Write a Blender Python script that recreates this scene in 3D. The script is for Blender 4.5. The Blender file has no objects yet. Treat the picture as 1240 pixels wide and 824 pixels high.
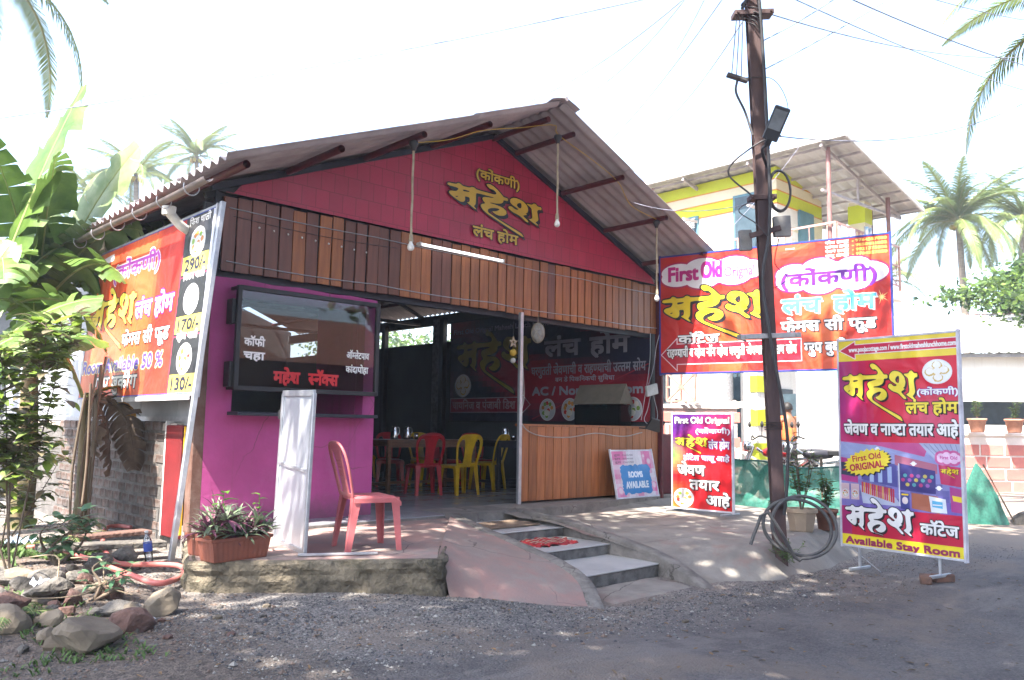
import bpy, bmesh, math, random, re
import numpy as np
from mathutils import Vector, Matrix, noise
from mathutils.geometry import tessellate_polygon
random.seed(7)
SC = bpy.context.scene
COL = SC.collection
R_ = math.radians

# ------------------------------------------------------------------ camera
FPX, CX, CY = 1000.0, 620.0, 412.0
pitch = math.atan(0.107); roll = R_(0.9); head = R_(46.5)
EYE = Vector((0, 0, 0.95))
fw = Vector((math.cos(head)*math.cos(pitch), math.sin(head)*math.cos(pitch), math.sin(pitch)))
r0 = fw.cross(Vector((0, 0, 1))).normalized(); u0 = r0.cross(fw)
RT = r0*math.cos(roll)+u0*math.sin(roll); UP = u0*math.cos(roll)-r0*math.sin(roll)
cam = bpy.data.cameras.new('camera'); cam.lens = FPX/1240*36; cam.sensor_width = 36
cam.clip_start = 0.05; cam.clip_end = 2000
co = bpy.data.objects.new('camera', cam); COL.objects.link(co)
M3 = Matrix((RT, UP, -fw)).transposed()
co.matrix_world = Matrix.Translation(EYE) @ M3.to_4x4()
SC.camera = co
def ray(x, y): return fw+RT*((x-CX)/FPX)-UP*((y-CY)/FPX)
def P(x, y, d): return EYE+ray(x, y)*d              # a point d metres deep
def G(x, y, z): 
    r = ray(x, y); return EYE+r*((z-EYE.z)/r.z)     # a point at height z
# ------------------------------------------------------------------ light
SUN = Vector((1, 0.23, -1.62)).normalized()         # direction the light travels
w = bpy.data.worlds.new('World'); SC.world = w; w.use_nodes = True
nt = w.node_tree; bg = nt.nodes['Background']
sky = nt.nodes.new('ShaderNodeTexSky'); sky.sky_type = 'NISHITA'; sky.sun_disc = False
sky.sun_elevation = math.asin(-SUN.z)
sky.sun_rotation = math.atan2(-SUN.x, -SUN.y)
sky.air_density = 1.0; sky.dust_density = 2.5; sky.ozone_density = 1.0
nt.links.new(sky.outputs[0], bg.inputs[0]); bg.inputs[1].default_value = 0.15
sl = bpy.data.lights.new('sun', 'SUN'); sl.energy = 4.6; sl.angle = R_(0.53); sl.color = (1.0, 0.93, 0.83)
so = bpy.data.objects.new('sun', sl); COL.objects.link(so)
so.rotation_euler = SUN.to_track_quat('-Z', 'Y').to_euler(); so.location = (-6, -2, 14)
SC.view_settings.view_transform = 'Standard'; SC.view_settings.look = 'None'
SC.view_settings.exposure = 2.5; SC.view_settings.gamma = 1
SC.cycles.max_bounces = 8; SC.cycles.diffuse_bounces = 4; SC.cycles.transparent_max_bounces = 12

# ------------------------------------------------------------------ materials
MATS = {}
def mat(name, c1, c2=None, scale=6, rough=.75, bump=.15, bscale=60, metal=0, spec=.4, stretch=(1, 1, 1), lo=.38, hi=.62,
        rand=0, c3=None, s3=1.5, l3=.5, trans=0, emit=None, bdist=.01, grime=None, cracks=None):
    if name in MATS: return MATS[name]
    m = bpy.data.materials.new(name); m.use_nodes = True; MATS[name] = m
    n = m.node_tree.nodes; L = m.node_tree.links; b = n['Principled BSDF']
    b.inputs['Roughness'].default_value = rough; b.inputs['Metallic'].default_value = metal
    b.inputs['Specular IOR Level'].default_value = spec
    tc = n.new('ShaderNodeTexCoord'); mp = n.new('ShaderNodeMapping'); mp.inputs['Scale'].default_value = stretch
    L.new(tc.outputs['Object'], mp.inputs[0])
    c2 = c2 or tuple(x*.7 for x in c1)
    nz = n.new('ShaderNodeTexNoise'); nz.inputs['Scale'].default_value = scale; nz.inputs['Detail'].default_value = 7
    nz.inputs['Roughness'].default_value = .62
    L.new(mp.outputs[0], nz.inputs['Vector'])
    cr = n.new('ShaderNodeValToRGB'); cr.color_ramp.elements[0].position = lo; cr.color_ramp.elements[1].position = hi
    cr.color_ramp.elements[0].color = (*c2, 1); cr.color_ramp.elements[1].color = (*c1, 1)
    L.new(nz.outputs['Fac'], cr.inputs[0]); out = cr.outputs[0]
    if c3:
        n3 = n.new('ShaderNodeTexNoise'); n3.inputs['Scale'].default_value = s3; n3.inputs['Detail'].default_value = 9
        n3.inputs['Roughness'].default_value = .7
        L.new(tc.outputs['Object'], n3.inputs['Vector'])
        r3 = n.new('ShaderNodeValToRGB'); r3.color_ramp.elements[0].position = l3; r3.color_ramp.elements[1].position = l3+.12
        L.new(n3.outputs['Fac'], r3.inputs[0])
        mx = n.new('ShaderNodeMix'); mx.data_type = 'RGBA'; L.new(r3.outputs[0], mx.inputs[0])
        L.new(out, mx.inputs[6]); mx.inputs[7].default_value = (*c3, 1); out = mx.outputs[2]
    if cracks:      # fine irregular cracks in patches
        cs, cw = cracks; wn = n.new('ShaderNodeTexNoise'); wn.inputs['Scale'].default_value = cs*2; wn.inputs['Detail'].default_value = 5; L.new(tc.outputs['Object'], wn.inputs['Vector'])
        va = n.new('ShaderNodeVectorMath'); va.operation = 'MULTIPLY_ADD'; va.inputs[1].default_value = (.25, .25, .25); L.new(wn.outputs['Color'], va.inputs[0]); L.new(tc.outputs['Object'], va.inputs[2])
        vc = n.new('ShaderNodeTexVoronoi'); vc.feature = 'DISTANCE_TO_EDGE'; vc.inputs['Scale'].default_value = cs; L.new(va.outputs[0], vc.inputs['Vector'])
        cm_ = n.new('ShaderNodeMapRange'); cm_.inputs[1].default_value = cw; cm_.inputs[2].default_value = cw*.25; L.new(vc.outputs['Distance'], cm_.inputs[0])
        mk = n.new('ShaderNodeTexNoise'); mk.inputs['Scale'].default_value = cs*.9; L.new(tc.outputs['Object'], mk.inputs['Vector'])
        mm = n.new('ShaderNodeMapRange'); mm.inputs[1].default_value = .48; mm.inputs[2].default_value = .58; mm.inputs[4].default_value = .75; L.new(mk.outputs['Fac'], mm.inputs[0])
        mu = n.new('ShaderNodeMath'); mu.operation = 'MULTIPLY'; L.new(cm_.outputs[0], mu.inputs[0]); L.new(mm.outputs[0], mu.inputs[1])
        mq = n.new('ShaderNodeMix'); mq.data_type = 'RGBA'; L.new(mu.outputs[0], mq.inputs[0]); L.new(out, mq.inputs[6]); mq.inputs[7].default_value = (.04, .035, .03, 1); out = mq.outputs[2]
    if grime:       # splashed dirt along the foot, up to a height, plus thin runs
        zc_, h_, gc = grime; sp = n.new('ShaderNodeSeparateXYZ'); L.new(tc.outputs['Object'], sp.inputs[0])
        gn = n.new('ShaderNodeTexNoise'); gn.inputs['Scale'].default_value = 5; gn.inputs['Detail'].default_value = 9; gn.inputs['Roughness'].default_value = .75; L.new(tc.outputs['Object'], gn.inputs['Vector'])
        ml = n.new('ShaderNodeMath'); ml.operation = 'MULTIPLY_ADD'; ml.inputs[1].default_value = -h_*2.2; L.new(gn.outputs['Fac'], ml.inputs[0]); L.new(sp.outputs[2], ml.inputs[2])
        gr = n.new('ShaderNodeMapRange'); gr.inputs[1].default_value = zc_+h_*.1; gr.inputs[2].default_value = zc_-h_*1.0; gr.inputs[4].default_value = .8; L.new(ml.outputs[0], gr.inputs[0])
        sm = n.new('ShaderNodeMapping'); sm.inputs['Scale'].default_value = (14, 14, .5); L.new(tc.outputs['Object'], sm.inputs[0]); sn = n.new('ShaderNodeTexNoise'); sn.inputs['Scale'].default_value = 1; sn.inputs['Detail'].default_value = 6; L.new(sm.outputs[0], sn.inputs['Vector'])
        sr = n.new('ShaderNodeMapRange'); sr.inputs[1].default_value = .56; sr.inputs[2].default_value = .72; sr.inputs[4].default_value = .35; L.new(sn.outputs['Fac'], sr.inputs[0])
        mxm = n.new('ShaderNodeMath'); mxm.operation = 'MAXIMUM'; L.new(gr.outputs[0], mxm.inputs[0]); L.new(sr.outputs[0], mxm.inputs[1])
        mg = n.new('ShaderNodeMix'); mg.data_type = 'RGBA'; L.new(mxm.outputs[0], mg.inputs[0]); L.new(out, mg.inputs[6]); mg.inputs[7].default_value = (*gc, 1); out = mg.outputs[2]
    if rand:
        oi = n.new('ShaderNodeObjectInfo'); mr = n.new('ShaderNodeMapRange')
        mr.inputs[3].default_value = 1-rand; mr.inputs[4].default_value = 1+rand
        L.new(oi.outputs['Random'], mr.inputs[0])
        hs = n.new('ShaderNodeHueSaturation'); L.new(mr.outputs[0], hs.inputs['Value']); L.new(out, hs.inputs['Color'])
        out = hs.outputs[0]
    L.new(out, b.inputs['Base Color'])
    if bump:
        bn = n.new('ShaderNodeTexNoise'); bn.inputs['Scale'].default_value = bscale; bn.inputs['Detail'].default_value = 6
        L.new(mp.outputs[0], bn.inputs['Vector'])
        bp = n.new('ShaderNodeBump'); bp.inputs['Strength'].default_value = bump; bp.inputs['Distance'].default_value = bdist
        L.new(bn.outputs['Fac'], bp.inputs['Height']); L.new(bp.outputs[0], b.inputs['Normal'])
    if trans:
        tr = n.new('ShaderNodeBsdfTranslucent'); L.new(out, tr.inputs[0])
        ms = n.new('ShaderNodeMixShader'); ms.inputs[0].default_value = trans
        L.new(b.outputs[0], ms.inputs[1]); L.new(tr.outputs[0], ms.inputs[2])
        L.new(ms.outputs[0], n['Material Output'].inputs[0])
    if emit:
        b.inputs['Emission Color'].default_value = (*emit[0], 1); b.inputs['Emission Strength'].default_value = emit[1]
    return m
def glass_mat(name, tint=(1, 1, 1), refl=.12, rough=.02):
    m = bpy.data.materials.new(name); m.use_nodes = True; n = m.node_tree.nodes; L = m.node_tree.links
    n.remove(n['Principled BSDF'])
    t = n.new('ShaderNodeBsdfTransparent'); t.inputs[0].default_value = (*tint, 1)
    g = n.new('ShaderNodeBsdfGlossy'); g.inputs['Roughness'].default_value = rough
    fr = n.new('ShaderNodeFresnel'); fr.inputs[0].default_value = 1.5
    ad = n.new('ShaderNodeMath'); ad.operation = 'MULTIPLY_ADD'; ad.inputs[1].default_value = .9; ad.inputs[2].default_value = refl
    L.new(fr.outputs[0], ad.inputs[0])
    ms = n.new('ShaderNodeMixShader'); L.new(ad.outputs[0], ms.inputs[0]); L.new(t.outputs[0], ms.inputs[1]); L.new(g.outputs[0], ms.inputs[2])
    L.new(ms.outputs[0], n['Material Output'].inputs[0]); return m
def print_mat(name='printed_vinyl', rough=.38):
    m = bpy.data.materials.new(name); m.use_nodes = True; n = m.node_tree.nodes; L = m.node_tree.links
    b = n['Principled BSDF']; b.inputs['Roughness'].default_value = rough; b.inputs['Specular IOR Level'].default_value = .45
    a = n.new('ShaderNodeAttribute'); a.attribute_name = 'Col'
    tc = n.new('ShaderNodeTexCoord')
    nz = n.new('ShaderNodeTexNoise'); nz.inputs['Scale'].default_value = 3; nz.inputs['Detail'].default_value = 5
    L.new(tc.outputs['Object'], nz.inputs['Vector'])
    mr = n.new('ShaderNodeMapRange'); mr.inputs[1].default_value = .3; mr.inputs[2].default_value = .7; mr.inputs[3].default_value = .82; mr.inputs[4].default_value = 1.08
    L.new(nz.outputs['Fac'], mr.inputs[0])
    hs = n.new('ShaderNodeHueSaturation'); L.new(mr.outputs[0], hs.inputs['Value']); L.new(a.outputs['Color'], hs.inputs['Color'])
    L.new(hs.outputs[0], b.inputs['Base Color'])
    n2 = n.new('ShaderNodeTexNoise'); n2.inputs['Scale'].default_value = 2.2; n2.inputs['Distortion'].default_value = 1.2
    L.new(tc.outputs['Object'], n2.inputs['Vector'])
    bp = n.new('ShaderNodeBump'); bp.inputs['Strength'].default_value = .7; bp.inputs['Distance'].default_value = .05
    L.new(n2.outputs['Fac'], bp.inputs['Height']); L.new(bp.outputs[0], b.inputs['Normal'])
    return m
PRINT = print_mat()

# ------------------------------------------------------------------ object helpers
def tag(o, label=None, cat=None, group=None, kind=None):
    if label: o['label'] = label
    if cat: o['category'] = cat
    if group: o['group'] = group
    if kind: o['kind'] = kind
    return o
def empty(name, loc=(0, 0, 0), rz=0, label=None, cat=None, group=None):
    o = bpy.data.objects.new(name, None); COL.objects.link(o); o.location = loc; o.rotation_euler = (0, 0, rz)
    o.empty_display_size = .1
    return tag(o, label, cat, group)
def origin(o):
    v = Vector((0, 0, 0))
    while o: v += o.location; o = o.parent
    return v
def link(name, me, parent=None, loc=(0, 0, 0), rot=(0, 0, 0), scale=(1, 1, 1)):
    o = bpy.data.objects.new(name, me); COL.objects.link(o); o.location = loc; o.rotation_euler = rot; o.scale = scale
    if parent: o.parent = parent
    return o
def copy_tree(o, parent=None):
    c = o.copy(); COL.objects.link(c); c.parent = parent
    for k in list(o.children): copy_tree(k, c)
    return c

class MB:
    """collects shapes that become ONE mesh"""
    def __init__(s): s.v = []; s.f = []; s.mi = []; s.sm = []; s.col = []; s.hascol = False
    def add(s, vs, fs, smooth=False, mi=0, col=None):
        n = len(s.v); s.v += [tuple(v) for v in vs]
        for f in fs:
            s.f.append(tuple(i+n for i in f)); s.mi.append(mi); s.sm.append(smooth); s.col.append(col)
        if col is not None: s.hascol = True
        return s
    def quad(s, a, b, c, d, **k): return s.add([a, b, c, d], [(0, 1, 2, 3)], **k)
    def box(s, c, sz, rot=None, bev=0, **k):
        hx, hy, hz = sz[0]/2, sz[1]/2, sz[2]/2
        b = min(bev, hx*.45, hy*.45, hz*.45)
        if b > 0:
            vs = []; idx = {}
            for sx in (-1, 1):
                for sy in (-1, 1):
                    for sz_ in (-1, 1):
                        for a in range(3):
                            e = [hx, hy, hz]
                            for q in range(3):
                                if q != a: e[q] -= b
                            idx[(sx, sy, sz_, a)] = len(vs); vs.append(Vector((sx*e[0], sy*e[1], sz_*e[2])))
            fs = []
            I = idx
            for sg in (-1, 1):
                fs.append([I[(sg, -1, -1, 0)], I[(sg, 1, -1, 0)], I[(sg, 1, 1, 0)], I[(sg, -1, 1, 0)]][::sg])
                fs.append([I[(-1, sg, -1, 1)], I[(-1, sg, 1, 1)], I[(1, sg, 1, 1)], I[(1, sg, -1, 1)]][::sg])
                fs.append([I[(-1, -1, sg, 2)], I[(1, -1, sg, 2)], I[(1, 1, sg, 2)], I[(-1, 1, sg, 2)]][::sg])
            for sa in (-1, 1):
                for sb in (-1, 1):
                    fs.append([I[(sa, sb, -1, 0)], I[(sa, sb, 1, 0)], I[(sa, sb, 1, 1)], I[(sa, sb, -1, 1)]][::-sa*sb])
                    fs.append([I[(sa, -1, sb, 0)], I[(sa, 1, sb, 0)], I[(sa, 1, sb, 2)], I[(sa, -1, sb, 2)]][::sa*sb])
                    fs.append([I[(-1, sa, sb, 1)], I[(1, sa, sb, 1)], I[(1, sa, sb, 2)], I[(-1, sa, sb, 2)]][::-sa*sb])
                    for sc in (-1, 1):
                        fs.append([I[(sa, sb, sc, 0)], I[(sa, sb, sc, 1)], I[(sa, sb, sc, 2)]][::sa*sb*sc])
        else:
            vs = [Vector((x*hx, y*hy, z*hz)) for x in (-1, 1) for y in (-1, 1) for z in (-1, 1)]
            fs = [(0, 1, 3, 2), (4, 6, 7, 5), (0, 4, 5, 1), (2, 3, 7, 6), (0, 2, 6, 4), (1, 5, 7, 3)]
        c = Vector(c)
        if rot is not None: vs = [rot @ v for v in vs]
        return s.add([v+c for v in vs], fs, **k)
    def bar(s, a, b, w, h, up=(0, 0, 1), bev=0, **k):
        a = Vector(a); b = Vector(b); d = (b-a); L = d.length; d.normalize(); up = Vector(up)
        if abs(d.dot(up)) > .99: up = Vector((1, 0, 0))
        x = d; y = up.cross(x).normalized(); z = x.cross(y)
        return s.box((a+b)/2, (L, w, h), Matrix((x, y, z)).transposed(), bev, **k)
    def tube(s, pts, r, n=8, caps=True, smooth=True, **k):
        pts = [Vector(p) for p in pts]; m = len(pts); rs = r if isinstance(r, (list, tuple)) else [r]*m
        t0 = (pts[1]-pts[0]).normalized(); up = Vector((0, 0, 1)) if abs(t0.z) < .9 else Vector((1, 0, 0))
        nrm = (up-t0*up.dot(t0)).normalized(); vs = []
        for i, p in enumerate(pts):
            t = (pts[min(i+1, m-1)]-pts[max(i-1, 0)])
            if t.length < 1e-9: t = t0
            t.normalize(); nrm = (nrm-t*nrm.dot(t))
            nrm = nrm.normalized() if nrm.length > 1e-6 else t.orthogonal().normalized()
            bn = t.cross(nrm)
            for j in range(n):
                a = 2*math.pi*j/n; vs.append(p+(nrm*math.cos(a)+bn*math.sin(a))*rs[i])
        fs = [(i*n+j, i*n+(j+1) % n, (i+1)*n+(j+1) % n, (i+1)*n+j) for i in range(m-1) for j in range(n)]
        s.add(vs, fs, smooth=smooth, **k)
        if caps:
            s.add(vs[:n], [tuple(range(n))[::-1]], **k); s.add(vs[-n:], [tuple(range(n))], **k)
        return s
    def lathe(s, c, prof, n=20, axis=None, smooth=True, **k):
        c = Vector(c); rot = axis.to_track_quat('Z', 'Y').to_matrix() if axis else Matrix.Identity(3); vs = []
        for r, z in prof:
            for j in range(n):
                a = 2*math.pi*j/n; vs.append(c+rot @ Vector((r*math.cos(a), r*math.sin(a), z)))
        m = len(prof)
        fs = [(i*n+j, i*n+(j+1) % n, (i+1)*n+(j+1) % n, (i+1)*n+j) for i in range(m-1) for j in range(n)]
        return s.add(vs, fs, smooth=smooth, **k)
    def grid(s, rows, smooth=True, **k):
        nr = len(rows); nc = len(rows[0]); vs = [p for r in rows for p in r]
        return s.add(vs, [(i*nc+j, i*nc+j+1, (i+1)*nc+j+1, (i+1)*nc+j) for i in range(nr-1) for j in range(nc-1)], smooth=smooth, **k)
    def slab(s, outline, z0, z1, holes=(), **k):
        """polygon in xy extruded from z0 to z1"""
        loops = [list(outline)]+[list(h) for h in holes]
        flat = [p for l in loops for p in l]
        tr = tessellate_polygon([[Vector((p[0], p[1], 0)) for p in l] for l in loops])
        fs = []
        for t in tr:
            a, b, c = (flat[i] for i in t)
            if (b[0]-a[0])*(c[1]-a[1])-(b[1]-a[1])*(c[0]-a[0]) < 0: t = t[::-1]
            fs.append(t)
        n = len(flat); vs = [(p[0], p[1], z1) for p in flat]+[(p[0], p[1], z0) for p in flat]
        ff = [tuple(t) for t in fs]+[tuple(i+n for i in t[::-1]) for t in fs]
        o = 0
        for l in loops:
            m = len(l)
            for i in range(m): ff.append((o+i, o+(i+1) % m, o+(i+1) % m+n, o+i+n))
            o += m
        return s.add(vs, ff, **k)
    def solid(s, outline, holes, fn, th, **k):
        """2D outline with holes, mapped by fn(u,v)->point, thickened by th along the normal"""
        loops = [list(outline)]+[list(h) for h in holes]; flat = [p for l in loops for p in l]
        tr = tessellate_polygon([[Vector((p[0], p[1], 0)) for p in l] for l in loops])
        e = 1e-3; A = []; B = []
        for (u, v) in flat:
            p = Vector(fn(u, v)); nn = (Vector(fn(u+e, v))-p).cross(Vector(fn(u, v+e))-p).normalized()
            A.append(p+nn*th/2); B.append(p-nn*th/2)
        n = len(flat); fs = []
        for t in tr:
            a, b, c = (flat[i] for i in t)
            if (b[0]-a[0])*(c[1]-a[1])-(b[1]-a[1])*(c[0]-a[0]) < 0: t = t[::-1]
            fs.append(tuple(t)); fs.append(tuple(i+n for i in t[::-1]))
        o = 0
        for l in loops:
            m = len(l)
            for i in range(m): fs.append((o+i, o+(i+1) % m, o+(i+1) % m+n, o+i+n))
            o += m
        return s.add(A+B, fs, **k)
    def build(s, name, m, parent=None, world=True, recalc=False, loc=None):
        me = bpy.data.meshes.new(name); off = origin(parent) if (parent and world) else Vector((0, 0, 0))
        if loc is not None: off = off+Vector(loc)-(origin(parent) if parent and world else Vector())
        a = np.array(s.v, dtype=float).reshape(-1, 3)-np.array(off)
        me.from_pydata(a.tolist(), [], s.f)
        for q in (m if isinstance(m, (list, tuple)) else [m]): me.materials.append(q)
        me.polygons.foreach_set('material_index', s.mi); me.polygons.foreach_set('use_smooth', s.sm)
        if s.hascol:
            ca = me.color_attributes.new('Col', 'FLOAT_COLOR', 'CORNER'); buf = []
            for f, c in zip(s.f, s.col):
                c = c or (.5, .5, .5); buf += [c[0], c[1], c[2], 1.0]*len(f)
            ca.data.foreach_set('color', buf)
        if recalc:
            bm = bmesh.new(); bm.from_mesh(me); bmesh.ops.recalc_face_normals(bm, faces=bm.faces); bm.to_mesh(me); bm.free()
        me.update()
        o = bpy.data.objects.new(name, me); COL.objects.link(o)
        if parent: o.parent = parent
        if loc is not None: o.location = Vector(loc)-(origin(parent) if parent else Vector())
        return o
def S(o, kind='structure'): o['kind'] = kind; return o
def cat_rom(pts, k=6):
    pts = [Vector(p) for p in pts]; out = []
    q = [pts[0]*2-pts[1]]+pts+[pts[-1]*2-pts[-2]]
    for i in range(1, len(q)-2):
        for j in range(k):
            t = j/k; a, b, c, d = q[i-1:i+3]
            out.append(.5*((2*b)+(c-a)*t+(2*a-5*b+4*c-d)*t*t+(3*b-a-3*c+d)*t**3))
    out.append(pts[-1]); return out
def sag(a, b, s, n=14):
    a = Vector(a); b = Vector(b)
    return [a.lerp(b, i/n)-Vector((0, 0, s*4*(i/n)*(1-i/n))) for i in range(n+1)]
# ------------------------------------------------------------------ lettering
_tcache = {}
def _raw(body):
    c = bpy.data.curves.new('t', 'FONT'); c.body = body; c.size = 1; c.resolution_u = 3
    o = bpy.data.objects.new('t', c); COL.objects.link(o)
    dg = bpy.context.evaluated_depsgraph_get(); me = bpy.data.meshes.new_from_object(o.evaluated_get(dg))
    vs = [(v.co.x, v.co.y) for v in me.vertices]; fs = [tuple(p.vertices) for p in me.polygons]
    bpy.data.objects.remove(o); bpy.data.curves.remove(c); bpy.data.meshes.remove(me)
    return vs, fs
def _clip(vs, fs, xm):
    bm = bmesh.new(); bv = [bm.verts.new((x, y, 0)) for x, y in vs]
    for f in fs:
        try: bm.faces.new([bv[i] for i in f])
        except ValueError: pass
    bmesh.ops.bisect_plane(bm, geom=bm.verts[:]+bm.edges[:]+bm.faces[:], plane_co=(xm, 0, 0), plane_no=(1, 0, 0), clear_outer=True)
    bm.verts.ensure_lookup_table(); bm.verts.index_update()
    r = [(v.co.x, v.co.y) for v in bm.verts], [tuple(v.index for v in f.verts) for f in bm.faces]
    bm.free(); return r
def text_geo(s):
    s = re.sub('((?:\\{.\\})?.)\u093f', '\u093f\\1', s)
    # {x} marks a half letter (its right stem cut away)
    if s in _tcache: return _tcache[s]
    V = []; F = []; cur = 0.0
    lw = max(x for x, y in _raw('l')[0])
    for seg in re.split(r'(\{.\})', s):
        if not seg: continue
        half = seg[0] == '{'; body = seg[1] if half else seg
        vs, fs = _raw(body); adv = max(x for x, y in _raw(body+'l')[0])-lw
        if half:
            adv -= (.20 if body in 'स' else .16); vs, fs = _clip(vs, fs, adv)
        n = len(V); V += [(x+cur, y) for x, y in vs]; F += [tuple(i+n for i in f) for f in fs]; cur += adv
    _tcache[s] = (V, F); return V, F
YEL = (.80, .58, .02); WHT = (.80, .80, .80); BLK = (.012, .012, .018); RED = (.56, .02, .015); DRED = (.30, .008, .02)
PUR = (.14, .02, .34); BLUE = (.02, .06, .45); SKYB = (.10, .45, .80); PINK = (.70, .06, .30)
LOGO = [  # the three brush-drawn groups of letters: outer loop, holes (traced on a 989x824 grid)
 ([(58,190),(130,182),(145,155),(165,160),(188,185),(245,180),(262,158),(285,158),(305,182),(460,182),(480,166),(480,145),(464,120),(442,108),(422,114),(388,66),(400,44),(425,38),(460,60),(500,105),(530,150),(550,182),(588,182),(590,228),(547,230),(545,265),(525,295),(480,315),(428,320),(428,332),(480,335),(540,350),(575,390),(578,440),(550,478),(510,492),(475,482),(442,450),(482,435),(515,395),(500,382),(465,390),(425,412),(406,440),(410,480),(440,505),(540,575),(690,665),(725,690),(745,735),(730,735),(600,645),(470,555),(400,505),(360,460),(342,410),(352,378),(385,355),(362,320),(355,285),(370,262),(410,250),(450,240),(464,229),(305,229),(300,260),(300,400),(290,430),(282,442),(305,478),(300,484),(285,475),(218,410),(240,400),(246,380),(246,330),(205,328),(208,370),(205,400),(190,425),(170,428),(140,410),(85,360),(68,325),(85,300),(130,288),(142,268),(150,240),(135,229),(58,229)],
  [[(190,232),(240,232),(246,238),(236,250),(188,260)], [(125,365),(145,354),(149,362),(132,376)]]),
 ([(665,142),(640,148),(612,180),(606,225),(625,260),(665,290),(692,310),(676,326),(650,320),(630,296),(606,294),(592,318),(600,348),(640,382),(700,405),(740,450),(765,478),(786,480),(790,462),(742,408),(735,390),(776,360),(757,350),(776,330),(786,280),(775,220),(742,172),(704,148)],
  [[(702,203),(682,220),(672,250),(685,280),(710,290),(719,250),(716,206)]]),
 ([(768,182),(820,180),(835,150),(857,148),(880,182),(915,178),(916,226),(886,230),(872,260),(880,330),(887,400),(872,430),(856,446),(886,486),(879,493),(860,486),(785,425),(816,410),(826,380),(820,300),(816,240),(792,214),(775,200)], [])]
def _chaikin(l):
    o = []
    for i in range(len(l)):
        a = l[i]; b = l[(i+1) % len(l)]
        o += [(a[0]*.8+b[0]*.2, a[1]*.8+b[1]*.2), (a[0]*.2+b[0]*.8, a[1]*.2+b[1]*.8)]
    return o
_lg = []
for o_, h_ in LOGO:
    loops = [_chaikin(o_)]+[_chaikin(h) for h in h_]; flat = [p for l in loops for p in l]
    _lg.append((flat, tessellate_polygon([[Vector((x, y, 0)) for x, y in l] for l in loops])))
class Print:
    """flat printing laid on a board: o = lower left corner, u to the right, v up, n towards the reader"""
    def __init__(s, o, u, v):
        s.o = Vector(o); s.u = Vector(u).normalized(); s.v = Vector(v).normalized(); s.n = s.u.cross(s.v); s.mb = MB()
    def pt(s, x, y, z): return s.o+s.u*x+s.v*y+s.n*(z*.001)
    def faces(s, V, F, col, z):
        vs = [s.pt(x, y, z) for x, y in V]; ff = []
        for f in F:
            a = sum(V[f[i]][0]*V[f[(i+1) % len(f)]][1]-V[f[(i+1) % len(f)]][0]*V[f[i]][1] for i in range(len(f)))
            ff.append(f if a > 0 else f[::-1])
        s.mb.add(vs, ff, col=col)
    def poly(s, pts, col, z=1, holes=()):
        loops = [list(pts)]+[list(h) for h in holes]; flat = [p for l in loops for p in l]
        s.faces(flat, [tuple(t) for t in tessellate_polygon([[Vector((x, y, 0)) for x, y in l] for l in loops])], col, z)
    def rect(s, x0, y0, x1, y1, col, z=1): s.faces([(x0, y0), (x1, y0), (x1, y1), (x0, y1)], [(0, 1, 2, 3)], col, z)
    def line(s, pts, w, col, z=1, closed=False):
        m = len(pts)
        for i in range(m if closed else m-1):
            a = Vector(pts[i]).to_2d(); b = Vector(pts[(i+1) % m]).to_2d(); d = (b-a).normalized()*w/2; q = Vector((-d.y, d.x)); a = a-d; b = b+d
            s.faces([tuple(a-q), tuple(b-q), tuple(b+q), tuple(a+q)], [(0, 1, 2, 3)], col, z+i*.02)
    def ell(s, cx, cy, rx, ry, col, z=1, n=28, j=0):
        s.faces([(cx+rx*(1+random.uniform(-j, j))*math.cos(2*math.pi*i/n), cy+ry*(1+random.uniform(-j, j))*math.sin(2*math.pi*i/n)) for i in range(n)], [tuple(range(n))], col, z)
    def bgfun(s, W, H, fn, nx=24, ny=16, z=0):
        for i in range(nx):
            for j in range(ny):
                c = fn((i+.5)/nx, (j+.5)/ny)
                s.rect(W*i/nx, H*j/ny, W*(i+1)/nx, H*(j+1)/ny, c, z)
    def text(s, t, u0, u1, v0, v1, col, bold=.02, out=None, ow=.05, sh=0, z=2, rot=0, shcol=None):
        V, F = text_geo(t); x0 = min(p[0] for p in V); x1 = max(p[0] for p in V)
        deva = any(ord(c) > 0x900 for c in t); ref = .60 if deva else .70
        sx = (u1-u0)/(x1-x0); sy = (v1-v0)/ref; H = (v1-v0)
        ca, sa = math.cos(rot), math.sin(rot)
        def put(dx, dy, c, zz):
            s.faces([(u0+((x-x0)*sx+dx)*ca-(y*sy+dy)*sa, v0+((x-x0)*sx+dx)*sa+(y*sy+dy)*ca) for x, y in V], F, c, zz)
        b = bold*H
        if out is not None:
            q = ow*H+b; k = 0
            for a in range(8): put(q*math.cos(a*.785), q*math.sin(a*.785), out, z-.5+k*.03); k += 1
            if sh:
                for f in (.35, .7, 1.0): 
                    put(sh*H*f+b, -sh*H*f-b, out, z-.5+k*.03); put(sh*H*f-b, -sh*H*f+b, out, z-.47+k*.03); k += 1
        if bold:
            k = 0
            for dx, dy in ((-b, -b), (b, -b), (b, b), (-b, b), (0, 0)): put(dx, dy, col, z+k*.03); k += 1
        else: put(0, 0, col, z)
    def logo(s, u0, u1, v0, v1, col, out=BLK, z=2, sh=.03, ow=.012, skew=0):
        """u0..u1 spans the three letters, v0 tail tip, v1 top of hook"""
        sx = (u1-u0)/860.; sy = (v1-v0)/700.; W = (u1-u0)
        def put(dx, dy, c, zz):
            for V, F in _lg: s.faces([(u0+(x-58)*sx+dx, v1-(y-38)*sy+dy-skew*(x-58)*sx) for x, y in V], F, c, zz)
        if out is not None:
            k = 0
            for a in range(8): put(ow*W*math.cos(a*.785), ow*W*math.sin(a*.785), out, z-.5+.03*k); k += 1
            for f in (.5, 1.): put(sh*W*f, -sh*W*f, out, z-.5+.03*k); k += 1
        put(0, 0, col, z)
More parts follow.
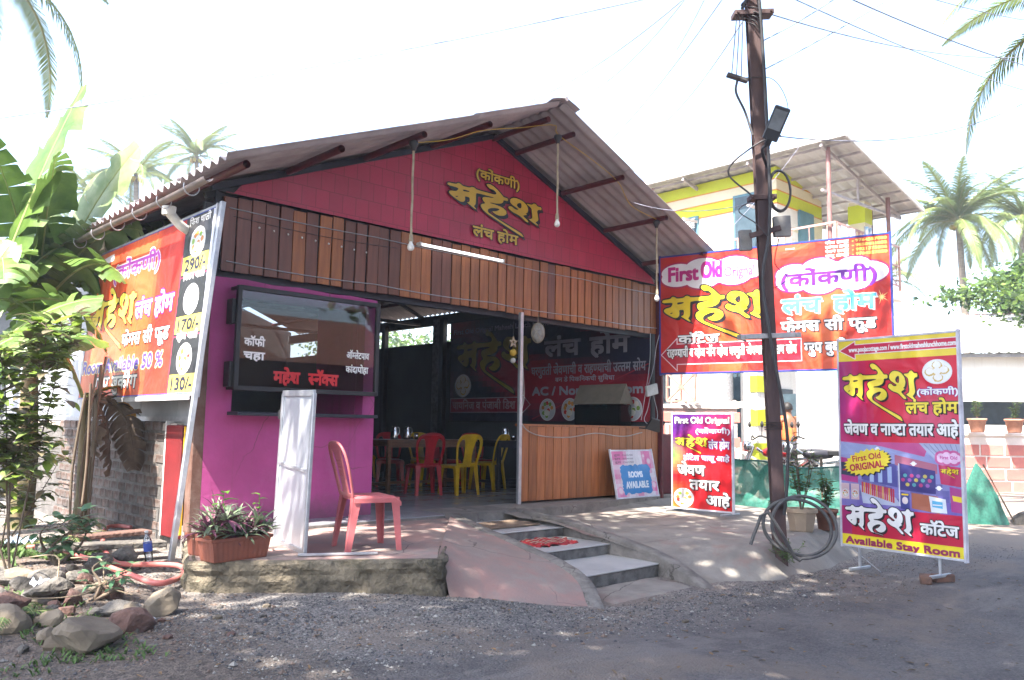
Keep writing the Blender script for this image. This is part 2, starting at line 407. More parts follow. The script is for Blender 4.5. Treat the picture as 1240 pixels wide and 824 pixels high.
    def plate(s, cx, cy, rx, ry, z=2, kind=0, seed=1):
        rnd = random.Random(seed)
        s.ell(cx, cy, rx, ry, (.75, .75, .78), z); s.ell(cx, cy, rx*.92, ry*.92, (.55, .56, .6) if kind == 0 else (.82, .84, .85), z+.2)
        if kind == 0:
            cols = [(.6, .05, .03), (.7, .3, .05), (.75, .7, .65), (.2, .35, .05), (.5, .2, .05)]
            for i in range(9):
                a = i*.7+rnd.random()*.4; rr = .58 if i < 7 else .15
                s.ell(cx+rx*rr*math.cos(a), cy+ry*rr*math.sin(a), rx*.24, ry*.24, (.7, .7, .7), z+.4+i*.03)
                s.ell(cx+rx*rr*math.cos(a), cy+ry*rr*math.sin(a), rx*.19, ry*.19, cols[rnd.randrange(5)], z+.8+i*.03, j=.1)
            s.ell(cx-rx*.05, cy-ry*.3, rx*.36, ry*.27, (.75, .73, .68), z+1.2, j=.1)
        else:
            for i, (a, b) in enumerate([(-.5, 0), (.45, .1), (0, .5), (.05, -.5), (0, 0)]):
                s.ell(cx+rx*a, cy+ry*b, rx*.34, ry*.34, (.62, .45, .12), z+.4+i*.05, j=.08); s.ell(cx+rx*a, cy+ry*b+ry*.05, rx*.27, ry*.27, (.85, .84, .8), z+.8+i*.05, j=.08)
    def cloud(s, u0, u1, v0, v1, col, rim, z=1, n=7):
        cx, cy = (u0+u1)/2, (v0+v1)/2; k = 0
        spots = [(cx+(u1-u0)*.36*math.cos(a), cy+(v1-v0)*.22*math.sin(a)) for a in [2*math.pi*i/n for i in range(n)]]
        for g, c, dz in ((.022, rim, 0), (0, col, .4)):
            for x, y in spots: s.ell(x, y, (u1-u0)*.17+g, (v1-v0)*.30+g, c, z+dz+k*.015); k += 1
            s.ell(cx, cy, (u1-u0)*.40+g, (v1-v0)*.38+g, c, z+dz+k*.015); k += 1
    def build(s, name, parent): return s.mb.build(name, PRINT, parent)
def lerp3(a, b, t): t = max(0, min(1, t)); return tuple(a[i]*(1-t)+b[i]*t for i in range(3))
# ------------------------------------------------------------------ ground
def sst(a, b, x): t = max(0., min(1., (x-a)/(b-a))); return t*t*(3-2*t)
def gz(x, y):
    t = sst(3.2, 5.3, x+.3*math.sin(y)*.3); z = -.25*(1-t)-.43*t
    if x < 3.2 and 4.6 < y < 12: z += .035*sst(3.0, 1.6, x)*sst(4.6, 6, y)*(1+noise.noise((x*1.7, y*1.7, 0)))
    r = math.hypot(x-5, y-4)
    if r < 25: z += .018*noise.noise((x*1.3, y*1.3, 5))+.006*noise.noise((x*6, y*6, 2))
    return z
def axis(a, b, lo, hi, d):
    v = [lo]; s = d
    while v[0] > a: s *= 1.35; v.insert(0, v[0]-s)
    x = lo
    while x < hi: x += d; v.append(x)
    s = d
    while v[-1] < b: s *= 1.35; v.append(v[-1]+s)
    return v
def ground_mat():
    m = mat('ground_earth', (.112, .099, .096), (.07, .062, .062), scale=1.6, rough=.9, bump=.5, bscale=45, bdist=.02)
    n = m.node_tree.nodes; L = m.node_tree.links; b = n['Principled BSDF']
    src = b.inputs['Base Color'].links[0].from_socket
    tc = n['Texture Coordinate']; sp = n.new('ShaderNodeSeparateXYZ'); L.new(tc.outputs['Object'], sp.inputs[0])
    def wob(sc, amp):
        q = n.new('ShaderNodeTexNoise'); q.inputs['Scale'].default_value = sc; q.inputs['Detail'].default_value = 8; q.inputs['Roughness'].default_value = .7
        L.new(tc.outputs['Object'], q.inputs['Vector'])
        a = n.new('ShaderNodeMath'); a.operation = 'MULTIPLY_ADD'; a.inputs[1].default_value = amp; a.inputs[2].default_value = -amp/2
        L.new(q.outputs['Fac'], a.inputs[0]); return a.outputs[0]
    def fac(axis_, a, b_, sc, amp):
        ad = n.new('ShaderNodeMath'); L.new(sp.outputs[axis_], ad.inputs[0]); L.new(wob(sc, amp), ad.inputs[1])
        mr = n.new('ShaderNodeMapRange'); mr.inputs[1].default_value = a; mr.inputs[2].default_value = b_; L.new(ad.outputs[0], mr.inputs[0]); return mr.outputs[0]
    def mix(f, x, c):
        q = n.new('ShaderNodeMix'); q.data_type = 'RGBA'; L.new(f, q.inputs[0]); L.new(x, q.inputs[6])
        if isinstance(c, tuple): q.inputs[7].default_value = (*c, 1)
        else: L.new(c, q.inputs[7])
        return q.outputs[2]
    # crushed stone grit: small voronoi cells of different greys
    vo = n.new('ShaderNodeTexVoronoi'); vo.inputs['Scale'].default_value = 75; L.new(tc.outputs['Object'], vo.inputs['Vector'])
    cr = n.new('ShaderNodeValToRGB'); cr.color_ramp.elements[0].color = (.035, .035, .04, 1); cr.color_ramp.elements[1].color = (.26, .235, .215, 1)
    cr.color_ramp.elements[1].position = .95
    sv = n.new('ShaderNodeSeparateColor'); L.new(vo.outputs['Color'], sv.inputs[0]); L.new(sv.outputs[0], cr.inputs[0])
    v2 = n.new('ShaderNodeTexVoronoi'); v2.inputs['Scale'].default_value = 38; L.new(tc.outputs['Object'], v2.inputs['Vector'])
    s2 = n.new('ShaderNodeSeparateColor'); L.new(v2.outputs['Color'], s2.inputs[0])
    c2 = n.new('ShaderNodeValToRGB'); c2.color_ramp.elements[0].color = (.06, .048, .04, 1); c2.color_ramp.elements[1].color = (.14, .11, .09, 1); L.new(s2.outputs[0], c2.inputs[0])
    # fine speckle on the road
    q0 = n.new('ShaderNodeMix'); q0.data_type = 'RGBA'; q0.inputs[0].default_value = .22; L.new(src, q0.inputs[6]); L.new(cr.outputs[0], q0.inputs[7])
    road = mix(fac(0, 7.5, 11, 1.2, 2.2), q0.outputs[2], (.11, .103, .108))
    wn = n.new('ShaderNodeTexNoise'); wn.inputs['Scale'].default_value = .9; wn.inputs['Detail'].default_value = 10; wn.inputs['Roughness'].default_value = .75
    wm = n.new('ShaderNodeMapping'); wm.inputs['Scale'].default_value = (.35, 1.6, 1); wm.inputs['Rotation'].default_value = (0, 0, -.15)
    L.new(tc.outputs['Object'], wm.inputs[0]); L.new(wm.outputs[0], wn.inputs['Vector'])
    wr = n.new('ShaderNodeMapRange'); wr.inputs[1].default_value = .52; wr.inputs[2].default_value = .60; wr.inputs[4].default_value = .85; L.new(wn.outputs['Fac'], wr.inputs[0])
    road = mix(wr.outputs[0], road, (.165, .145, .135))
    g = mix(fac(1, 3.5, 4.0, 3.5, 1.1), road, cr.outputs[0])
    pn = n.new('ShaderNodeTexNoise'); pn.inputs['Scale'].default_value = 1.1; pn.inputs['Detail'].default_value = 9; pn.inputs['Roughness'].default_value = .7; L.new(tc.outputs['Object'], pn.inputs['Vector'])
    pm = n.new('ShaderNodeMapRange'); pm.inputs[1].default_value = .50; pm.inputs[2].default_value = .62; pm.inputs[4].default_value = .7; L.new(pn.outputs['Fac'], pm.inputs[0])
    g = mix(pm.outputs[0], g, (.17, .135, .11))
    pd = n.new('ShaderNodeMapRange'); pd.inputs[1].default_value = .46; pd.inputs[2].default_value = .36; pd.inputs[4].default_value = .65; L.new(pn.outputs['Fac'], pd.inputs[0])
    g = mix(pd.outputs[0], g, (.055, .05, .052))
    g = mix(fac(0, 2.7, 1.9, 2.5, 1.4), g, c2.outputs[0])
    g = mix(fac(0, 10.5, 13, 1.5, 1.5), g, (.22, .18, .15))
    L.new(g, b.inputs['Base Color'])
    # grit relief
    bp = n.new('ShaderNodeBump'); bp.inputs['Strength'].default_value = .6; bp.inputs['Distance'].default_value = .012
    L.new(vo.outputs['Distance'], bp.inputs['Height']); bp.invert = True
    old = b.inputs['Normal'].links[0].from_node; L.new(bp.outputs[0], old.inputs['Normal'])
    return m
xs = axis(-220, 330, -2, 14, .12); ys = axis(-220, 330, -2, 11, .12)
mb = MB(); mb.grid([[(x, y, gz(x, y)) for x in xs] for y in ys])
S(mb.build('ground', ground_mat()))

# ------------------------------------------------------------------ paved levels in front
M_red = mat('worn_red_cement', (.30, .185, .165), (.23, .18, .165), scale=3.2, rough=.85, bump=.5, bscale=50, c3=(.25, .21, .19), s3=2.4, l3=.50, cracks=(1.1, .006))
M_con = mat('rough_cement', (.20, .185, .17), (.13, .12, .11), scale=5, rough=.9, bump=.6, bscale=30, bdist=.02, c3=(.26, .24, .22), s3=1.8, l3=.55, cracks=(2.5, .02))
M_conlt = mat('pale_cement', (.25, .23, .205), (.17, .155, .14), scale=2.5, rough=.9, bump=.5, bscale=35, c3=(.23, .155, .135), s3=1.1, l3=.56, cracks=(.9, .007))
M_edge = mat('mossy_broken_cement', (.21, .175, .125), (.07, .06, .045), scale=4, rough=.95, bump=1, bscale=22, bdist=.04, c3=(.03, .03, .018), s3=1.5, l3=.49)
M_tile = mat('grey_floor_tile', (.30, .31, .33), (.25, .26, .28), scale=2, rough=.22, bump=.03, bscale=20, spec=.5)
M_marble = mat('marble_tile', (.46, .46, .46), (.36, .365, .37), scale=3, rough=.35, bump=.05, bscale=20, c3=(.40, .37, .33), s3=2.5, l3=.6)
def gridz(pts_rows, name, m, skirt=None):
    mb = MB(); mb.grid(pts_rows)
    o = mb.build(name, m); return S(o)
def nz3(x, y, k=1., a=.012): return a*noise.noise((x*3*k, y*3*k, 7.3))+a*.5*noise.noise((x*11*k, y*11*k, 1.3))
# terrace top
tp = [(2.53, 6.02), (2.53, 5.93), (3.94, 4.97), (4.0, 4.99), (5.84, 7.095), (2.97, 7.095)]
mb = MB(); mb.slab(tp, -.5, -.03); S(mb.build('terrace', M_red))
# rough broken front edge
rows = []
fe = [(2.93, 7.08), (2.72, 6.5), (2.53, 6.03), (2.55, 5.89), (3.0, 5.57), (3.5, 5.24), (3.92, 4.955), (3.99, 4.93), (4.06, 4.99), (4.25, 5.22), (4.45, 5.45)]
fe = cat_rom([(x, y, 0) for x, y in fe], 9)
for k, (z, off) in enumerate([(-.029, -.05), (-.031, .0), (-.05, .018), (-.09, .022), (-.13, .014), (-.17, .02), (-.21, .015), (-.26, .02), (-.33, .03), (-.5, .03)]):
    r = []
    for i, p in enumerate(fe):
        a = fe[max(0, i-1)]; b = fe[min(len(fe)-1, i+1)]; d = (b-a).normalized(); n_ = Vector((d.y, -d.x, 0))
        q = p+n_*(off+(0 if k < 2 else .035*noise.noise((p.x*5, p.y*5, z*9))+.018*noise.noise((p.x*17, p.y*17, z*30))))
        if k >= 1: q = q+Vector((0, 0, .006*noise.noise((p.x*9, p.y*9, 3))))
        r.append((q.x, q.y, z))
    rows.append(r)
mb = MB(); mb.grid(rows, smooth=False); S(mb.build('terrace_broken_edge', M_edge))
# restaurant floor
mb = MB(); mb.slab([(3.2, 7.1), (5.85, 7.1), (6.9, 7.06), (10.6, 7.36), (10.6, 19.4), (3.2, 19.4)], -.6, -.006)
flo = S(mb.build('restaurant_floor', M_con))
tl = MB(); tl.box((0, 0, -.002), (.597, .597, .01), bev=.0015); tile0 = tl.build('floor_tile', M_tile); tile0.location = (3.56, 7.41, 0); tile0.parent = flo
for j in range(11):
    for i in range(12):
        if i == j == 0: continue
        if i > 5 and j == 0: continue
        x = 3.56+.6*i; y = 7.41+.6*j
        if x > 10.4: continue
        link('floor_tile', tile0.data, flo, (x, y, 0))
mb = MB(); 
mb.slab([(3.2, 13.72), (10.4, 13.72), (10.4, 19.3), (3.2, 19.3)], -.006, .003); 
o = mb.build('tiled_floor_beyond', M_tile, flo)
mb = MB(); mb.slab([(6.92, 7.09), (10.5, 7.385), (10.5, 7.70), (6.9, 7.70)], -.005, .001); mb.build('cement_margin', M_conlt, flo)
mb = MB(); mb.slab([(5.87, 7.085), (6.88, 7.07), (6.86, 7.75), (5.87, 7.70)], -.005, .004); mb.build('threshold_slab', M_con, flo)
# ramp of worn red cement between terrace and steps
def coons(c0, c1, d0, d1, n, m, bulge):
    """c0,c1: curves in s at t=0 / t=1 ; d0,d1: curves in t at s=0 / s=1"""
    def ev(pl, t):
        t *= len(pl)-1; i = min(int(t), len(pl)-2); return Vector(pl[i]).lerp(Vector(pl[i+1]), t-i)
    rows = []
    for j in range(m+1):
        t = j/m; r = []
        for i in range(n+1):
            s = i/n
            p = ev(c0, s)*(1-t)+ev(c1, s)*t+ev(d0, t)*(1-s)+ev(d1, t)*s-(Vector(c0[0])*(1-s)*(1-t)+Vector(c0[-1])*s*(1-t)+Vector(c1[0])*(1-s)*t+Vector(c1[-1])*s*t)
            p.z += bulge*math.sin(math.pi*s)*math.sin(math.pi*t)+nz3(p.x, p.y)
            r.append(p)
        rows.append(r)
    return rows
curbL = cat_rom([(5.86, 7.11, .0), (5.60, 6.2, -.07), (5.53, 5.5, -.17), (5.40, 4.82, -.29), (4.98, 4.24, -.44)], 6)
bot = cat_rom([(4.98, 4.24, -.44), (4.65, 4.28, -.45), (4.42, 4.42, -.44), (4.34, 4.70, -.42), (4.06, 4.88, -.40)], 6)
rows = coons([(5.86, 7.11, 0), (4.0, 4.99, -.022)], bot, curbL, [(4.0, 4.99, -.022), (4.03, 4.93, -.16), (4.06, 4.88, -.40)], 30, 34, .012)
rows.append([Vector((p.x-.02, p.y-.03, -.6)) for p in rows[-1]])
gridz(rows, 'cement_ramp', M_red)
def curb(pl, w, name, m):
    rows = []
    for i, p in enumerate(pl):
        a = pl[max(0, i-1)]; b = pl[min(len(pl)-1, i+1)]; d = (b-a).to_2d().normalized(); n_ = Vector((-d.y, d.x, 0)); jit = .012*noise.noise((p.y*4, 1, p.x))
        rows.append([p+n_*(-w/2-.0)+Vector((0, 0, -.3)), p+n_*(-w/2+jit)+Vector((0, 0, -.01)), p+n_*(-w/2+.015+jit)+Vector((0, 0, .012)), p+n_*(w/2-.015+jit)+Vector((0, 0, .012+nz3(p.x, p.y))), p+n_*(w/2+jit)+Vector((0, 0, -.01)), p+n_*(w/2)+Vector((0, 0, -.3))])
    return gridz(rows, name, m)
curb(curbL, .15, 'step_curb', M_con)
curbR = cat_rom([(6.90, 7.09, .0), (6.79, 6.25, -.05), (6.72, 5.5, -.14), (6.66, 4.85, -.25), (6.46, 4.25, -.42), (6.38, 4.02, -.50)], 6)
curb(curbR, .13, 'step_curb.001', M_con)
# steps
st = empty('entrance_steps', (6.1, 5.5, -.43), label='three shallow cement steps with marble treads climbing to the dining hall', cat='steps')
stepM = mat('dark_riser_cement', (.20, .19, .18), (.10, .095, .09), scale=7, rough=.95, bump=.8, bscale=30, bdist=.02)
for k, (xa, xb, y0, y1, z) in enumerate([(5.64, 6.80, 6.22, 7.1, -.10), (5.58, 6.72, 5.53, 6.25, -.20), (5.46, 6.66, 4.87, 5.56, -.31)]):
    mb = MB(); mb.box(((xa+xb)/2, (y0+y1)/2+.01, z/2-.32-.012), (xb-xa, y1-y0, .64+z), bev=.012); mb.build('riser_block', stepM, st)
    mb = MB(); mb.box(((xa+xb)/2+(.02 if k == 2 else 0), (y0+y1)/2-.012, z-.006), (xb-xa-.06, y1-y0, .014), Matrix.Rotation(.012*(k-1), 3, 'Z'), bev=.003); mb.build('tread_tile', M_marble, st)
rows = [[(x, y, -.418+.012*noise.noise((x*5, y*5, 0))-.03*(1 if i in (0, 12) or j in (0, 8) else 0)) for i, x in enumerate(np.linspace(5.18+.25*(j/8), 6.44+.1*(j/8), 13))] for j, y in enumerate(np.linspace(4.28, 4.9, 9))]
gridz(rows, 'cement_landing', M_conlt)
# mats on the steps
M_jute = mat('jute_mat', (.22, .16, .115), (.15, .105, .075), scale=30, rough=1, bump=1, bscale=200)
mb = MB(); rows = [[(5.72+.86*i/16+.06*(j/8), 6.42+.5*j/8, -.082+.006*noise.noise((i*.7, j*.7, 0))) for i in range(17)] for j in range(9)]
mb.grid(rows); mb.grid([[Vector(p)-Vector((0, 0, .008)) for p in r] for r in rows])
for e in (rows[0], rows[-1]): mb.grid([e, [Vector(p)-Vector((0, 0, .008)) for p in e]])
tag(mb.build('door_mat', M_jute), 'flat brown jute mat lying on the topmost step', 'door mat')
M_redc = mat('red_cloth', (.42, .03, .035), (.22, .02, .025), scale=9, rough=1, bump=.8, bscale=120)
mb = MB()
def crump(x, y): return -.185+.022*abs(noise.noise((x*9, y*16, 1.3)))*2+.012*noise.noise((x*22, y*25, 4))
rows = [[(5.86+.56*i/34+.02*math.sin(j*1.3), 5.72+.36*j/24+.02*math.sin(i*.8), crump(5.86+.56*i/34, 5.72+.36*j/24)-(.02 if i in (0, 34) or j in (0, 24) else 0)) for i in range(35)] for j in range(25)]
mb.grid(rows); rag = tag(mb.build('floor_cloth', M_redc), 'crumpled red cloth lying on the middle step', 'cloth')
mb = MB()
for k in range(5): mb.tube([(5.9+.5*t/9, 5.76+.07*k+.015*math.sin(t+k), crump(5.9+.5*t/9, 5.76+.07*k)+.005) for t in range(10)], .0035, 4)
mb.build('pale_stripe', mat('cream_thread', (.5, .4, .3)), rag)
# apron right of the steps
toe = [(6.3, 4.12), (7.4, 3.95), (8.5, 4.05), (10.2, 4.25), (12.2, 4.35)]
def toey(x):
    for (a, b), (c, d) in zip(toe, toe[1:]):
        if x <= c: return b+(d-b)*(x-a)/(c-a)
    return toe[-1][1]
def zc(y):
    pl = [(4.1, -.46), (4.3, -.41), (4.85, -.25), (5.5, -.14), (6.25, -.05), (7.1, 0), (8, 0)]
    for (a, b), (c, d) in zip(pl, pl[1:]):
        if y <= c: return b+(d-b)*max(0, (y-a))/(c-a)
    return 0
def apz(x, y):
    w_ = sst(6.8, 7.55, x); d = y-toey(x)-.07*noise.noise((x*2.3, y*2.3, 0))
    za = -.46+.33*sst(-.08, .42, d)+.045*sst(.42, 2.6, d)
    if x > 10.3: za -= .06*sst(10.3, 12, x)
    z = zc(y-.04)*(1-w_)+za*w_
    z += .07*sst(7.16, 7.28, y+.03*noise.noise((x*5, 0, 0)))*w_+nz3(x, y)*1.2
    return z-.02
apx = np.linspace(6.62, 12.1, 92); apy = np.linspace(3.75, 7.45, 66)
rows = [[(x if y > 4.4 else x-.25*(4.4-y)*(1 if x < 7 else 0), y, apz(x, y)) for x in apx] for y in apy]
gridz(rows, 'cement_apron', M_conlt)

# ------------------------------------------------------------------ gravel and grit (uncountable)
def pebbles(name, n, region, size, mats, label, zf, seed=1, reject=None, flat=.6):
    rnd = random.Random(seed); mb = MB(); V = mb.v
    for _ in range(n):
        for _t in range(20):
            x, y = region(rnd)
            if not reject or not reject(x, y): break
        s = size[0]*(size[1]/size[0])**(rnd.random()**2.2); z = zf(x, y)+s*.15
        a = rnd.random()*6.28; ca, sa = math.cos(a), math.sin(a); mi = rnd.randrange(len(mats)); b = len(mb.v)
        pts = [(1, 0, 0), (0, 1, 0), (-1, 0, 0), (0, -1, 0), (.1, .1, flat), (0, 0, -flat)]
        for (px, py, pz) in pts:
            px *= s*rnd.uniform(.6, 1.1); py *= s*rnd.uniform(.5, 1); pz *= s*rnd.uniform(.7, 1.2)
            mb.v.append((x+px*ca-py*sa, y+px*sa+py*ca, z+pz))
        for i in range(4):
            mb.f.append((b+i, b+(i+1) % 4, b+4)); mb.f.append((b+(i+1) % 4, b+i, b+5)); mb.mi += [mi, mi]; mb.sm += [False]*2; mb.col += [None]*2
    return tag(mb.build(name, mats), label, 'gravel', kind='stuff')
def on_pave(x, y):
    if x > 4 and y > 4.25 and x < 6.6 and (y > 4.9-(x-4.1)*.75 if x < 5 else True): return True
    if y > 5.92-(x-2.45)*.65 and 2.5+.38*max(0, y-6) < x < 4.1: return True
    if x > 6.3 and y > toey(x)-.0: return True
    return False
PM = [mat('pebble_dark', (.06, .06, .068), rough=.8, bump=0), mat('pebble_grey', (.15, .145, .14), rough=.8, bump=0), mat('pebble_pale', (.30, .285, .26), rough=.8, bump=0), mat('pebble_brown', (.17, .12, .095), rough=.8, bump=0)]
def reg1(r):
    y = 3.35+2.0*(r.random()**.8); return 1.9+(5.2)*r.random(), y
pebbles('loose_gravel', 17000, reg1, (.003, .013), [PM[0], PM[0], PM[1], PM[1], PM[2]], 'dark crushed stone gravel strewn along the front of the terrace', gz, 3, on_pave)
pebbles('roadside_grit', 5500, lambda r: (6.3+5.5*r.random(), 3.98-1.0*(r.random()**1.7)), (.003, .011), [PM[0], PM[1], PM[2], PM[3]], 'grey grit along the foot of the cement apron', gz, 4, on_pave)
pebbles('earth_crumbs', 6000, lambda r: (.9+1.9*r.random(), 4.3+4.2*r.random()), (.004, .02), [PM[3], PM[3], PM[1], PM[0]], 'crumbled brown earth and small stone chips by the rubble heap', gz, 5, on_pave)
pebbles('coarse_stones', 520, lambda r: (1.8+6.5*r.random(), 3.2+2.0*r.random()), (.010, .028), [PM[0], PM[1], PM[3], PM[2]], 'coarser loose stones mixed into the roadside gravel', gz, 8, on_pave)
pebbles('road_grit', 2600, lambda r: (2.5+10*r.random(), 1.4+2.2*r.random()), (.002, .007), [PM[0], PM[1], PM[3], PM[2]], 'scattered fine grit on the worn road', gz, 6, on_pave)

# ------------------------------------------------------------------ the restaurant building
B = empty('restaurant_building', (6.8, 7.61, 0), label='open fronted eating house with corrugated roof, red gable and magenta kiosk wall', cat='building')
M_mag = mat('magenta_paint', (.42, .065, .235), (.34, .05, .19), scale=1.5, rough=.7, bump=.45, bscale=14, bdist=.012, c3=(.36, .08, .22), s3=1.3, l3=.56, grime=(.0, .22, (.17, .06, .10)), cracks=(1.1, .006))
M_dark = mat('dark_metal', (.03, .03, .035), rough=.5, bump=.05)
M_steel = mat('galvanised_steel', (.45, .46, .49), (.36, .37, .40), scale=12, rough=.42, metal=.6, bump=.05)
M_sheetw = mat('painted_sheet_wall', (.38, .40, .43), (.31, .33, .36), scale=3, rough=.55, bump=.08, bscale=12)
M_roof = mat('corrugated_cement_sheet', (.42, .385, .40), (.31, .28, .295), scale=2.2, rough=.85, bump=.15, bscale=20, rand=.06)
M_pipe = mat('maroon_pipe_paint', (.11, .02, .025), (.07, .015, .02), scale=12, rough=.5, bump=.1)
M_beam = mat('dark_blue_beam_paint', (.025, .028, .045), rough=.5, bump=.05)
M_wood = mat('varnished_wood', (.36, .125, .04), (.20, .065, .022), scale=3.5, rough=.38, bump=.12, bscale=30, stretch=(9, 9, .8), rand=.2, lo=.3, hi=.7)
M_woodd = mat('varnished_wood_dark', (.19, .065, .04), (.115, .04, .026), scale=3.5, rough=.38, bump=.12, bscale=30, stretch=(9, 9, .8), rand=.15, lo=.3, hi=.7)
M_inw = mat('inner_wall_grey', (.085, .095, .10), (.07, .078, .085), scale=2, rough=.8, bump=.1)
def wall_xz(outline, y0, y1, m, name, parent, holes=()):
    mb = MB(); mb.slab(outline, y0, y1, holes); mb.v = [(a, c, b) for a, b, c in mb.v]
    return mb.build(name, m, parent, recalc=True)
def wall_yz(outline, x0, x1, m, name, parent, holes=()):
    mb = MB(); mb.slab(outline, x0, x1, holes); mb.v = [(c, a, b) for a, b, c in mb.v]
    return mb.build(name, m, parent, recalc=True)
# kiosk front wall with its serving hatch
top = [(5.15, 2.33), (4.8, 2.345), (4.6, 2.335), (4.2, 2.355), (3.9, 2.34), (3.6, 2.36), (3.27, 2.35)]
wall_xz([(3.27, -.02), (5.15, -.02)]+top, 7.60, 7.74, M_mag, 'kiosk_wall', B, [[(3.52, 1.07), (3.52, 2.18), (5.0, 2.18), (5.0, 1.07)]])
wall_yz([(7.75, -.02), (8.6, -.02), (8.6, 2.33), (7.75, 2.33)], 5.0, 5.14, M_mag, 'kiosk_return_wall', B)
mb = MB(); mb.box((4.26, 7.53, 1.05), (1.56, .34, .035), bev=.004); mb.build('serving_counter', M_beam, B)
# posts
mb = MB(); mb.box((3.22, 7.66, 1.2), (.11, .12, 2.5), bev=.008); mb.build('brown_corner_post', mat('brown_rusty_paint', (.11, .05, .035), (.16, .10, .08), scale=6, rough=.7, bump=.4), B)
mb = MB(); mb.box((3.15, 7.735, .42), (.02, .02, 1.0)); mb.build('yellow_edge_strip', mat('yellow_paint', (.75, .45, .02)), B)
mb = MB(); mb.box((3.18, 8.02, .40), (.06, .38, 1.06), bev=.01); mb.build('red_side_panel', mat('weathered_red_paint', (.17, .012, .015), (.13, .01, .012), scale=5, rough=.6, bump=.2, c3=(.5, .45, .43), s3=7, l3=.68), B)
mb = MB(); mb.box((3.19, 8.225, .42), (.075, .03, 1.1)); mb.build('white_corner_strip', mat('white_paint_old', (.62, .62, .60), (.45, .44, .42), scale=9), B)
mb = MB(); mb.box((7.345, 7.575, 1.22), (.05, .05, 2.44), bev=.004); mb.build('front_post', M_steel, B)
mb = MB(); mb.box((10.33, 7.60, 1.72), (.09, .10, 3.44), bev=.006); mb.build('front_post', M_pipe, B)
mb = MB(); mb.box((3.32, 7.70, 1.6), (.06, .06, 3.2)); mb.build('front_post', M_beam, B)
mb = MB(); mb.box((10.56, 7.60, .45), (.42, .06, .9), bev=.01); mb.build('maroon_side_panel', mat('maroon_board', (.12, .015, .025), rough=.55), B)
mb = MB(); mb.box((6.8, 7.76, 2.42), (6.95, .08, .10)); mb.box((6.8, 7.72, 3.17), (6.95, .06, .06)); mb.build('front_beam', M_beam, B)
mb = MB(); mb.box((6.8, 7.665, 2.80), (6.9, .02, .72)); mb.build('dark_gap_backing', M_dark, B)  # dark sheet added behind the boards so their gaps look shaded
# upper cladding boards
def board_mesh(w_, h_, th, m, name):
    mb = MB(); mb.box((0, 0, h_/2), (w_, th, h_), bev=.004); me = mb.build(name, m); d = me.data; bpy.data.objects.remove(me); return d
bd = board_mesh(.138, .745, .022, M_wood, 'cladding_board'); bdd = board_mesh(.138, .745, .022, M_woodd, 'cladding_board')
rr = random.Random(3)
for i in range(46):
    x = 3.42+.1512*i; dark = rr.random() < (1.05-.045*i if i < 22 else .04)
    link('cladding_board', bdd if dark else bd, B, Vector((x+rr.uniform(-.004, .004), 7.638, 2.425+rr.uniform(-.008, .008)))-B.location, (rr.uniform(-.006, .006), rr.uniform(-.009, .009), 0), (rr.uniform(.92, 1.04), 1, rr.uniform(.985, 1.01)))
bl = board_mesh(.146, .95, .022, M_wood, 'panel_board')
for i in range(19):
    x = 7.455+.1525*i
    link('panel_board', bl, B, Vector((x, 7.60, .03))-B.location, (0, rr.uniform(-.003, .003), 0), (rr.uniform(.97, 1.02), 1, rr.uniform(.995, 1.005)))
mb = MB(); mb.box((8.83, 7.63, .5), (2.9, .02, .95)); mb.build('panel_backing', M_dark, B)
mb = MB(); mb.box((8.83, 7.64, .995), (2.9, .12, .03), bev=.003); mb.build('panel_cap', M_wood, B)
mb = MB(); 
for z, s in ((3.045, .012), (2.515, .02)):
    for k in range(4): mb.tube(sag((3.4+1.72*k, 7.612, z), (5.12+1.72*k, 7.612, z), s, 6), .006, 5, caps=False)
mb.build('cladding_wire', M_steel, B)
# gable
def roofz(x): return 4.75-.40*abs(x-6.83)
def gable_mat():
    m = mat('printed_tile_vinyl', (.45, .022, .075), (.36, .018, .058), scale=1.2, rough=.42, bump=.2, bscale=3, bdist=.05, spec=.5)
    n = m.node_tree.nodes; L = m.node_tree.links; b = n['Principled BSDF']; src = b.inputs['Base Color'].links[0].from_socket
    tc = n['Texture Coordinate']; mp = n.new('ShaderNodeMapping'); mp.inputs['Rotation'].default_value = (R_(-90), 0, 0); mp.inputs['Location'].default_value = (.1, .05, 0)
    L.new(tc.outputs['Object'], mp.inputs[0]); br = n.new('ShaderNodeTexBrick'); L.new(mp.outputs[0], br.inputs['Vector'])
    br.inputs['Scale'].default_value = 1; br.inputs['Brick Width'].default_value = .165; br.inputs['Row Height'].default_value = .205; br.inputs['Mortar Size'].default_value = .006
    br.inputs['Mortar Smooth'].default_value = .6; br.offset = .35
    br.inputs['Color1'].default_value = (1, 1, 1, 1); br.inputs['Color2'].default_value = (.86, .86, .86, 1); br.inputs['Mortar'].default_value = (.52, .48, .50, 1)
    mx = n.new('ShaderNodeMix'); mx.data_type = 'RGBA'; mx.blend_type = 'MULTIPLY'; mx.inputs[0].default_value = 1; L.new(src, mx.inputs[6]); L.new(br.outputs['Color'], mx.inputs[7]); L.new(mx.outputs[2], b.inputs['Base Color'])
    return m
mb = MB(); rows = []
for j in range(25):
    t = j/24; r = []
    for i in range(90):
        x = 3.36+(10.29-3.36)*i/89; z0 = 3.19; z1 = max(z0+.005, roofz(x)-.13-.0)
        if x < 3.5 or x > 10.15: z1 = z0+.005
        z = z0+(z1-z0)*t; r.append((x, 7.60+.012*noise.noise((x*1.5, z*1.1, 0))+.006*noise.noise((x*5+z*3, z*2, 3)), z))
    rows.append(r)
mb.grid(rows[::-1] if False else rows); mb.build('gable_vinyl', gable_mat(), B)
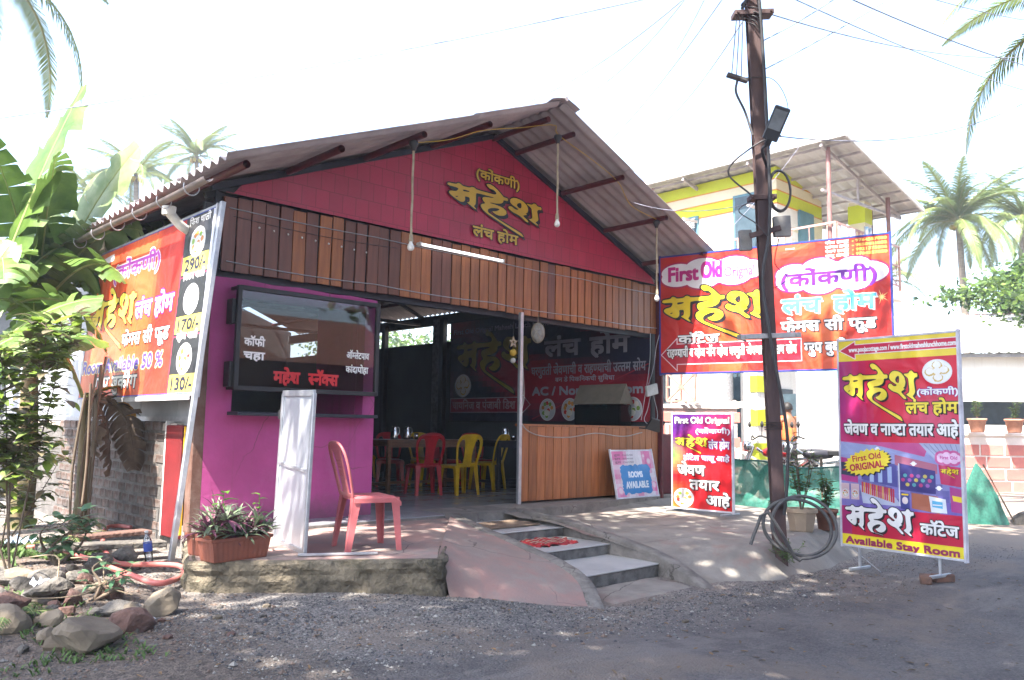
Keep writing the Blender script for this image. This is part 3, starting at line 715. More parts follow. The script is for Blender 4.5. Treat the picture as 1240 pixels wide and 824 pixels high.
mb = MB(); mb.slab([(3.3, 3.2), (10.32, 3.2), (6.83, 4.64)], 7.64, 7.70); mb.v = [(a, c, b) for a, b, c in mb.v]; mb.build('gable_backing', M_dark, B, recalc=True)
mb = MB(); mb.bar((3.2, 7.58, roofz(3.2)-.10), (6.83, 7.58, 4.65), .05, .06); mb.bar((10.4, 7.58, roofz(10.4)-.10), (6.83, 7.58, 4.65), .05, .06); mb.build('gable_trim', M_beam, B)
pr = Print((3.3, 7.58, 0), (1, 0, 0), (0, 0, 1)); GOLD = (.56, .36, .035); gz_ = 0
pr.text('(कोंकणी)', 3.24, 3.98, 4.05, 4.15, GOLD, .05, BLK, .10, .10, z=3)
pr.logo(2.78, 4.40, 3.43, 4.01, GOLD, BLK, z=3, sh=.022, ow=.010)
pr.text('लंच होम', 3.2, 3.97, 3.31, 3.42, GOLD, .05, BLK, .09, .10, z=3)
pr.build('gable_lettering', B)
# roof: corrugated sheets, each a piece
def sheet_mesh(L_, W_, m):
    mb = MB(); n = 7*8; amp = .024; top = []; bot = []
    for k in range(2):
        s = L_*k; top.append([(s, W_*i/n, amp*math.cos(2*math.pi*7*i/n)) for i in range(n+1)]); bot.append([(s, W_*i/n, amp*math.cos(2*math.pi*7*i/n)-.007) for i in range(n+1)])
    mb.grid(top); mb.grid([r[::-1] for r in bot])
    for k in range(2): mb.grid([top[k], bot[k]] if k else [bot[k], top[k]], smooth=False)
    for c in (0, n): mb.quad(top[0][c], bot[0][c], bot[1][c], top[1][c])
    o = mb.build('roof_sheet', m); d = o.data; bpy.data.objects.remove(o); return d
th = math.atan(.40)
shU = sheet_mesh(1.42, 1.10, M_roof); shL = sheet_mesh(2.95, 1.10, M_roof); shR = sheet_mesh(2.62, 1.10, M_roof)
for k in range(12):
    y = 6.40+1.05*k; jy = rr.uniform(-.01, .01)
    for side in (1, -1):
        rot = (0, th, 0) if side == 1 else (0, math.pi-th, 0)
        for me, s0, dz in ((shU, .03, .012), (shL if side == -1 else shR, 1.36, -.002)):
            x = 6.83+side*s0*math.cos(th); z = 4.752-s0*math.sin(th)+dz
            o = link('roof_sheet', me, B)
            if side == 1: o.matrix_local = Matrix.Translation(Vector((x, y+jy, z+.002*(k % 2)))-B.location) @ Matrix.Rotation(th, 4, 'Y')
            else: o.matrix_local = Matrix.Translation(Vector((x, y+jy, z+.002*(k % 2)))-B.location) @ Matrix.Rotation(th, 4, 'Y').inverted() @ Matrix.Scale(-1, 4, (1, 0, 0))
mb = MB()
for s in (1, -1): mb.grid([[(6.83, 6.33+.1*i, 4.80) for i in range(130)], [(6.83+s*.14, 6.33+.1*i, 4.75+.012*math.cos(i*4.2)) for i in range(130)], [(6.83+s*.24, 6.33+.1*i, 4.71+.016*math.cos(i*4.2)) for i in range(130)]])
mb.tube([(6.83, 6.33, 4.79), (6.83, 19.2, 4.79)], .03, 8); mb.build('ridge_cap', M_roof, B)
for x in (3.05, 3.98, 4.9, 5.82, 7.2, 8.08, 8.98, 9.87):
    mb = MB(); z = roofz(x)-.085; mb.tube([(x, 6.50+rr.uniform(-.05, .06), z), (x, 19.2, z)], .036, 10, caps=False)
    mb.build('purlin', M_pipe, B)
mb = MB(); mb.tube([(6.83, 6.62, 4.62), (6.83, 19.2, 4.62)], .036, 10); mb.build('purlin', M_pipe, B)
for y in (7.72, 10.6, 13.6, 16.6):
    mb = MB(); mb.bar((3.2, y, roofz(3.2)-.15), (6.83, y, 4.60), .05, .06); mb.bar((10.4, y, roofz(10.4)-.15), (6.83, y, 4.60), .05, .06); mb.bar((3.2, y, 3.05), (10.4, y, 3.05), .05, .06)
    mb.bar((6.83, y, 3.05), (6.83, y, 4.6), .05, .05); mb.build('roof_truss', M_dark, B)
# yellow cord under the roof
mb = MB(); mb.tube(cat_rom([(4.85, 6.62, 3.82), (5.4, 6.7, 4.02), (5.82, 6.66, 4.22), (6.5, 6.75, 4.46), (6.9, 6.6, 4.56), (7.0, 6.62, 4.47), (7.6, 6.6, 4.30), (8.1, 6.6, 4.13), (8.5, 6.7, 3.92), (8.95, 6.62, 3.8)], 6), .005, 5); mb.build('yellow_cord', mat('yellow_cord', (.6, .4, .05)), B)
# gutter under the left eave
mb = MB(); gp = []
for i in range(30):
    y = 6.7+.3*i; z = 2.99-.012*math.sin(i*.5)
    gp.append([(2.80+.042*math.cos(a), y, z+.03+.04*math.sin(a)) for a in [math.pi+math.pi*k/8 for k in range(9)]])
mb.grid(gp); mb.build('gutter', mat('old_pvc_gutter', (.20, .16, .15), (.12, .10, .095), scale=5, rough=.6), B)
for i in range(9):
    mb = MB(); y = 7.0+.62*i; mb.tube([(2.78+.068*math.cos(a), y, 2.99+.075*math.sin(a)) for a in [math.pi*.9+2*math.pi*.62*k/12 for k in range(13)]]+[(2.95, y, 3.10)], .006, 5); mb.build('gutter_hook', M_steel, B)
mb = MB(); mb.tube(cat_rom([(2.85, 7.7, 2.92), (2.98, 7.7, 2.8), (3.12, 7.72, 2.72), (3.15, 7.72, 2.45)], 6), .045, 10); mb.lathe((2.86, 7.7, 2.88), [(.06, 0), (.065, .08)], 12); mb.build('down_pipe', mat('white_pvc', (.62, .61, .58), (.5, .49, .46), scale=8, rough=.45), B)
# left side wall: sheets over bricks
for i in range(7):
    mb = MB(); y0 = 8.25+1.0*i; mb.box((3.28, y0+.5, 1.95), (.03, .985, 2.05), bev=.006); mb.build('wall_sheet', M_sheetw, B)
mb = MB(); mb.box((3.27, 7.97, 1.95), (.03, .53, 2.05), bev=.006); mb.build('wall_sheet', M_sheetw, B)
mb = MB(); mb.box((3.24, 11.4, 2.05), (.035, 7.2, .04)); mb.box((3.24, 11.4, .99), (.05, 7.2, .05)); mb.build('wall_rail', M_steel, B)
mb = MB(); mb.box((3.23, 11.4, .905), (.10, 6.7, .09), bev=.01); mb.build('wall_ledge', mat('flaking_plaster', (.50, .45, .40), (.25, .20, .17), scale=8, rough=.9, bump=.8, bscale=20), B)
mb = MB(); mb.box((3.28, 11.6, .25), (.225, 6.7, 1.25)); mb.build('brick_mortar_bed', mat('grey_mortar', (.13, .12, .115), (.08, .075, .07), scale=9, rough=.95, bump=.8, bscale=40), B)
M_brick = mat('old_brick', (.10, .055, .042), (.07, .05, .042), scale=7, rough=.95, bump=.7, bscale=50, rand=.35, c3=(.12, .105, .098), s3=5, l3=.46)
mb = MB(); mb.box((0, 0, 0), (.11, .212, .094), bev=.012); bm_ = mb.build('brick', M_brick); bd_ = bm_.data; bpy.data.objects.remove(bm_)
for j in range(12):
    for i in range(15):
        y = 8.37+.228*i+(.114 if j % 2 else 0)
        link('brick', bd_, B, Vector((3.215+rr.uniform(-.006, .006), y, -.27+.108*j))-B.location, (rr.uniform(-.02, .02), rr.uniform(-.02, .02), rr.uniform(-.02, .02)), (1, rr.uniform(.95, 1.01), rr.uniform(.94, 1.01)))
# inside walls
wall_yz([(7.7, 0), (19.2, 0), (19.2, 2.64), (7.7, 2.64)], 10.28, 10.40, M_inw, 'side_wall', B)
mb = MB(); mb.box((10.34, 13.45, 3.10), (.10, 11.4, .2)); mb.build('side_wall_head', M_inw, B)
wall_xz([(3.3, 0), (10.4, 0), (10.4, 3.3), (6.83, 4.6), (3.3, 3.3)], 19.2, 19.3, M_inw, 'back_wall', B)
wall_yz([(7.75, 0), (19.2, 0), (19.2, 3.1), (7.75, 3.1)], 3.33, 3.40, M_inw, 'side_wall', B)
for y in (12.75, 14.75, 16.9): 
    mb = MB(); mb.box((10.22, y, 1.55), (.10, .12, 3.1)); mb.build('wall_post', M_dark, B)
mb = MB(); mb.box((10.24, 12.95, 1.6), (.05, .26, 3.0), bev=.0); mb.build('pale_brick_pier', mat('pier_grey', (.26, .27, .29), (.12, .125, .135), scale=14, rough=.9, bump=.6), B)
# ------------------------------------------------------------------ sign boards
def board(name, pr, W, H, label, th=.03, frame=True, col=None, group=None, fm=None, base=None):
    o_ = pr.o; c = o_+pr.u*W/2
    t = empty(name, base if base else (c.x, c.y, c.z), label=label, cat='sign', group=group)
    rot = Matrix((pr.u, pr.v, pr.n)).transposed()
    mb = MB(); mb.box(o_+pr.u*W/2+pr.v*H/2-pr.n*(th/2+.002), (W, H, th), rot, bev=.003)
    mb.build('backing_board', fm or mat('backing_grey', (.35, .36, .40), rough=.6), t)
    if frame:
        mb = MB(); f = .022
        for a, b, sx, sy in ((0, H/2, f, H+f*2), (W, H/2, f, H+f*2), (W/2, 0, W, f), (W/2, H, W, f)):
            mb.box(o_+pr.u*a+pr.v*b-pr.n*(th/2), (sx, sy, th+.01), rot, bev=.002)
        mb.build('frame', frame if not isinstance(frame, bool) else M_steel, t)
    return t
def fnoise(u, v, s=2.5, k=0): return noise.noise((u*s, v*s, k))
BLUEF = mat('blue_frame_paint', (.03, .05, .30), rough=.5)

# board hung along the left side wall
pr = Print((2.95, 10.35, 1.20), (0, -1, 0), (.10, 0, 1.7)); W, H = 3.27, 1.70
def lb(u, v):
    c = lerp3((.56, .05, .025), (.68, .16, .05), .5+.9*fnoise(u*2, v, 2, 3)); return lerp3(c, (.42, .012, .02), sst(.72, .80, u)*.7)
pr.bgfun(2.62, H, lb, 30, 14)
pr.rect(2.62, 0, W-.05, H, (.03, .03, .035), 1); pr.rect(W-.05, 0, W, H, (.6, .62, .75), 1)
pr.line([(2.615, .01), (2.615, H-.01)], .012, (.6, .05, .12), 1.6)
for (v0, v1, price, cy, tv, nm, kd) in ((1.13, 1.30, '290/-', 1.44, 1.60, 'फिश थाली', 0), (.57, .73, '170/-', .90, 1.07, 'चिकन थाली', 1), (.02, .19, '130/-', .35, .51, 'व्हेज थाली', 0)):
    pr.rect(2.64, v0, 3.21, v1, (.80, .66, .10), 1.5); pr.text(price, 2.70, 3.16, v0+.03, v1-.03, (.02, .02, .05), .06, z=2.5)
    pr.text(nm, 2.70, 3.17, tv-.0, tv+.055, WHT, .03, z=2.5)
    pr.plate(2.93, cy-.02, .17, .145, 2, kd if kd else 0, int(v0*100)); pr.rect(2.62, v0-.03, 3.22, v0-.022, (.6, .05, .12), 1.6)
pr.rect(0, 0, W, .02, BLUE, 1.7); pr.rect(0, H-.018, W, H, BLUE, 1.7); pr.rect(0, 0, .018, H, (.5, .05, .1), 1.7)
pr.poly([(.28, 1.62), (.62, 1.64), (.62, 1.56), (.3, 1.54)], (.75, .68, .7), 1.6)
pr.text('(कोंकणी)', .70, 2.04, 1.31, 1.45, (.45, .06, .42), .05, WHT, .10, z=2.6)
pr.logo(.10, 1.50, .52, 1.24, (.82, .66, .10), BLK, z=2.6, sh=.016, ow=.009)
pr.text('लंच होम', 1.52, 2.52, .82, .97, WHT, .04, PUR, .10, z=2.6)
pr.text('फेमस सी फूड', 1.22, 2.50, .545, .66, WHT, .04, BLK, .10, .12, z=2.6)
pr.text('Room Available 50 %', .04, 2.42, .29, .43, (.10, .05, .38), .05, (.8, .72, .35), .09, z=2.6)
pr.text('ग्रुप बुकींग'.replace('ग्', '{ग}'), .52, 1.80, .10, .22, WHT, .04, BLK, .10, .12, z=2.6)
ls = board('hanging_signboard', pr, W, H, 'long red menu signboard with three prices, hung on the left side wall', base=(2.98, 8.7, 1.2))
pr.build('printed_face', ls)
mb = MB()
mb.box((2.935, 8.75, 1.175), (.012, 3.15, .04), bev=.002)
mb.build('torn_hem', mat('white_vinyl_back', (.62, .62, .64), rough=.5), ls)
mb = MB(); mb.bar((2.80, 7.04, -.26), (3.085, 7.04, 2.93), .045, .045, bev=.004); mb.build('pole', M_steel, ls)
for a, b in (((3.25, 8.85, 3.04), (3.05, 8.45, 2.86)), ((3.25, 9.9, 3.05), (3.05, 9.5, 2.88)), ((3.1, 7.62, 2.9), (3.06, 7.1, 2.88))):
    mb = MB(); mb.tube([a, b], .014, 8); mb.build('stay_rod', mat('rusty_rod', (.22, .13, .09), (.35, .30, .27), scale=20, rough=.7), ls)
mb = MB()
for k in range(6): mb.tube(cat_rom([(3.07, 10.0+.02*k, 2.86+.03*math.sin(k)), (3.02, 10.05, 2.93+.02*k), (2.97, 10.02-.03*k, 2.9)], 4), .006, 5)
mb.build('rope_knot', mat('jute_rope', (.45, .38, .28), rough=1), ls)

# large red banner at the right end
pr = Print((9.70, 7.12, 1.76), (.228, -.974, 0), (0, 0, 1)); W, H = 3.09, 1.70
pr.bgfun(W, H, lambda u, v: lerp3((.52, .02, .015), (.66, .14, .04), sst(-.25, .5, fnoise(u*2.2, v, 2.2, 9))*.8*sst(.05, .4, u)), 34, 18)  # sunlit orange painted into the print, shaded left end kept deep red
pr.cloud(.02, 1.50, 1.20, 1.62, (.84, .80, .84), (.40, .01, .10), 1)
pr.cloud(1.66, 3.02, 1.00, 1.46, (.84, .82, .86), (.40, .01, .10), 1)
pr.text('First', .14, .58, 1.33, 1.53, (.55, .01, .22), .05, (.8, .6, .7), .03, z=3)
pr.text('Old', .63, .92, 1.34, 1.57, (.60, .02, .28), .05, (.8, .6, .7), .03, z=3)
pr.text('Orignal', .96, 1.38, 1.33, 1.47, (.62, .10, .38), .03, z=3)
pr.logo(.04, 1.53, .44, 1.24, YEL, BLK, z=3, sh=.024, ow=.014)
pr.text('कॉटेज', .28, .88, .43, .53, WHT, .05, BLK, .10, .15, z=3)
ar = [(.02, .27), (.26, .50), (.26, .42), (1.98, .42), (1.98, .13), (.26, .13), (.26, .04)]
pr.poly(ar, (.42, .01, .03), 1.2); pr.line(ar, .012, (.75, .6, .65), 1.6, closed=True)
pr.text('राहण्याची व व्हेज नॉन व्हेज घरगुती जेवणाची उत्तम सोय'.replace('ण्', '{ण}').replace('व्', '{व}').replace('त्', '{त}'), .11, 1.92, .235, .34, WHT, .03, BLK, .10, .10, z=2.6)
pr.text('(कोंकणी)', 1.74, 2.92, 1.12, 1.27, (.14, .015, .30), .06, z=3)
pr.text('लंच', 1.74, 2.24, .76, .93, SKYB, .06, WHT, .06, .12, z=3.2)
pr.text('होम', 2.39, 2.90, .77, .94, SKYB, .06, WHT, .06, .12, z=3.2)
pr.text('फेमस सी फूड', 1.72, 2.90, .52, .64, WHT, .05, BLK, .10, .14, z=3)
pr.text('{ग}रुप बुकींग', 2.02, 2.62, .235, .35, WHT, .05, BLK, .10, .14, z=3)
for i, (nm, num) in enumerate((('परेश ठाकूर', '- 9764557080'), ('एकनाथ ठाकूर', '- 9850481002'), ('पराग ठाकूर', '- 9921375806'), ('राजू ठाकूर', '- 9764557050'))):
    v = 1.635-.058*i; pr.text(nm, 2.31, 2.60, v, v+.034, WHT, .03, z=2.5); pr.text(num, 2.64, 3.05, v, v+.034, (.82, .66, .12), .04, z=2.5)
pr.rect(1.80, 1.62, 1.92, 1.635, WHT, 1.5)
for k in range(10):
    a = k*math.pi/5; L_ = .10 if k % 2 else .055; pr.poly([(2.97, .90), (2.97+.008*math.cos(a+1.57), .90+.008*math.sin(a+1.57)), (2.97+L_*math.cos(a), .90+L_*math.sin(a)), (2.97-.008*math.cos(a+1.57), .90-.008*math.sin(a+1.57))], (.85, .55, .2), 1.5+k*.03)
pr.plate(2.84, .27, .17, .12, 2, 1, 4)
for r_ in ((0, 0, W, .014), (0, H-.014, W, H), (0, 0, .014, H), (W-.014, 0, W, H)): pr.rect(*r_, (.03, .03, .25), 2.2)
bb = board('roadside_banner', pr, W, H, 'wide red banner with phone numbers and white cloud shapes beside the roof edge', th=.025, frame=BLUEF, base=(10.05, 5.6, 1.76))
pr.build('printed_face', bb)
for u_ in (.0, 1.55, 3.07):
    q = pr.o+pr.u*u_-pr.n*.05; mb = MB(); mb.bar((q.x, q.y, -.12 if u_ else .0), (q.x, q.y, 3.46), .035, .035); mb.build('support_post', M_pipe, bb) if u_ in (.0,) else None

# tall standee near the road
pr = Print((8.52, 3.96, -.19), (-.139, -.99, 0), (.012, 0, 1)); W, H = 1.25, 2.12
def bgb(u, v):
    c = lerp3((.34, .03, .20), (.60, .012, .04), sst(-.1, .45, u+.15*fnoise(u, v, 3)-.0)); 
    return lerp3(c, (.66, .16, .30), max(0, 1-abs(u-.8)*3.3)*max(0, 1-abs(v-.6)*6)*.6)
pr.bgfun(W, H, bgb, 16, 30)
pr.rect(0, 1.895, W, H, (.80, .62, .05), .6); pr.rect(0, 0, W, .115, (.82, .68, .03), .6)
ar = [(.02, 2.01), (.20, 2.10), (.20, 2.065), (W, 2.065), (W, 1.965), (.20, 1.965), (.20, 1.915)]
pr.poly(ar, (.55, .02, .07), 1.0); pr.line(ar[:-1]+[ar[-1]], .008, (.8, .7, .75), 1.3, closed=True)
pr.text('www.poojacottage.com / www.firstoldmaheshlunchhome.com', .13, 1.235, 1.99, 2.04, WHT, .04, z=2)
pr.logo(.05, .86, 1.27, 1.86, (.82, .66, .06), BLK, z=3, sh=.022, ow=.012)
pr.plate(1.05, 1.745, .145, .12, 2, 1, 8)
pr.text('(कोंकणी)', .85, 1.24, 1.525, 1.575, WHT, .05, PUR, .10, z=3)
pr.text('लंच होम', .73, 1.235, 1.35, 1.445, (.82, .66, .06), .05, BLK, .10, .14, z=3)
pr.text('जेवण व नाष्टा तयार आहे'.replace('ष्', '{ष}'), .06, 1.23, 1.135, 1.235, WHT, .05, BLK, .10, .14, z=3)
# the printed picture of the dining hall
y0, y1 = .40, 1.06
def q4(pts, c, z): pr.poly(pts, c, z)
pr.bgfun(W, .0001, lambda u, v: (0, 0, 0), 1, 1)
for i in range(20):
    for j in range(12):
        u, v = (i+.5)/20, (j+.5)/12; c = lerp3((.16, .12, .42), (.32, .36, .62), v+.4*fnoise(u, v, 5)); c = lerp3(c, (.06, .06, .22), .5 if .12 < v < .55 and fnoise(u, v, 9, 2) > .1 else 0)
        pr.rect(W*i/20, y0+(y1-y0)*j/12, W*(i+1)/20, y0+(y1-y0)*(j+1)/12, c, .8)
q4([(0, 1.06), (.45, 1.02), (.9, .93), (.95, 1.06)], (.50, .08, .26), 1.1); q4([(.0, 1.02), (.0, .92), (.3, .94), (.62, .96), (.4, 1.03)], (.30, .36, .62), 1.2)
q4([(.60, .94), (1.02, .86), (1.02, .77), (.60, .84)], (.42, .14, .22), 1.3); q4([(.85, 1.06), (1.25, 1.06), (1.25, .95), (1.02, .88)], (.36, .40, .58), 1.2)
for k in range(7): pr.line([(.9+.05*k, 1.05), (1.05+.03*k, .90+.006*k)], .006, (.2, .2, .35), 1.5)
pr.cloud(1.02, 1.24, .87, .98, (.75, .5, .7), (.55, .1, .3), 1.5); pr.text('First Old', 1.05, 1.21, .915, .945, (.55, .05, .3), .03, z=2.4)
q4([(1.03, .86), (1.25, .84), (1.25, .66), (1.05, .68)], (.50, .03, .12), 1.6); pr.logo(1.05, 1.22, .74, .84, YEL, BLK, z=2.4)
q4([(0, .90), (.20, .87), (.20, .64), (0, .66)], (.45, .05, .25), 1.3); q4([(.0, .85), (.17, .83), (.17, .70), (0, .72)], (.04, .05, .10), 1.5); pr.rect(.03, .76, .11, .775, (.5, .02, .05), 1.7)
for a in (0, .11): pr.rect(a+.01, .47, a+.10, .63, (.62, .45, .50), 1.5); pr.plate(a+.055, .53, .038, .042, 1.7, 0, 3)
q4([(.24, .84), (.62, .85), (.62, .62), (.24, .68)], (.08, .08, .30), 1.3)
for x in (.33, .42, .52): pr.rect(x, .66, x+.045, .82, (.35, .45, .70), 1.5)
q4([(.22, .62), (.60, .52), (.66, .44), (.25, .44)], (.42, .46, .62), 1.3)
rnd = random.Random(5)
for i in range(16):
    x = .24+.022*i; c = [(.50, .03, .06), (.60, .28, .03), (.45, .02, .06)][i % 3]; b = .60-.0035*i
    pr.rect(x, b-.05-.002*i, x+.017, b+.055, c, 1.7+.01*i)
q4([(.64, .86), (1.0, .80), (1.0, .58), (.64, .60)], (.05, .04, .20), 1.5); pr.line([(.64, .85), (.64, .45)], .012, (.6, .62, .7), 2)
for i in range(14): pr.ell(.68+.022*i, .70+.05*math.sin(i*2.1), .02, .018, [(.45, .05, .2), (.1, .35, .4), (.55, .45, .1), (.3, .1, .4)][i % 4], 1.8+.02*i)
q4([(.76, .58), (1.02, .56), (1.03, .40), (.76, .43)], (.38, .12, .07), 1.5); q4([(.65, .58), (.74, .57), (.74, .40), (.65, .42)], (.05, .06, .25), 1.6); pr.ell(.695, .50, .03, .035, (.7, .6, .6), 1.9); pr.rect(.66, .55, .73, .565, YEL, 1.9)
q4([(.93, .56), (1.09, .54), (1.10, .41), (.95, .41)], (.68, .72, .78), 1.8); q4([(.96, .52), (1.06, .51), (1.06, .45), (.96, .46)], (.10, .40, .65), 2.0); pr.rect(.965, .475, 1.055, .485, WHT, 2.3)
q4([(1.13, .66), (1.25, .64), (1.25, .42), (1.14, .43)], (.40, .05, .25), 1.7); q4([(1.15, .58), (1.24, .57), (1.24, .52), (1.16, .53)], YEL, 2)
for x, y in ((.36, .83), (.79, .86), (1.03, .64), (.15, .80), (.42, .99), (.30, .96)): pr.ell(x, y, .022, .022, (.85, .85, .9), 2.1); pr.ell(x, y, .035, .008, (.7, .75, .9), 2.0)
pr.rect(0, .115, W, .40, (.50, .012, .05), 1.3); pr.rect(0, .115, .12, .40, (.36, .02, .14), 1.35)
st_ = [( .305+(.262 if k % 2 == 0 else .228)*math.cos(2*math.pi*k/48)*1.0, .855+(.135 if k % 2 == 0 else .112)*math.sin(2*math.pi*k/48)+.0) for k in range(48)]
st_ = [(x, y+(x-.305)*.18) for x, y in st_]
pr.poly([(x+.012, y-.012) for x, y in st_], BLK, 2.6); pr.poly(st_, (.82, .66, .05), 2.8)
pr.text('First Old', .15, .46, .85, .91, (.45, .02, .06), .03, z=3.4, rot=.17); pr.text('ORIGINAL', .12, .49, .755, .82, (.45, .02, .06), .05, z=3.4, rot=.17)
pr.logo(.04, .80, .13, .55, WHT, BLK, z=4, sh=.024, ow=.013) if False else None
# tail-less large name under the picture
def shortlogo(u0, u1, v0, v1, col, z):
    W_ = u1-u0; sx = W_/860.; sy = (v1-v0)/460.
    def put(dx, dy, c, zz):
        for V, F in _lg:
            V2 = []
            for x, y in V:
                if y > 500: x, y = 440+(x-440)*.33, 500+(y-500)*.10
                V2.append((u0+(x-58)*sx+dx, v1-(y-38)*sy+dy))
            pr.faces(V2, F, c, zz)
    for k in range(8): put(.012*W_*math.cos(k*.785), .012*W_*math.sin(k*.785), BLK, z-.5+.03*k)
    for k, f in enumerate((.5, 1.)): put(.024*W_*f, -.024*W_*f, BLK, z-.25+.03*k)
    put(0, 0, col, z)
shortlogo(.05, .78, .16, .50, WHT, 4)
pr.text('कॉटेज', .84, 1.20, .20, .29, WHT, .05, BLK, .10, .14, z=4)
pr.text('Available Stay Room', .05, 1.20, .025, .092, (.30, .02, .10), .07, z=3)
sd = board('standee', pr, W, H, 'tall standee by the road with yellow top, starburst and printed hall picture', th=.045, frame=mat('white_standee_frame', (.62, .62, .70), rough=.5), base=(8.43, 3.34, -.43))
pr.build('printed_face', sd)
for uu, zz in ((.18, -.43), (1.0, -.385)):
    q = pr.o+pr.u*uu-pr.n*.03; mb = MB(); mb.bar((q.x, q.y, -.2), (q.x, q.y, zz+.02), .022, .022); mb.bar((q.x-.17, q.y+.03, zz+.02), (q.x+.16, q.y-.03, zz+.02), .03, .03, bev=.004); mb.build('foot', M_steel, sd)
mb = MB(); q = pr.o-pr.n*.04; a = q+pr.u*.05; b = q+pr.u*.4; mb.tube([(a.x, a.y, -.2), (b.x, b.y, -.42)], .004, 5); mb.build('stay_wire', M_steel, sd)
M_brk2 = mat('stray_brick', (.20, .10, .07), (.12, .075, .06), scale=12, rough=.95, bump=.9, bscale=40)
def rock_mb(c, r, seed, sq=(1, 1, 1), sub=2, flat=.55, rot=0):
    bm = bmesh.new(); bmesh.ops.create_icosphere(bm, subdivisions=sub, radius=1); rnd = random.Random(seed); mb = MB()
    planes = [(Vector((rnd.gauss(0, 1), rnd.gauss(0, 1), rnd.gauss(0, 1))).normalized(), rnd.uniform(flat, .92)) for _ in range(9)]
    vs = []
    for v in bm.verts:
        p = v.co.copy()
        for n_, d in planes:
            t = p.dot(n_)-d
            if t > 0: p -= n_*t
        p *= 1+.10*noise.noise(p*2.5+Vector((seed, 0, 0)))+.05*noise.noise(p*7+Vector((0, seed, 0)))
        p = Vector((p.x*sq[0], p.y*sq[1], p.z*sq[2]))*r; p.rotate(Matrix.Rotation(rot, 3, 'Z')); vs.append(p+Vector(c))
    mb.add(vs, [tuple(v.index for v in f.verts) for f in bm.faces]); bm.free(); return mb
for (c, rz, lab) in (((8.30, 3.06, -.395), .4, 'broken brick propping the front foot of the tall standee, nearer piece'), ((8.50, 2.98, -.395), -.5, 'broken brick under the tall standee foot, farther piece')):
    mb = MB(); mb.box(c, (.21, .10, .075), Matrix.Rotation(rz, 3, 'Z'), bev=.01); tag(mb.build('loose_brick', M_brk2), lab, 'brick')

# small standee on the apron
pr = Print((9.25, 6.60, -.06), (.03, -1, 0), (0, 0, 1)); W, H = .90, 1.24
def bgs(u, v):
    c = lerp3((.58, .012, .02), (.42, .018, .08), sst(.55, 1, v)); c = lerp3(c, (.09, .02, .20), sst(.55, 1.05, v*.85+(.6-u)*.55)); 
    c = lerp3(c, (.12, .35, .08), max(0, 1-abs(v-.55)*5)*max(0, 1-u*3.5)); return lerp3(c, (.70, .25, .03), max(0, 1-v*3.2)*max(0, 1-u*2.6))
pr.bgfun(W, H, bgs, 22, 28)
pr.text('First Old Orignal', .05, .86, 1.115, 1.195, WHT, .05, BLK, .10, .08, z=2)
pr.text('(कोंकणी)', .37, .87, .985, 1.035, WHT, .04, PUR, .09, z=2)
pr.logo(.05, .55, .72, .97, (.82, .68, .06), BLK, z=2, sh=.02, ow=.014)
pr.text('लंच होम', .56, .86, .79, .875, WHT, .04, PUR, .10, z=2)
pr.text('हॉटेल चालू आहे', .18, .86, .635, .69, WHT, .04, PUR, .10, z=2)
pr.text('जेवण', .09, .50, .44, .555, WHT, .05, BLK, .10, .14, z=2)
pr.text('तयार', .27, .71, .26, .37, WHT, .05, BLK, .10, .14, z=2)
pr.text('आहे', .52, .86, .07, .18, WHT, .05, BLK, .10, .14, z=2)
pr.plate(.18, .14, .155, .125, 2, 0, 12)
s2_ = board('standee', pr, W, H, 'small red and purple standee on the cement apron beside the wooden front', th=.03, frame=mat('white_standee_frame', (.62, .62, .70)), base=(9.26, 6.15, -.1))
pr.build('printed_face', s2_)
for yy in (6.58, 5.74): mb = MB(); mb.tube([(9.10, yy+.02, -.085), (9.45, yy-.02, -.085)], .014, 8); mb.build('foot', M_steel, s2_)

# rooms board leaning on the wooden panel
n_ = Vector((0, -1, .20)).normalized()
pr = Print((9.02, 7.34, .012), (1, .03, 0), (-.05, .17, 1)); W, H = .98, .66
pr.bgfun(W, H, lambda u, v: lerp3((.62, .58, .66), (.60, .12, .32), sst(.1, .6, fnoise(u, v, 3, 5)+.9*max(abs(u-.5), abs(v-.5))-.15)), 14, 10)
rp = []; rnd = random.Random(2)
for k in range(70):
    t = k/70*4; s = int(t); f = t-s; jit = rnd.uniform(0, .035)
    x, y = [(f, 0), (1, f), (1-f, 1), (0, 1-f)][s]; rp.append((.18+.66*x+(jit if s == 1 else -jit if s == 3 else 0), .07+.36*y+(jit if s == 2 else -jit if s == 0 else 0)))
pr.poly(rp, (.03, .20, .50), 1.2)
pr.text('ROOMS', .33, .66, .28, .36, (.7, .75, .85), .06, z=2); pr.text('AVAILABLE', .24, .77, .13, .22, (.7, .75, .85), .06, z=2)
for i, (a, b) in enumerate((('रूम', '9764557080'), ('रूम', '9850481002'), ('रूम', '9764557050'))): pr.text(a, .06, .20, .585-.05*i, .605-.05*i, (.05, .05, .1), .02, z=2); pr.text('- '+b, .22, .50, .585-.05*i, .605-.05*i, (.1, .1, .15), .01, z=2)
for cx, cy, r in ((.86, .50, .05), (.90, .16, .055), (.10, .10, .06), (.75, .58, .03)): pr.ell(cx, cy, r, r, (.66, .30, .48), 1.0, n=20); pr.ell(cx, cy, r*.7, r*.7, (.68, .52, .62), 1.3, n=20)
rb = board('leaning_board', pr, W, H, 'white and pink board leaning on the wooden panel, saying rooms available', th=.02, frame=mat('white_standee_frame', (.62, .62, .70)), base=(9.5, 7.35, 0))
pr.build('printed_face', rb)

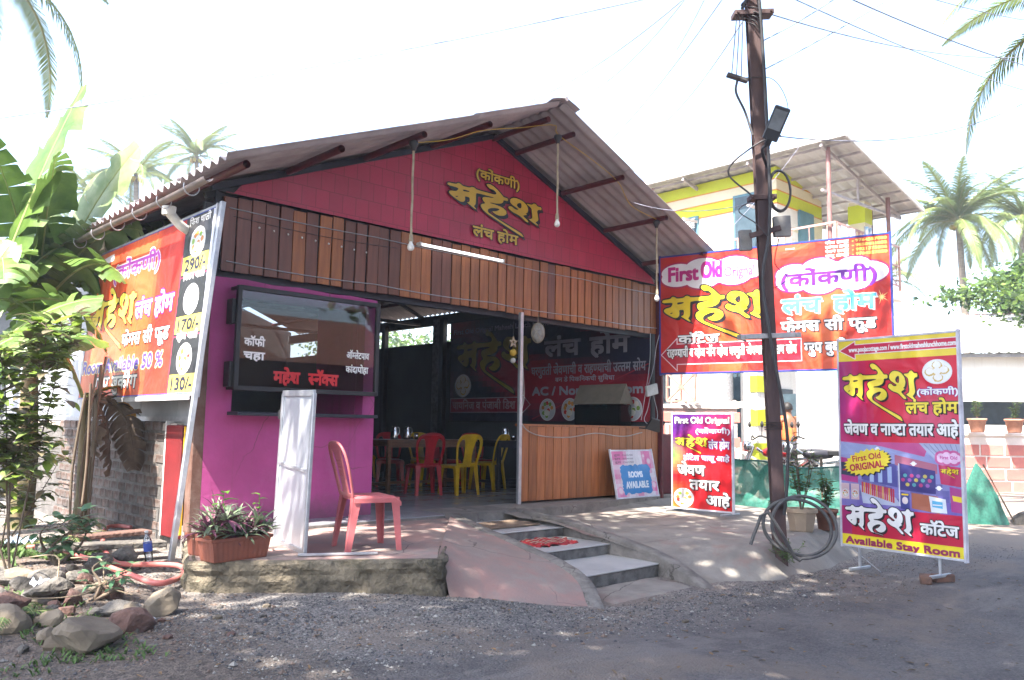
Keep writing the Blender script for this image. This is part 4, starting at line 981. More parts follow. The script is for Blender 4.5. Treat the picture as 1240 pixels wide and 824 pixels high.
# banner inside the hall on the far side wall
pr = Print((10.25, 12.55, 1.07), (0, -1, 0), (0, 0, 1)); W, H = 4.85, 1.93
pr.bgfun(W, H, lambda u, v: lerp3((.02, .02, .05), (.34, .012, .03), sst(-.15, .35, fnoise(u*1.4, v+u*.5, 2.4, 1)+.15*u)), 40, 18)
pr.text('First Old Orignal Mahesh Lunch Home', .10, 2.68, 1.68, 1.77, (.35, .30, .40), .03, z=3)
pr.logo(.20, 2.25, .50, 1.72, (.38, .30, .03), BLK, z=3, sh=.018, ow=.01)
pr.text('लंच', 2.58, 3.40, 1.13, 1.37, (.36, .36, .44), .06, z=3); pr.text('होम', 3.62, 4.44, 1.12, 1.37, (.36, .36, .44), .06, z=3)
pr.text('घरगुतती जेवणाची व राहण्याची उत्तम सोय'.replace('ण्', '{ण}').replace('त्', '{त}'), 2.26, 4.76, .81, .94, (.36, .36, .44), .03, z=3)
pr.text('वन डे पिकनिकची सुविधा', 2.84, 4.14, .68, .745, (.45, .45, .55), .03, z=3)
pr.text('AC / Non AC Room', 2.29, 4.70, .46, .60, (.36, .38, .46), .06, z=3)
ar = [(.04, .17), (.04, .435), (1.95, .435), (2.02, .50), (2.24, .30), (2.0, .12), (1.95, .17)]; pr.poly(ar, (.30, .01, .04), 1.2); pr.line(ar, .014, (.5, .4, .45), 1.8, closed=True)
pr.text('चायनिज व पंजाबी डिश', .10, 1.86, .23, .355, (.5, .35, .4), .03, z=3)
for x in (2.66, 3.18, 3.80, 4.50): pr.plate(x, .21, .19, .19, 2, 0, int(x*10))
pr.plate(.40, .68, .24, .22, 2, 1, 2); pr.line([(2.3, .05), (4.8, .9)], .02, (.4, .03, .05), 1.5)
ib = board('wall_banner', pr, W, H, 'dark red and black printed banner on the wall inside the dining hall', th=.02, frame=M_dark, base=(10.26, 10.1, 1.07)); pr.build('printed_face', ib)

# ------------------------------------------------------------------ kiosk display case with glass
kc = empty('display_case', (4.27, 7.5, 1.29), label='black framed glass display case with white and red lettering on the kiosk front', cat='display case')
x0, x1, z0, z1, yf = 3.47, 5.05, 1.29, 2.25, 7.44
mb = MB()
for a, b in (((x0, yf, z0), (x1, yf, z0)), ((x0, yf, z1), (x1, yf, z1)), ((x0, yf, z0-.02), (x0, yf, z1+.02)), ((x1, yf, z0-.02), (x1, yf, z1+.02))): mb.bar(a, b, .045, .045, bev=.004)
mb.build('frame', M_dark, kc)
for a, b in (((x0, yf, z0), (x0, 7.595, z0)), ((x1, yf, z0), (x1, 7.595, z0)), ((x0, yf, z1), (x0, 7.595, z1)), ((x1, yf, z1), (x1, 7.595, z1))): mb = MB(); mb.bar(a, b, .03, .03); mb.build('bracket', M_dark, kc)
for z in (1.42, 2.02): mb = MB(); mb.box((x0-.03, 7.52, z), (.05, .12, .24), bev=.004); mb.build('hinge_block', M_dark, kc)
mb = MB(); mb.box(((x0+x1)/2, yf, (z0+z1)/2), (x1-x0-.05, .005, z1-z0-.05)); mb.build('glass_pane', glass_mat('case_glass', (.62, .64, .66), .0), kc)
for tx_, a_, b_, c_, d_, cl_, bo_ in (('कॉफी', .24, .45, 1.70, 1.765, WHT, .05), ('चहा', .24, .455, 1.57, 1.635, WHT, .06), ('ऑ{म}लेटपाव', 1.375, 1.65, 1.655, 1.715, WHT, .04), ('कांदापोहा', 1.37, 1.645, 1.505, 1.565, WHT, .04), ('महेश', .56, .84, 1.36, 1.46, (.55, .01, .02), .07), ('{स}नॅ{क}स', .94, 1.28, 1.36, 1.46, (.55, .01, .02), .07)):
    pr = Print((3.3, yf-.006, 0), (1, 0, 0), (0, 0, 1)); pr.text(tx_, a_, b_, c_, d_, cl_, bo_, z=1); pr.build('lettering', kc)

# ------------------------------------------------------------------ lamps under the roof
M_rope = mat('jute_rope', (.45, .38, .28), rough=1)
M_bulb = mat('white_glass_bulb', (.80, .80, .78), (.74, .74, .72), rough=.25, bump=0)
bulblab = ['first white bulb on a rope, hanging above the left boards of the facade', 'second white bulb on a rope, hanging before the red gable', 'third white bulb on a rope, hanging beside the wide red banner']
b0 = None
for (x, zt, zb), lab in zip(((4.86, 3.84, 2.74), (6.99, 4.46, 3.37), (8.95, 3.78, 2.71)), bulblab):
    t = empty('hanging_bulb', (x, 6.62, zt), label=lab, cat='light bulb', group='white bulbs hanging on ropes under the roof overhang')
    L_ = zt-zb
    mb = MB(); mb.lathe((x, 6.62, zt-.05), [(.0, .05), (.045, .05), (.05, .02), (.03, -.02), (.022, -.05), (0, -.05)], 12); mb.build('ceiling_rose', M_dark, t)
    mb = MB(); mb.tube([(x+.003*math.sin(i), 6.62, zt-.08-(L_-.17)*i/14) for i in range(15)], [.013 if i % 2 else .0115 for i in range(15)], 7)
    mb.tube([(x, 6.62, zb+.13), (x, 6.62, zb+.06)], [.018, .026], 8); mb.build('rope', M_rope, t)
    mb = MB(); mb.lathe((x, 6.62, zb), [(.0, -.035), (.018, -.032), (.033, -.015), (.036, .005), (.028, .028), (.017, .05), (.016, .075), (0, .075)], 14); mb.build('bulb', M_bulb, t)
t = empty('tube_light', (6.33, 7.57, 3.06), label='long white tube light fixed on the upper boards under the gable', cat='tube light')
mb = MB(); mb.tube([(5.70, 7.55, 3.055), (6.97, 7.55, 3.055)], .016, 10); mb.build('tube', mat('lit_tube', (.85, .85, .85), (.85, .85, .85), bump=0, rough=.2, emit=((.95, .97, 1), .55)), t)
mb = MB(); mb.box((6.33, 7.59, 3.06), (1.34, .03, .03), bev=.003)
for x in (5.68, 6.99): mb.box((x, 7.56, 3.055), (.03, .05, .045), bev=.004)
mb.build('batten', mat('white_plastic', (.7, .7, .7)), t)
fl = empty('fairy_light_string', (4.2, 7.6, 2.98), label='string of tiny white fairy lights along the left upper boards', cat='fairy lights')
mb = MB(); mb.tube(sag((3.45, 7.61, 2.97), (5.4, 7.61, 2.97), .03, 10), .003, 4); mb.build('wire', M_dark, fl)
for i in range(9):
    mb = MB(); x = 3.72+.158*i; mb.lathe((x, 7.605, 2.90-.006*i), [(0, -.012), (.01, -.006), (.01, .006), (0, .012)], 6); mb.build('tiny_lamp', M_bulb, fl)
# floodlight at the panel
t = empty('flood_light', (9.9, 7.45, 1.05), label='small silver flood light on an arm over the wooden panel, right end', cat='flood light')
mb = MB(); R2 = Matrix.Rotation(-.9, 3, 'X') @ Matrix.Rotation(.35, 3, 'Y'); mb.box((9.93, 7.38, 1.03), (.26, .20, .035), R2, bev=.008); mb.build('housing', M_dark, t)
mb = MB(); mb.box(Vector((9.93, 7.38, 1.03))+R2 @ Vector((0, 0, .02)), (.22, .16, .006), R2); mb.build('lens', mat('lamp_lens', (.62, .66, .70), rough=.1, bump=0), t)
mb = MB(); mb.tube([(9.93, 7.40, 1.0), (9.88, 7.5, .98), (9.8, 7.6, .99)], .01, 6); mb.build('arm', M_dark, t)
# meter box with cables at the right post
t = empty('switch_box', (9.98, 7.5, 1.55), label='small white switch box hanging on loose cables by the right post', cat='switch box')
mb = MB(); mb.box((9.98, 7.48, 1.55), (.27, .04, .16), Matrix.Rotation(-.22, 3, 'Y'), bev=.008); mb.build('box', mat('old_white_plastic', (.50, .50, .48)), t)
mb = MB()
for pts in ([(9.93, 7.5, 1.63), (10.08, 7.52, 1.9), (10.12, 7.5, 2.2), (10.2, 7.5, 2.4)], [(9.98, 7.5, 1.47), (9.9, 7.5, 1.25), (9.8, 7.48, 1.1), (9.9, 7.42, 1.0)], [(10.05, 7.5, 1.47), (10.15, 7.5, 1.2), (10.1, 7.5, 1.05)], [(9.75, 7.5, 1.1), (9.95, 7.5, 1.9), (9.98, 7.5, 2.4)]): mb.tube(cat_rom(pts, 5), .005, 5)
mb.build('cable', M_steel, t)
mb = MB(); mb.tube(cat_rom([(7.37, 7.56, 1.75), (7.40, 7.56, 1.35), (7.35, 7.56, 1.05), (7.6, 7.56, .88), (8.2, 7.56, .84), (8.8, 7.56, .90), (9.4, 7.56, .86), (9.8, 7.52, .92)], 8), .007, 6)
tag(mb.build('loose_cable', mat('grey_cable', (.38, .36, .34), rough=.5)), 'grey cable drooping across the top of the lower wooden panel', 'cable')
# hanging ornaments by the front post
orn = empty('star_ornament', (7.10, 7.5, 2.35), label='hanging star ornament with a yellow ball, left of the white front post', cat='ornament')
mb = MB(); sp = []
for k in range(10):
    r = .075 if k % 2 == 0 else .03; a = math.pi/2+k*math.pi/5; sp.append((7.14+r*math.cos(a), 2.03+r*math.sin(a)))
hs_ = [(7.14+.5*(x-7.14), 2.03+.5*(z-2.03)) for x, z in sp]
mb.slab(sp, 7.49, 7.51, [hs_]); mb.v = [(a, c, b) for a, b, c in mb.v]; mb.build('star', mat('straw', (.50, .38, .26)), orn)
mb = MB(); mb.lathe((7.14, 7.5, 1.90), [(.045*math.sin(a), -.045*math.cos(a)) for a in [math.pi*k/8 for k in range(9)]], 12); mb.build('yellow_ball', mat('yellow_thread', (.60, .38, .04)), orn)
mb = MB(); mb.lathe((7.14, 7.5, 1.80), [(.035*math.sin(a), -.035*math.cos(a)) for a in [math.pi*k/8 for k in range(9)]], 12); mb.build('pale_ball', mat('pale_shell', (.5, .48, .45)), orn)
mb = MB(); mb.tube([(7.14, 7.5, 2.4), (7.14, 7.5, 2.1)], .003, 4); mb.build('string', M_dark, orn)
orn = empty('shell_ornament', (7.55, 7.5, 2.4), label='round shell ornament in a net, right of the white front post', cat='ornament')
mb = MB(); mb.lathe((7.58, 7.5, 2.19), [(.085*math.sin(a), -.13*math.cos(a)) for a in [math.pi*k/10 for k in range(11)]], 14); mb.build('shell', mat('grey_shell', (.36, .35, .34), (.2, .19, .18), scale=20, bump=.5), orn)
mb = MB()
for k in range(6):
    for s in (1, -1): mb.tube([(7.58+.09*math.sin(a)*math.cos(k*1.05+s*a), 7.5+.09*math.sin(a)*math.sin(k*1.05+s*a), 2.19-.135*math.cos(a)) for a in [math.pi*q/10 for q in range(11)]], .003, 4)
mb.tube([(7.58, 7.5, 2.32), (7.58, 7.5, 2.42)], .004, 4); mb.build('net', M_rope, orn)

# ------------------------------------------------------------------ plastic chairs
def chair(name, m, label, loc, rz, group=None, lattice=True, holes=True):
    t = empty(name, (0, 0, 0), label=label, cat='chair', group=group)   # faces +x
    mb = MB(); rows = []
    for i in range(15):
        u = i/14; r = []
        for j in range(13):
            v = j/12-.5; wv = .44-.05*(1-u); z = .43-.012*math.cos(v*3.14)*math.sin(u*3.1)+.0
            z -= .03*sst(.86, 1, u)+ .02*sst(.4, .5, abs(v)); r.append((-.19+.38*u, v*wv, z))
        rows.append(r)
    mb.grid(rows); mb.grid([[Vector(p)-Vector((0, 0, .012)) for p in r][::-1] for r in rows])
    ed = [rows[0], [r[-1] for r in rows], rows[-1][::-1], [r[0] for r in rows][::-1]]
    for e in ed: mb.grid([e, [Vector(p)-Vector((0, 0, .035)) for p in e]])
    mb.build('seat', m, t)
    def bk(u, v):       # u across, v up 0..1
        z = .42+.43*v; return (-.195-.09*v-.03*v*v+.10*(u*u)*(1.0-.2*v)*.6/.04*.04*9*.25, u, z)
    out = [(-.165, 0), (-.185, .25), (-.205, .55), (-.20, .78), (-.165, .92), (-.10, .985), (0, 1.0), (.10, .985), (.165, .92), (.20, .78), (.205, .55), (.185, .25), (.165, 0)]
    slotR = [(.070, .06), (.140, .06), (.162, .25), (.180, .55), (.174, .74), (.146, .84), (.110, .86), (.088, .78), (.070, .55), (.062, .3)]
    hl = [slotR, [(-x, y) for x, y in slotR][::-1]]
    if lattice:
        for a in range(-2, 3):
            for b in range(9):
                x = a*.026+(.013 if b % 2 else 0); y = .22+b*.058
                if abs(x) < .058: hl.append([(x-.008, y), (x, y+.018), (x+.008, y), (x, y-.018)])
    out = [tuple(p[:2]) for p in cat_rom([(x, y, 0) for x, y in out], 3)][:]+[(.10, -.0), (.06, .0), (-.06, 0), (-.10, 0)]
    mb = MB(); mb.solid(out, hl, bk, .012); 
    rim = [Vector(bk(x, y)) for x, y in out[:-4]]; mb.tube([p+Vector((-.006, 0, 0)) for p in rim], .011, 7)
    mb.build('backrest', m, t, recalc=True)
    for sx, sy in ((1, 1), (1, -1), (-1, 1), (-1, -1)):
        mb = MB(); tx, ty = (.155 if sx > 0 else -.175), .18 if sx > 0 else .16
        bx, by = (.185 if sx > 0 else -.235), .215 if sx > 0 else .185
        vs = []
        for z, x, y, a in ((.415, tx, ty, .048), (.30, tx+(bx-tx)*.30, ty+(by-ty)*.3, .040), (0, bx, by, .027)):
            # L section, open towards the inside
            for px, py in ((sx*a*.5, sy*a*.5), (-sx*a, sy*a*.5), (-sx*a, sy*a*.5-sy*.008), (sx*a*.5-sx*.008, sy*a*.5-sy*.008), (sx*a*.5-sx*.008, -sy*a), (sx*a*.5, -sy*a)): vs.append((x+px, sy*y+py, z))
        fs = [(k*6+i, k*6+(i+1) % 6, (k+1)*6+(i+1) % 6, (k+1)*6+i) for k in range(2) for i in range(6)]+[(12, 13, 14, 15, 16, 17)]
        mb.add(vs, fs); mb.build('leg', m, t, recalc=True)
    t.location = loc; t.rotation_euler = (0, 0, rz); return t
M_pinkc = mat('faded_pink_plastic', (.52, .15, .155), (.43, .11, .12), scale=4, rough=.42, bump=.05, c3=(.56, .24, .23), s3=4, l3=.58)
M_redc2 = mat('red_plastic', (.45, .012, .02), rough=.3, bump=.02); M_yelc = mat('yellow_plastic', (.62, .38, .01), rough=.3, bump=.02)
chair('plastic_chair', M_pinkc, 'faded pink plastic chair standing outside on the terrace', (3.885, 5.75, -.03), -.26)
rc = chair('plastic_chair', M_redc2, 'red plastic chair at the near side of the table, left of the yellow one', (7.28, 9.45, 0), 1.25, 'plastic chairs in the dining hall', lattice=False)
yc = chair('plastic_chair', M_yelc, 'yellow plastic chair at the near side of the table, right of the red one', (7.72, 9.2, 0), 1.45, 'plastic chairs in the dining hall', lattice=False)
for src, lab, loc, rz in ((rc, 'red chair seen from the front behind the wooden table, leftmost inside', (7.85, 11.1, 0), -2.1),
    (yc, 'yellow chair behind the wooden table, beyond the near red chair', (8.45, 10.9, 0), -1.7), (rc, 'red chair half hidden behind the near yellow chair', (8.7, 10.75, 0), -1.6),
    (yc, 'yellow chair left of the dark table, right of the near yellow chair', (8.75, 9.75, 0), 1.9), (rc, 'red chair in profile at the dark table beside the front post', (9.1, 8.95, 0), 2.6),
    (rc, 'red chair under the dark table in deep shade', (9.3, 10.6, 0), -1.9), (yc, 'yellow chair at the left edge of the opening beside the kiosk', (6.6, 10.4, 0), .6),
    (rc, 'red chair deep inside the hall by the far table, left', (7.6, 13.0, 0), -1.6), (yc, 'yellow chair deep inside the hall by the far table, right', (8.6, 13.1, 0), -1.6)):
    c = copy_tree(src); c.location = loc; c.rotation_euler = (0, 0, rz); c['label'] = lab
def table(loc, L_, W_, m, lab, mtop=None):
    t = empty('dining_table', loc, label=lab, cat='table'); x, y, z = loc
    mb = MB(); mb.box((x, y, .745), (L_, W_, .03), bev=.004); mb.build('table_top', mtop or m, t)
    for s in (-1, 1): mb = MB(); mb.box((x, y+s*(W_/2-.05), .69), (L_-.1, .03, .08)); mb.build('apron_rail', m, t)
    for sx in (-1, 1):
        for sy in (-1, 1): mb = MB(); mb.box((x+sx*(L_/2-.05), y+sy*(W_/2-.05), .365), (.055, .055, .73), bev=.004); mb.build('leg', m, t)
    mb = MB(); mb.bar((x-L_/2+.05, y, .12), (x+L_/2-.05, y, .12), .04, .04)
    for s in (-1, 1): mb.bar((x+s*(L_/2-.05), y-W_/2+.05, .12), (x+s*(L_/2-.05), y+W_/2-.05, .12), .04, .04)
    mb.build('foot_rail', m, t); return t
M_tw = mat('table_wood', (.20, .10, .055), (.13, .065, .035), scale=4, stretch=(1, 6, 6), rough=.4)
table((7.75, 10.2, 0), 1.7, .8, M_tw, 'brown wooden dining table behind the near red and yellow chairs')
table((9.35, 9.8, 0), 1.3, .75, M_dark, 'dark dining table with steel jug by the front post')
table((7.9, 13.8, 0), 1.9, .8, M_tw, 'brown dining table far back in the hall')
M_ss = mat('stainless_steel', (.62, .63, .65), rough=.16, metal=1, bump=0)
def jug(loc, lab):
    t = empty('water_jug', loc, label=lab, cat='jug'); 
    mb = MB(); mb.lathe(loc, [(0, 0), (.055, 0), (.058, .02), (.055, .10), (.042, .14), (.036, .165), (.045, .20), (.043, .20), (.034, .165), (.04, .14), (.05, .02), (0, .015)], 18); mb.build('body', M_ss, t)
    x, y, z = loc; mb = MB(); mb.tube(cat_rom([(x+.04, y, z+.18), (x+.085, y, z+.17), (x+.09, y, z+.10), (x+.055, y, z+.05)], 5), .006, 6); mb.build('handle', M_ss, t)
jug((7.25, 10.15, .76), 'steel water jug, left one on the brown wooden table'); jug((7.52, 10.2, .76), 'steel water jug, right one on the brown wooden table')
jug((8.98, 9.6, .76), 'steel water jug on the dark table by the post')
for i, (x, y, lab) in enumerate(((9.14, 9.57, 'steel tumbler beside the jug on the dark table, nearest the jug'), (9.24, 9.55, 'steel tumbler on the dark table, middle of three'), (9.32, 9.53, 'steel tumbler on the dark table, farthest right'), (7.62, 10.1, 'steel tumbler beside the jugs on the brown table'))):
    mb = MB(); mb.lathe((x, y, .76), [(0, 0), (.028, 0), (.035, .10), (.033, .10), (.026, .006), (0, .006)], 14); tag(mb.build('tumbler', M_ss), lab, 'tumbler', 'steel tumblers on the tables')
# fish tank with house-shaped lid
t = empty('fish_tank', (10.0, 8.45, 1.0), label='fish tank with a house shaped tan lid before the inside banner', cat='fish tank')
mb = MB()
for a, b, c, d in ((9.85, 8.0, 10.15, 8.0), (9.85, 8.9, 10.15, 8.9), (9.85, 8.0, 9.85, 8.9), (10.15, 8.0, 10.15, 8.9)): mb.box(((a+c)/2, (b+d)/2, 1.17), (max(.008, c-a), max(.008, d-b), .34))
mb.build('glass_wall', glass_mat('tank_glass', (.55, .68, .66), .05), t)
mb = MB(); mb.box((10.0, 8.45, 1.14), (.275, .875, .26)); mb.build('water', glass_mat('green_water', (.25, .45, .38), .03), t)
mb = MB(); mb.slab([(9.83, 1.35), (10.17, 1.35), (10.0, 1.66)], 7.97, 8.93); mb.v = [(a, c, b) for a, b, c in mb.v]; mb.build('lid', mat('tan_board', (.26, .22, .17), (.21, .18, .14)), t, recalc=True)
mb = MB(); mb.box((10.0, 8.45, .97), (.36, .95, .05)); 
for sx in (-.14, .14):
    for sy in (-.42, .42): mb.box((10.0+sx, 8.45+sy, .475), (.04, .04, .95))
mb.build('stand', M_dark, t)

# ------------------------------------------------------------------ things on the terrace
# steel sheet door leaf set upright, turned edge-on
t = empty('metal_door', (3.385, 6.15, -.03), label='narrow shiny steel door leaf standing open on the terrace', cat='door')
a0, a1 = Vector((3.30, 5.74, -.02)), Vector((3.48, 6.56, -.02)); b0_, b1_ = Vector((3.33, 5.74, 1.20)), Vector((3.51, 6.56, 1.22))
M_sil = mat('shiny_tin_sheet', (.62, .64, .68), (.50, .53, .58), scale=2.2, rough=.36, metal=.55, bump=.35, bscale=5, bdist=.03, stretch=(1, 1, .6))
mb = MB(); du = (a1-a0).normalized(); nn = du.cross(Vector((0, 0, 1))); mb.grid([[a0.lerp(a1, i/10).lerp(b0_.lerp(b1_, i/10), j/16)+nn*(.006*noise.noise((i*.5, j*.5, 0))) for i in range(11)] for j in range(17)]); mb.build('sheet', M_sil, t)
mb = MB()
for p, q in ((a0, b0_), (a1, b1_), (a0, a1), (b0_, b1_), (a0.lerp(b0_, .5), a1.lerp(b1_, .52))): mb.bar(p, q, .05 if p != a0.lerp(b0_, .5) else .03, .028, up=nn, bev=.004)
mb.build('frame', M_steel, t)
for z in (.2, 1.0): mb = MB(); mb.tube([(3.50, 6.60, z), (3.50, 6.60, z+.08)], .012, 8); mb.build('hinge', M_dark, t)
mb = MB(); mb.bar((2.95, 5.72, -.018), (4.0, 5.32, -.018), .03, .02, bev=.003) if False else mb.bar((3.20, 5.66, -.015), (3.72, 5.38, -.015), .03, .018, bev=.003)
tag(mb.build('steel_rail', M_steel), 'short flat steel rail lying on the terrace edge beside the planter', 'rail')
def stripleaf(mb, base, d, L_, w_, droop, n=5, mi=0, fold=.25):
    d = Vector(d).normalized(); side = d.cross(Vector((0, 0, 1)))
    side = side.normalized() if side.length > .05 else Vector((1, 0, 0)); p = Vector(base); v = []; dd = d.copy()
    for i in range(n+1):
        t_ = i/n; wd = w_*(.35+.65*math.sin(math.pi*min(1, t_*.75+.12)))*(1-t_**4); up = side.cross(dd).normalized()
        v += [p-side*wd*.5+up*wd*fold, p.copy(), p+side*wd*.5+up*wd*fold]; p = p+dd*L_/n; dd = (dd+Vector((0, 0, -droop/n))).normalized()
    f = []
    for i in range(n):
        for k in range(2): f.append((i*3+k, i*3+k+1, i*3+3+k+1, i*3+3+k))
    mb.add(v, f, smooth=True, mi=mi)
M_lfg = mat('striped_leaf_green', (.13, .19, .10), (.20, .24, .17), scale=14, rough=.4, bump=0, trans=.15, stretch=(1, 1, 1))
M_lfp = mat('purple_leaf', (.11, .03, .07), (.16, .06, .09), scale=10, rough=.45, bump=0, trans=.15)
M_lfl = mat('fresh_green_leaf', (.13, .28, .035), (.09, .20, .03), scale=6, rough=.45, bump=0, trans=.35)
def trough(loc, rz, L_, seed, lab):
    t = empty('plant_trough', loc, label=lab, cat='planter'); rnd = random.Random(seed); rot = Matrix.Rotation(rz, 3, 'Z'); o_ = Vector(loc)
    mb = MB(); N = 36
    for k in range(N):   # ribbed tapering box
        pass
    prof = []
    def ringz(z, s, rib):
        pts = []; hx, hy = L_/2*s, .10*s+.0; seg = 22
        per = [(-hx+2*hx*i/seg, -hy) for i in range(seg)]+[(hx, -hy+2*hy*i/8) for i in range(8)]+[(hx-2*hx*i/seg, hy) for i in range(seg)]+[(-hx, hy-2*hy*i/8) for i in range(8)]
        for i, (x, y) in enumerate(per):
            r_ = rib if i % 2 else 0; nx, ny = (0, -1) if i < seg else (1, 0) if i < seg+8 else (0, 1) if i < 2*seg+8 else (-1, 0); pts.append(o_+rot @ Vector((x+nx*r_, y+ny*r_, z)))
        return pts+[pts[0]]
    mb.grid([ringz(0, .86, 0), ringz(.01, .88, .004), ringz(.14, .97, .004), ringz(.145, 1.03, 0), ringz(.165, 1.04, 0), ringz(.165, .98, 0), ringz(.13, .95, 0)], smooth=False)
    mb.build('trough', mat('terracotta_plastic', (.24, .075, .045), (.18, .06, .04), scale=4, rough=.6), t)
    mb = MB(); mb.add([o_+rot @ Vector((x, y, .13)) for x, y in ((-L_/2+.01, -.09), (L_/2-.01, -.09), (L_/2-.01, .09), (-L_/2+.01, .09))], [(0, 1, 2, 3)]); mb.build('soil', mat('soil', (.05, .035, .025), rough=1), t)
    mb = MB()
    for c in range(int(L_/.05)):
        cx_ = -L_/2+.04+c*.05+rnd.uniform(-.02, .02); cy_ = rnd.uniform(-.06, .06); hz = rnd.uniform(.02, .16); ctr = o_+rot @ Vector((cx_, cy_, .13+hz))
        for k in range(20):
            a = k*2.4+rnd.random(); el = rnd.uniform(-.2, 1.25); d = Vector((math.cos(a)*math.cos(el), math.sin(a)*math.cos(el), math.sin(el)))
            stripleaf(mb, ctr+d*.01, d, rnd.uniform(.12, .22), rnd.uniform(.022, .034), rnd.uniform(.3, 1.2), 4, 0 if rnd.random() < .55 else 1)
    mb.build('foliage', [M_lfg, M_lfp], t)
    return t
tr = trough((2.80, 5.87, -.03), .15, .50, 3, 'brown trough of purple and green striped leaves on the terrace edge')
tr2 = trough((2.79, 6.20, -.03), .25, .36, 9, 'half hidden brown trough of striped leaves behind the first trough')
def sprig(base, h, seed, t, n=7, ll=.09, lw=.045, m=None, name='sprig', lean=(0, 0)):
    rnd = random.Random(seed); b = Vector(base); mb = MB(); tip = b+Vector((lean[0], lean[1], h)); mb.tube([b, b.lerp(tip, .5)+Vector((.01, 0, 0)), tip], [.004, .003, .002], 5); 
    for k in range(n):
        q = b.lerp(tip, .35+.65*k/(n-1)); a = k*2.4+rnd.random()*.6; d = Vector((math.cos(a), math.sin(a), .35)); stripleaf(mb, q, d, ll*rnd.uniform(.8, 1.2), lw, .8, 5, fold=.12)
    o = mb.build(name, m or M_lfl, t); return o
sprig((2.80, 6.1, .10), .33, 1, tr2, 8, .13, .06); sprig((3.0, 5.92, .10), .32, 2, tr, 7, .08, .04)
# ------------------------------------------------------------------ utility pole
up = empty('utility_pole', (7.73, 4.22, -.35), label='leaning rusty steel utility pole with cables and a street lamp, near the road', cat='utility pole')
M_rust = mat('rusty_purple_steel', (.060, .038, .042), (.10, .062, .058), scale=5, rough=.75, bump=.4, bscale=35, stretch=(1, 1, .35), c3=(.12, .075, .06), s3=3, l3=.62)
pb, pt_ = Vector((7.73, 4.22, -.4)), Vector((7.12, 4.17, 7.4))
ax = (pt_-pb).normalized(); px_ = Vector((.72, -.69, 0)); px_ = (px_-ax*px_.dot(ax)).normalized(); py_ = ax.cross(px_)
rot = Matrix((px_, py_, ax)).transposed(); L_ = (pt_-pb).length; mid = (pb+pt_)/2
mb = MB(); mb.box(mid+py_*0, (.012, .085, L_), rot); mb.build('web', M_rust, up)
for s in (-1, 1): mb = MB(); mb.box(mid+py_*(.044*s), (.122, .012, L_), rot, bev=.003); mb.build('flange', M_rust, up)
mb = MB(); mb.box(pb+Vector((0, 0, .05)), (.3, .3, .2), bev=.03)
def onpole(h): return pb+ax*h
def clamp(h, w_, name='clamp', m=None, off=0):
    mb = MB(); c = onpole(h)
    mb.box(c+py_*0-px_*0, (w_, .16, .05), rot, bev=.004)
    for s in (-1, 1): mb.tube([c+px_*s*w_*.42-py_*.1, c+px_*s*w_*.42+py_*.1], .012, 6)
    mb.build(name, m or M_steel, up)
clamp(2.32, .60); clamp(3.72, .26, 'clamp', M_rust); clamp(5.62, .40, 'clamp', M_rust)
for h_, n__ in ((1.38, 5), (.6, 5)):
    mb = MB(); mb.tube([onpole(h_+.0012*i)+px_*(.092*math.cos(a))+py_*(.075*math.sin(a)) for i, a in enumerate([2*math.pi*i/14 for i in range(14*n__)])], .003, 4); mb.build('binding_wire', M_dark, up)
mb = MB(); mb.tube(cat_rom([q for k in range(5) for q in (onpole(5.3+.08*k)+px_*.1, onpole(5.45+.05*k)-py_*.09+px_*.02, onpole(5.6+.03*k)-px_*.11, onpole(5.8)-py_*.1)], 5), .006, 5); mb.build('wire_tangle', M_dark, up)
# down cable along the pole
mb = MB(); mb.tube(cat_rom([onpole(6.9)-px_*.02-py_*.1, onpole(5.5)+px_*.06-py_*.08, onpole(3.6)+px_*.05-py_*.09, onpole(2.9)-px_*.06-py_*.09, onpole(2.3)-px_*.02-py_*.11, onpole(1.4)+px_*.10-py_*.09, onpole(.9)+px_*.08-py_*.09, onpole(.55)+px_*.03-py_*.1], 8), .017, 8); mb.build('down_cable', mat('black_cable', (.05, .05, .055), rough=.45, bump=.1), up)
# junction boxes
for h, s, nm in ((3.42, 1, 'junction_box'), (3.30, -1, 'junction_box')):
    mb = MB(); mb.box(onpole(h)+px_*(.18*s)+py_*(-.02 if s > 0 else .03), (.17 if s > 0 else .12, .07, .21), rot, bev=.006); mb.build(nm, mat('grey_box', (.16, .16, .17), (.24, .23, .22), scale=8, rough=.6), up)
mb = MB(); mb.bar(onpole(3.33)-px_*.16-py_*.07, onpole(3.40)+px_*.15-py_*.07, .03, .05); mb.build('cross_arm', M_rust, up)
# loop of cable on a hook
mb = MB(); c = onpole(3.78)+px_*.17-py_*.05
for k in range(3): mb.tube([c+px_*(.105+.006*k)*math.cos(a)+ax*(.20+.006*k)*math.sin(a)+py_*(.01*k) for a in [2*math.pi*i/24 for i in range(25)]], .010, 6, caps=False)
mb.build('cable_loop', mat('black_cable', (.05, .05, .055)), up)
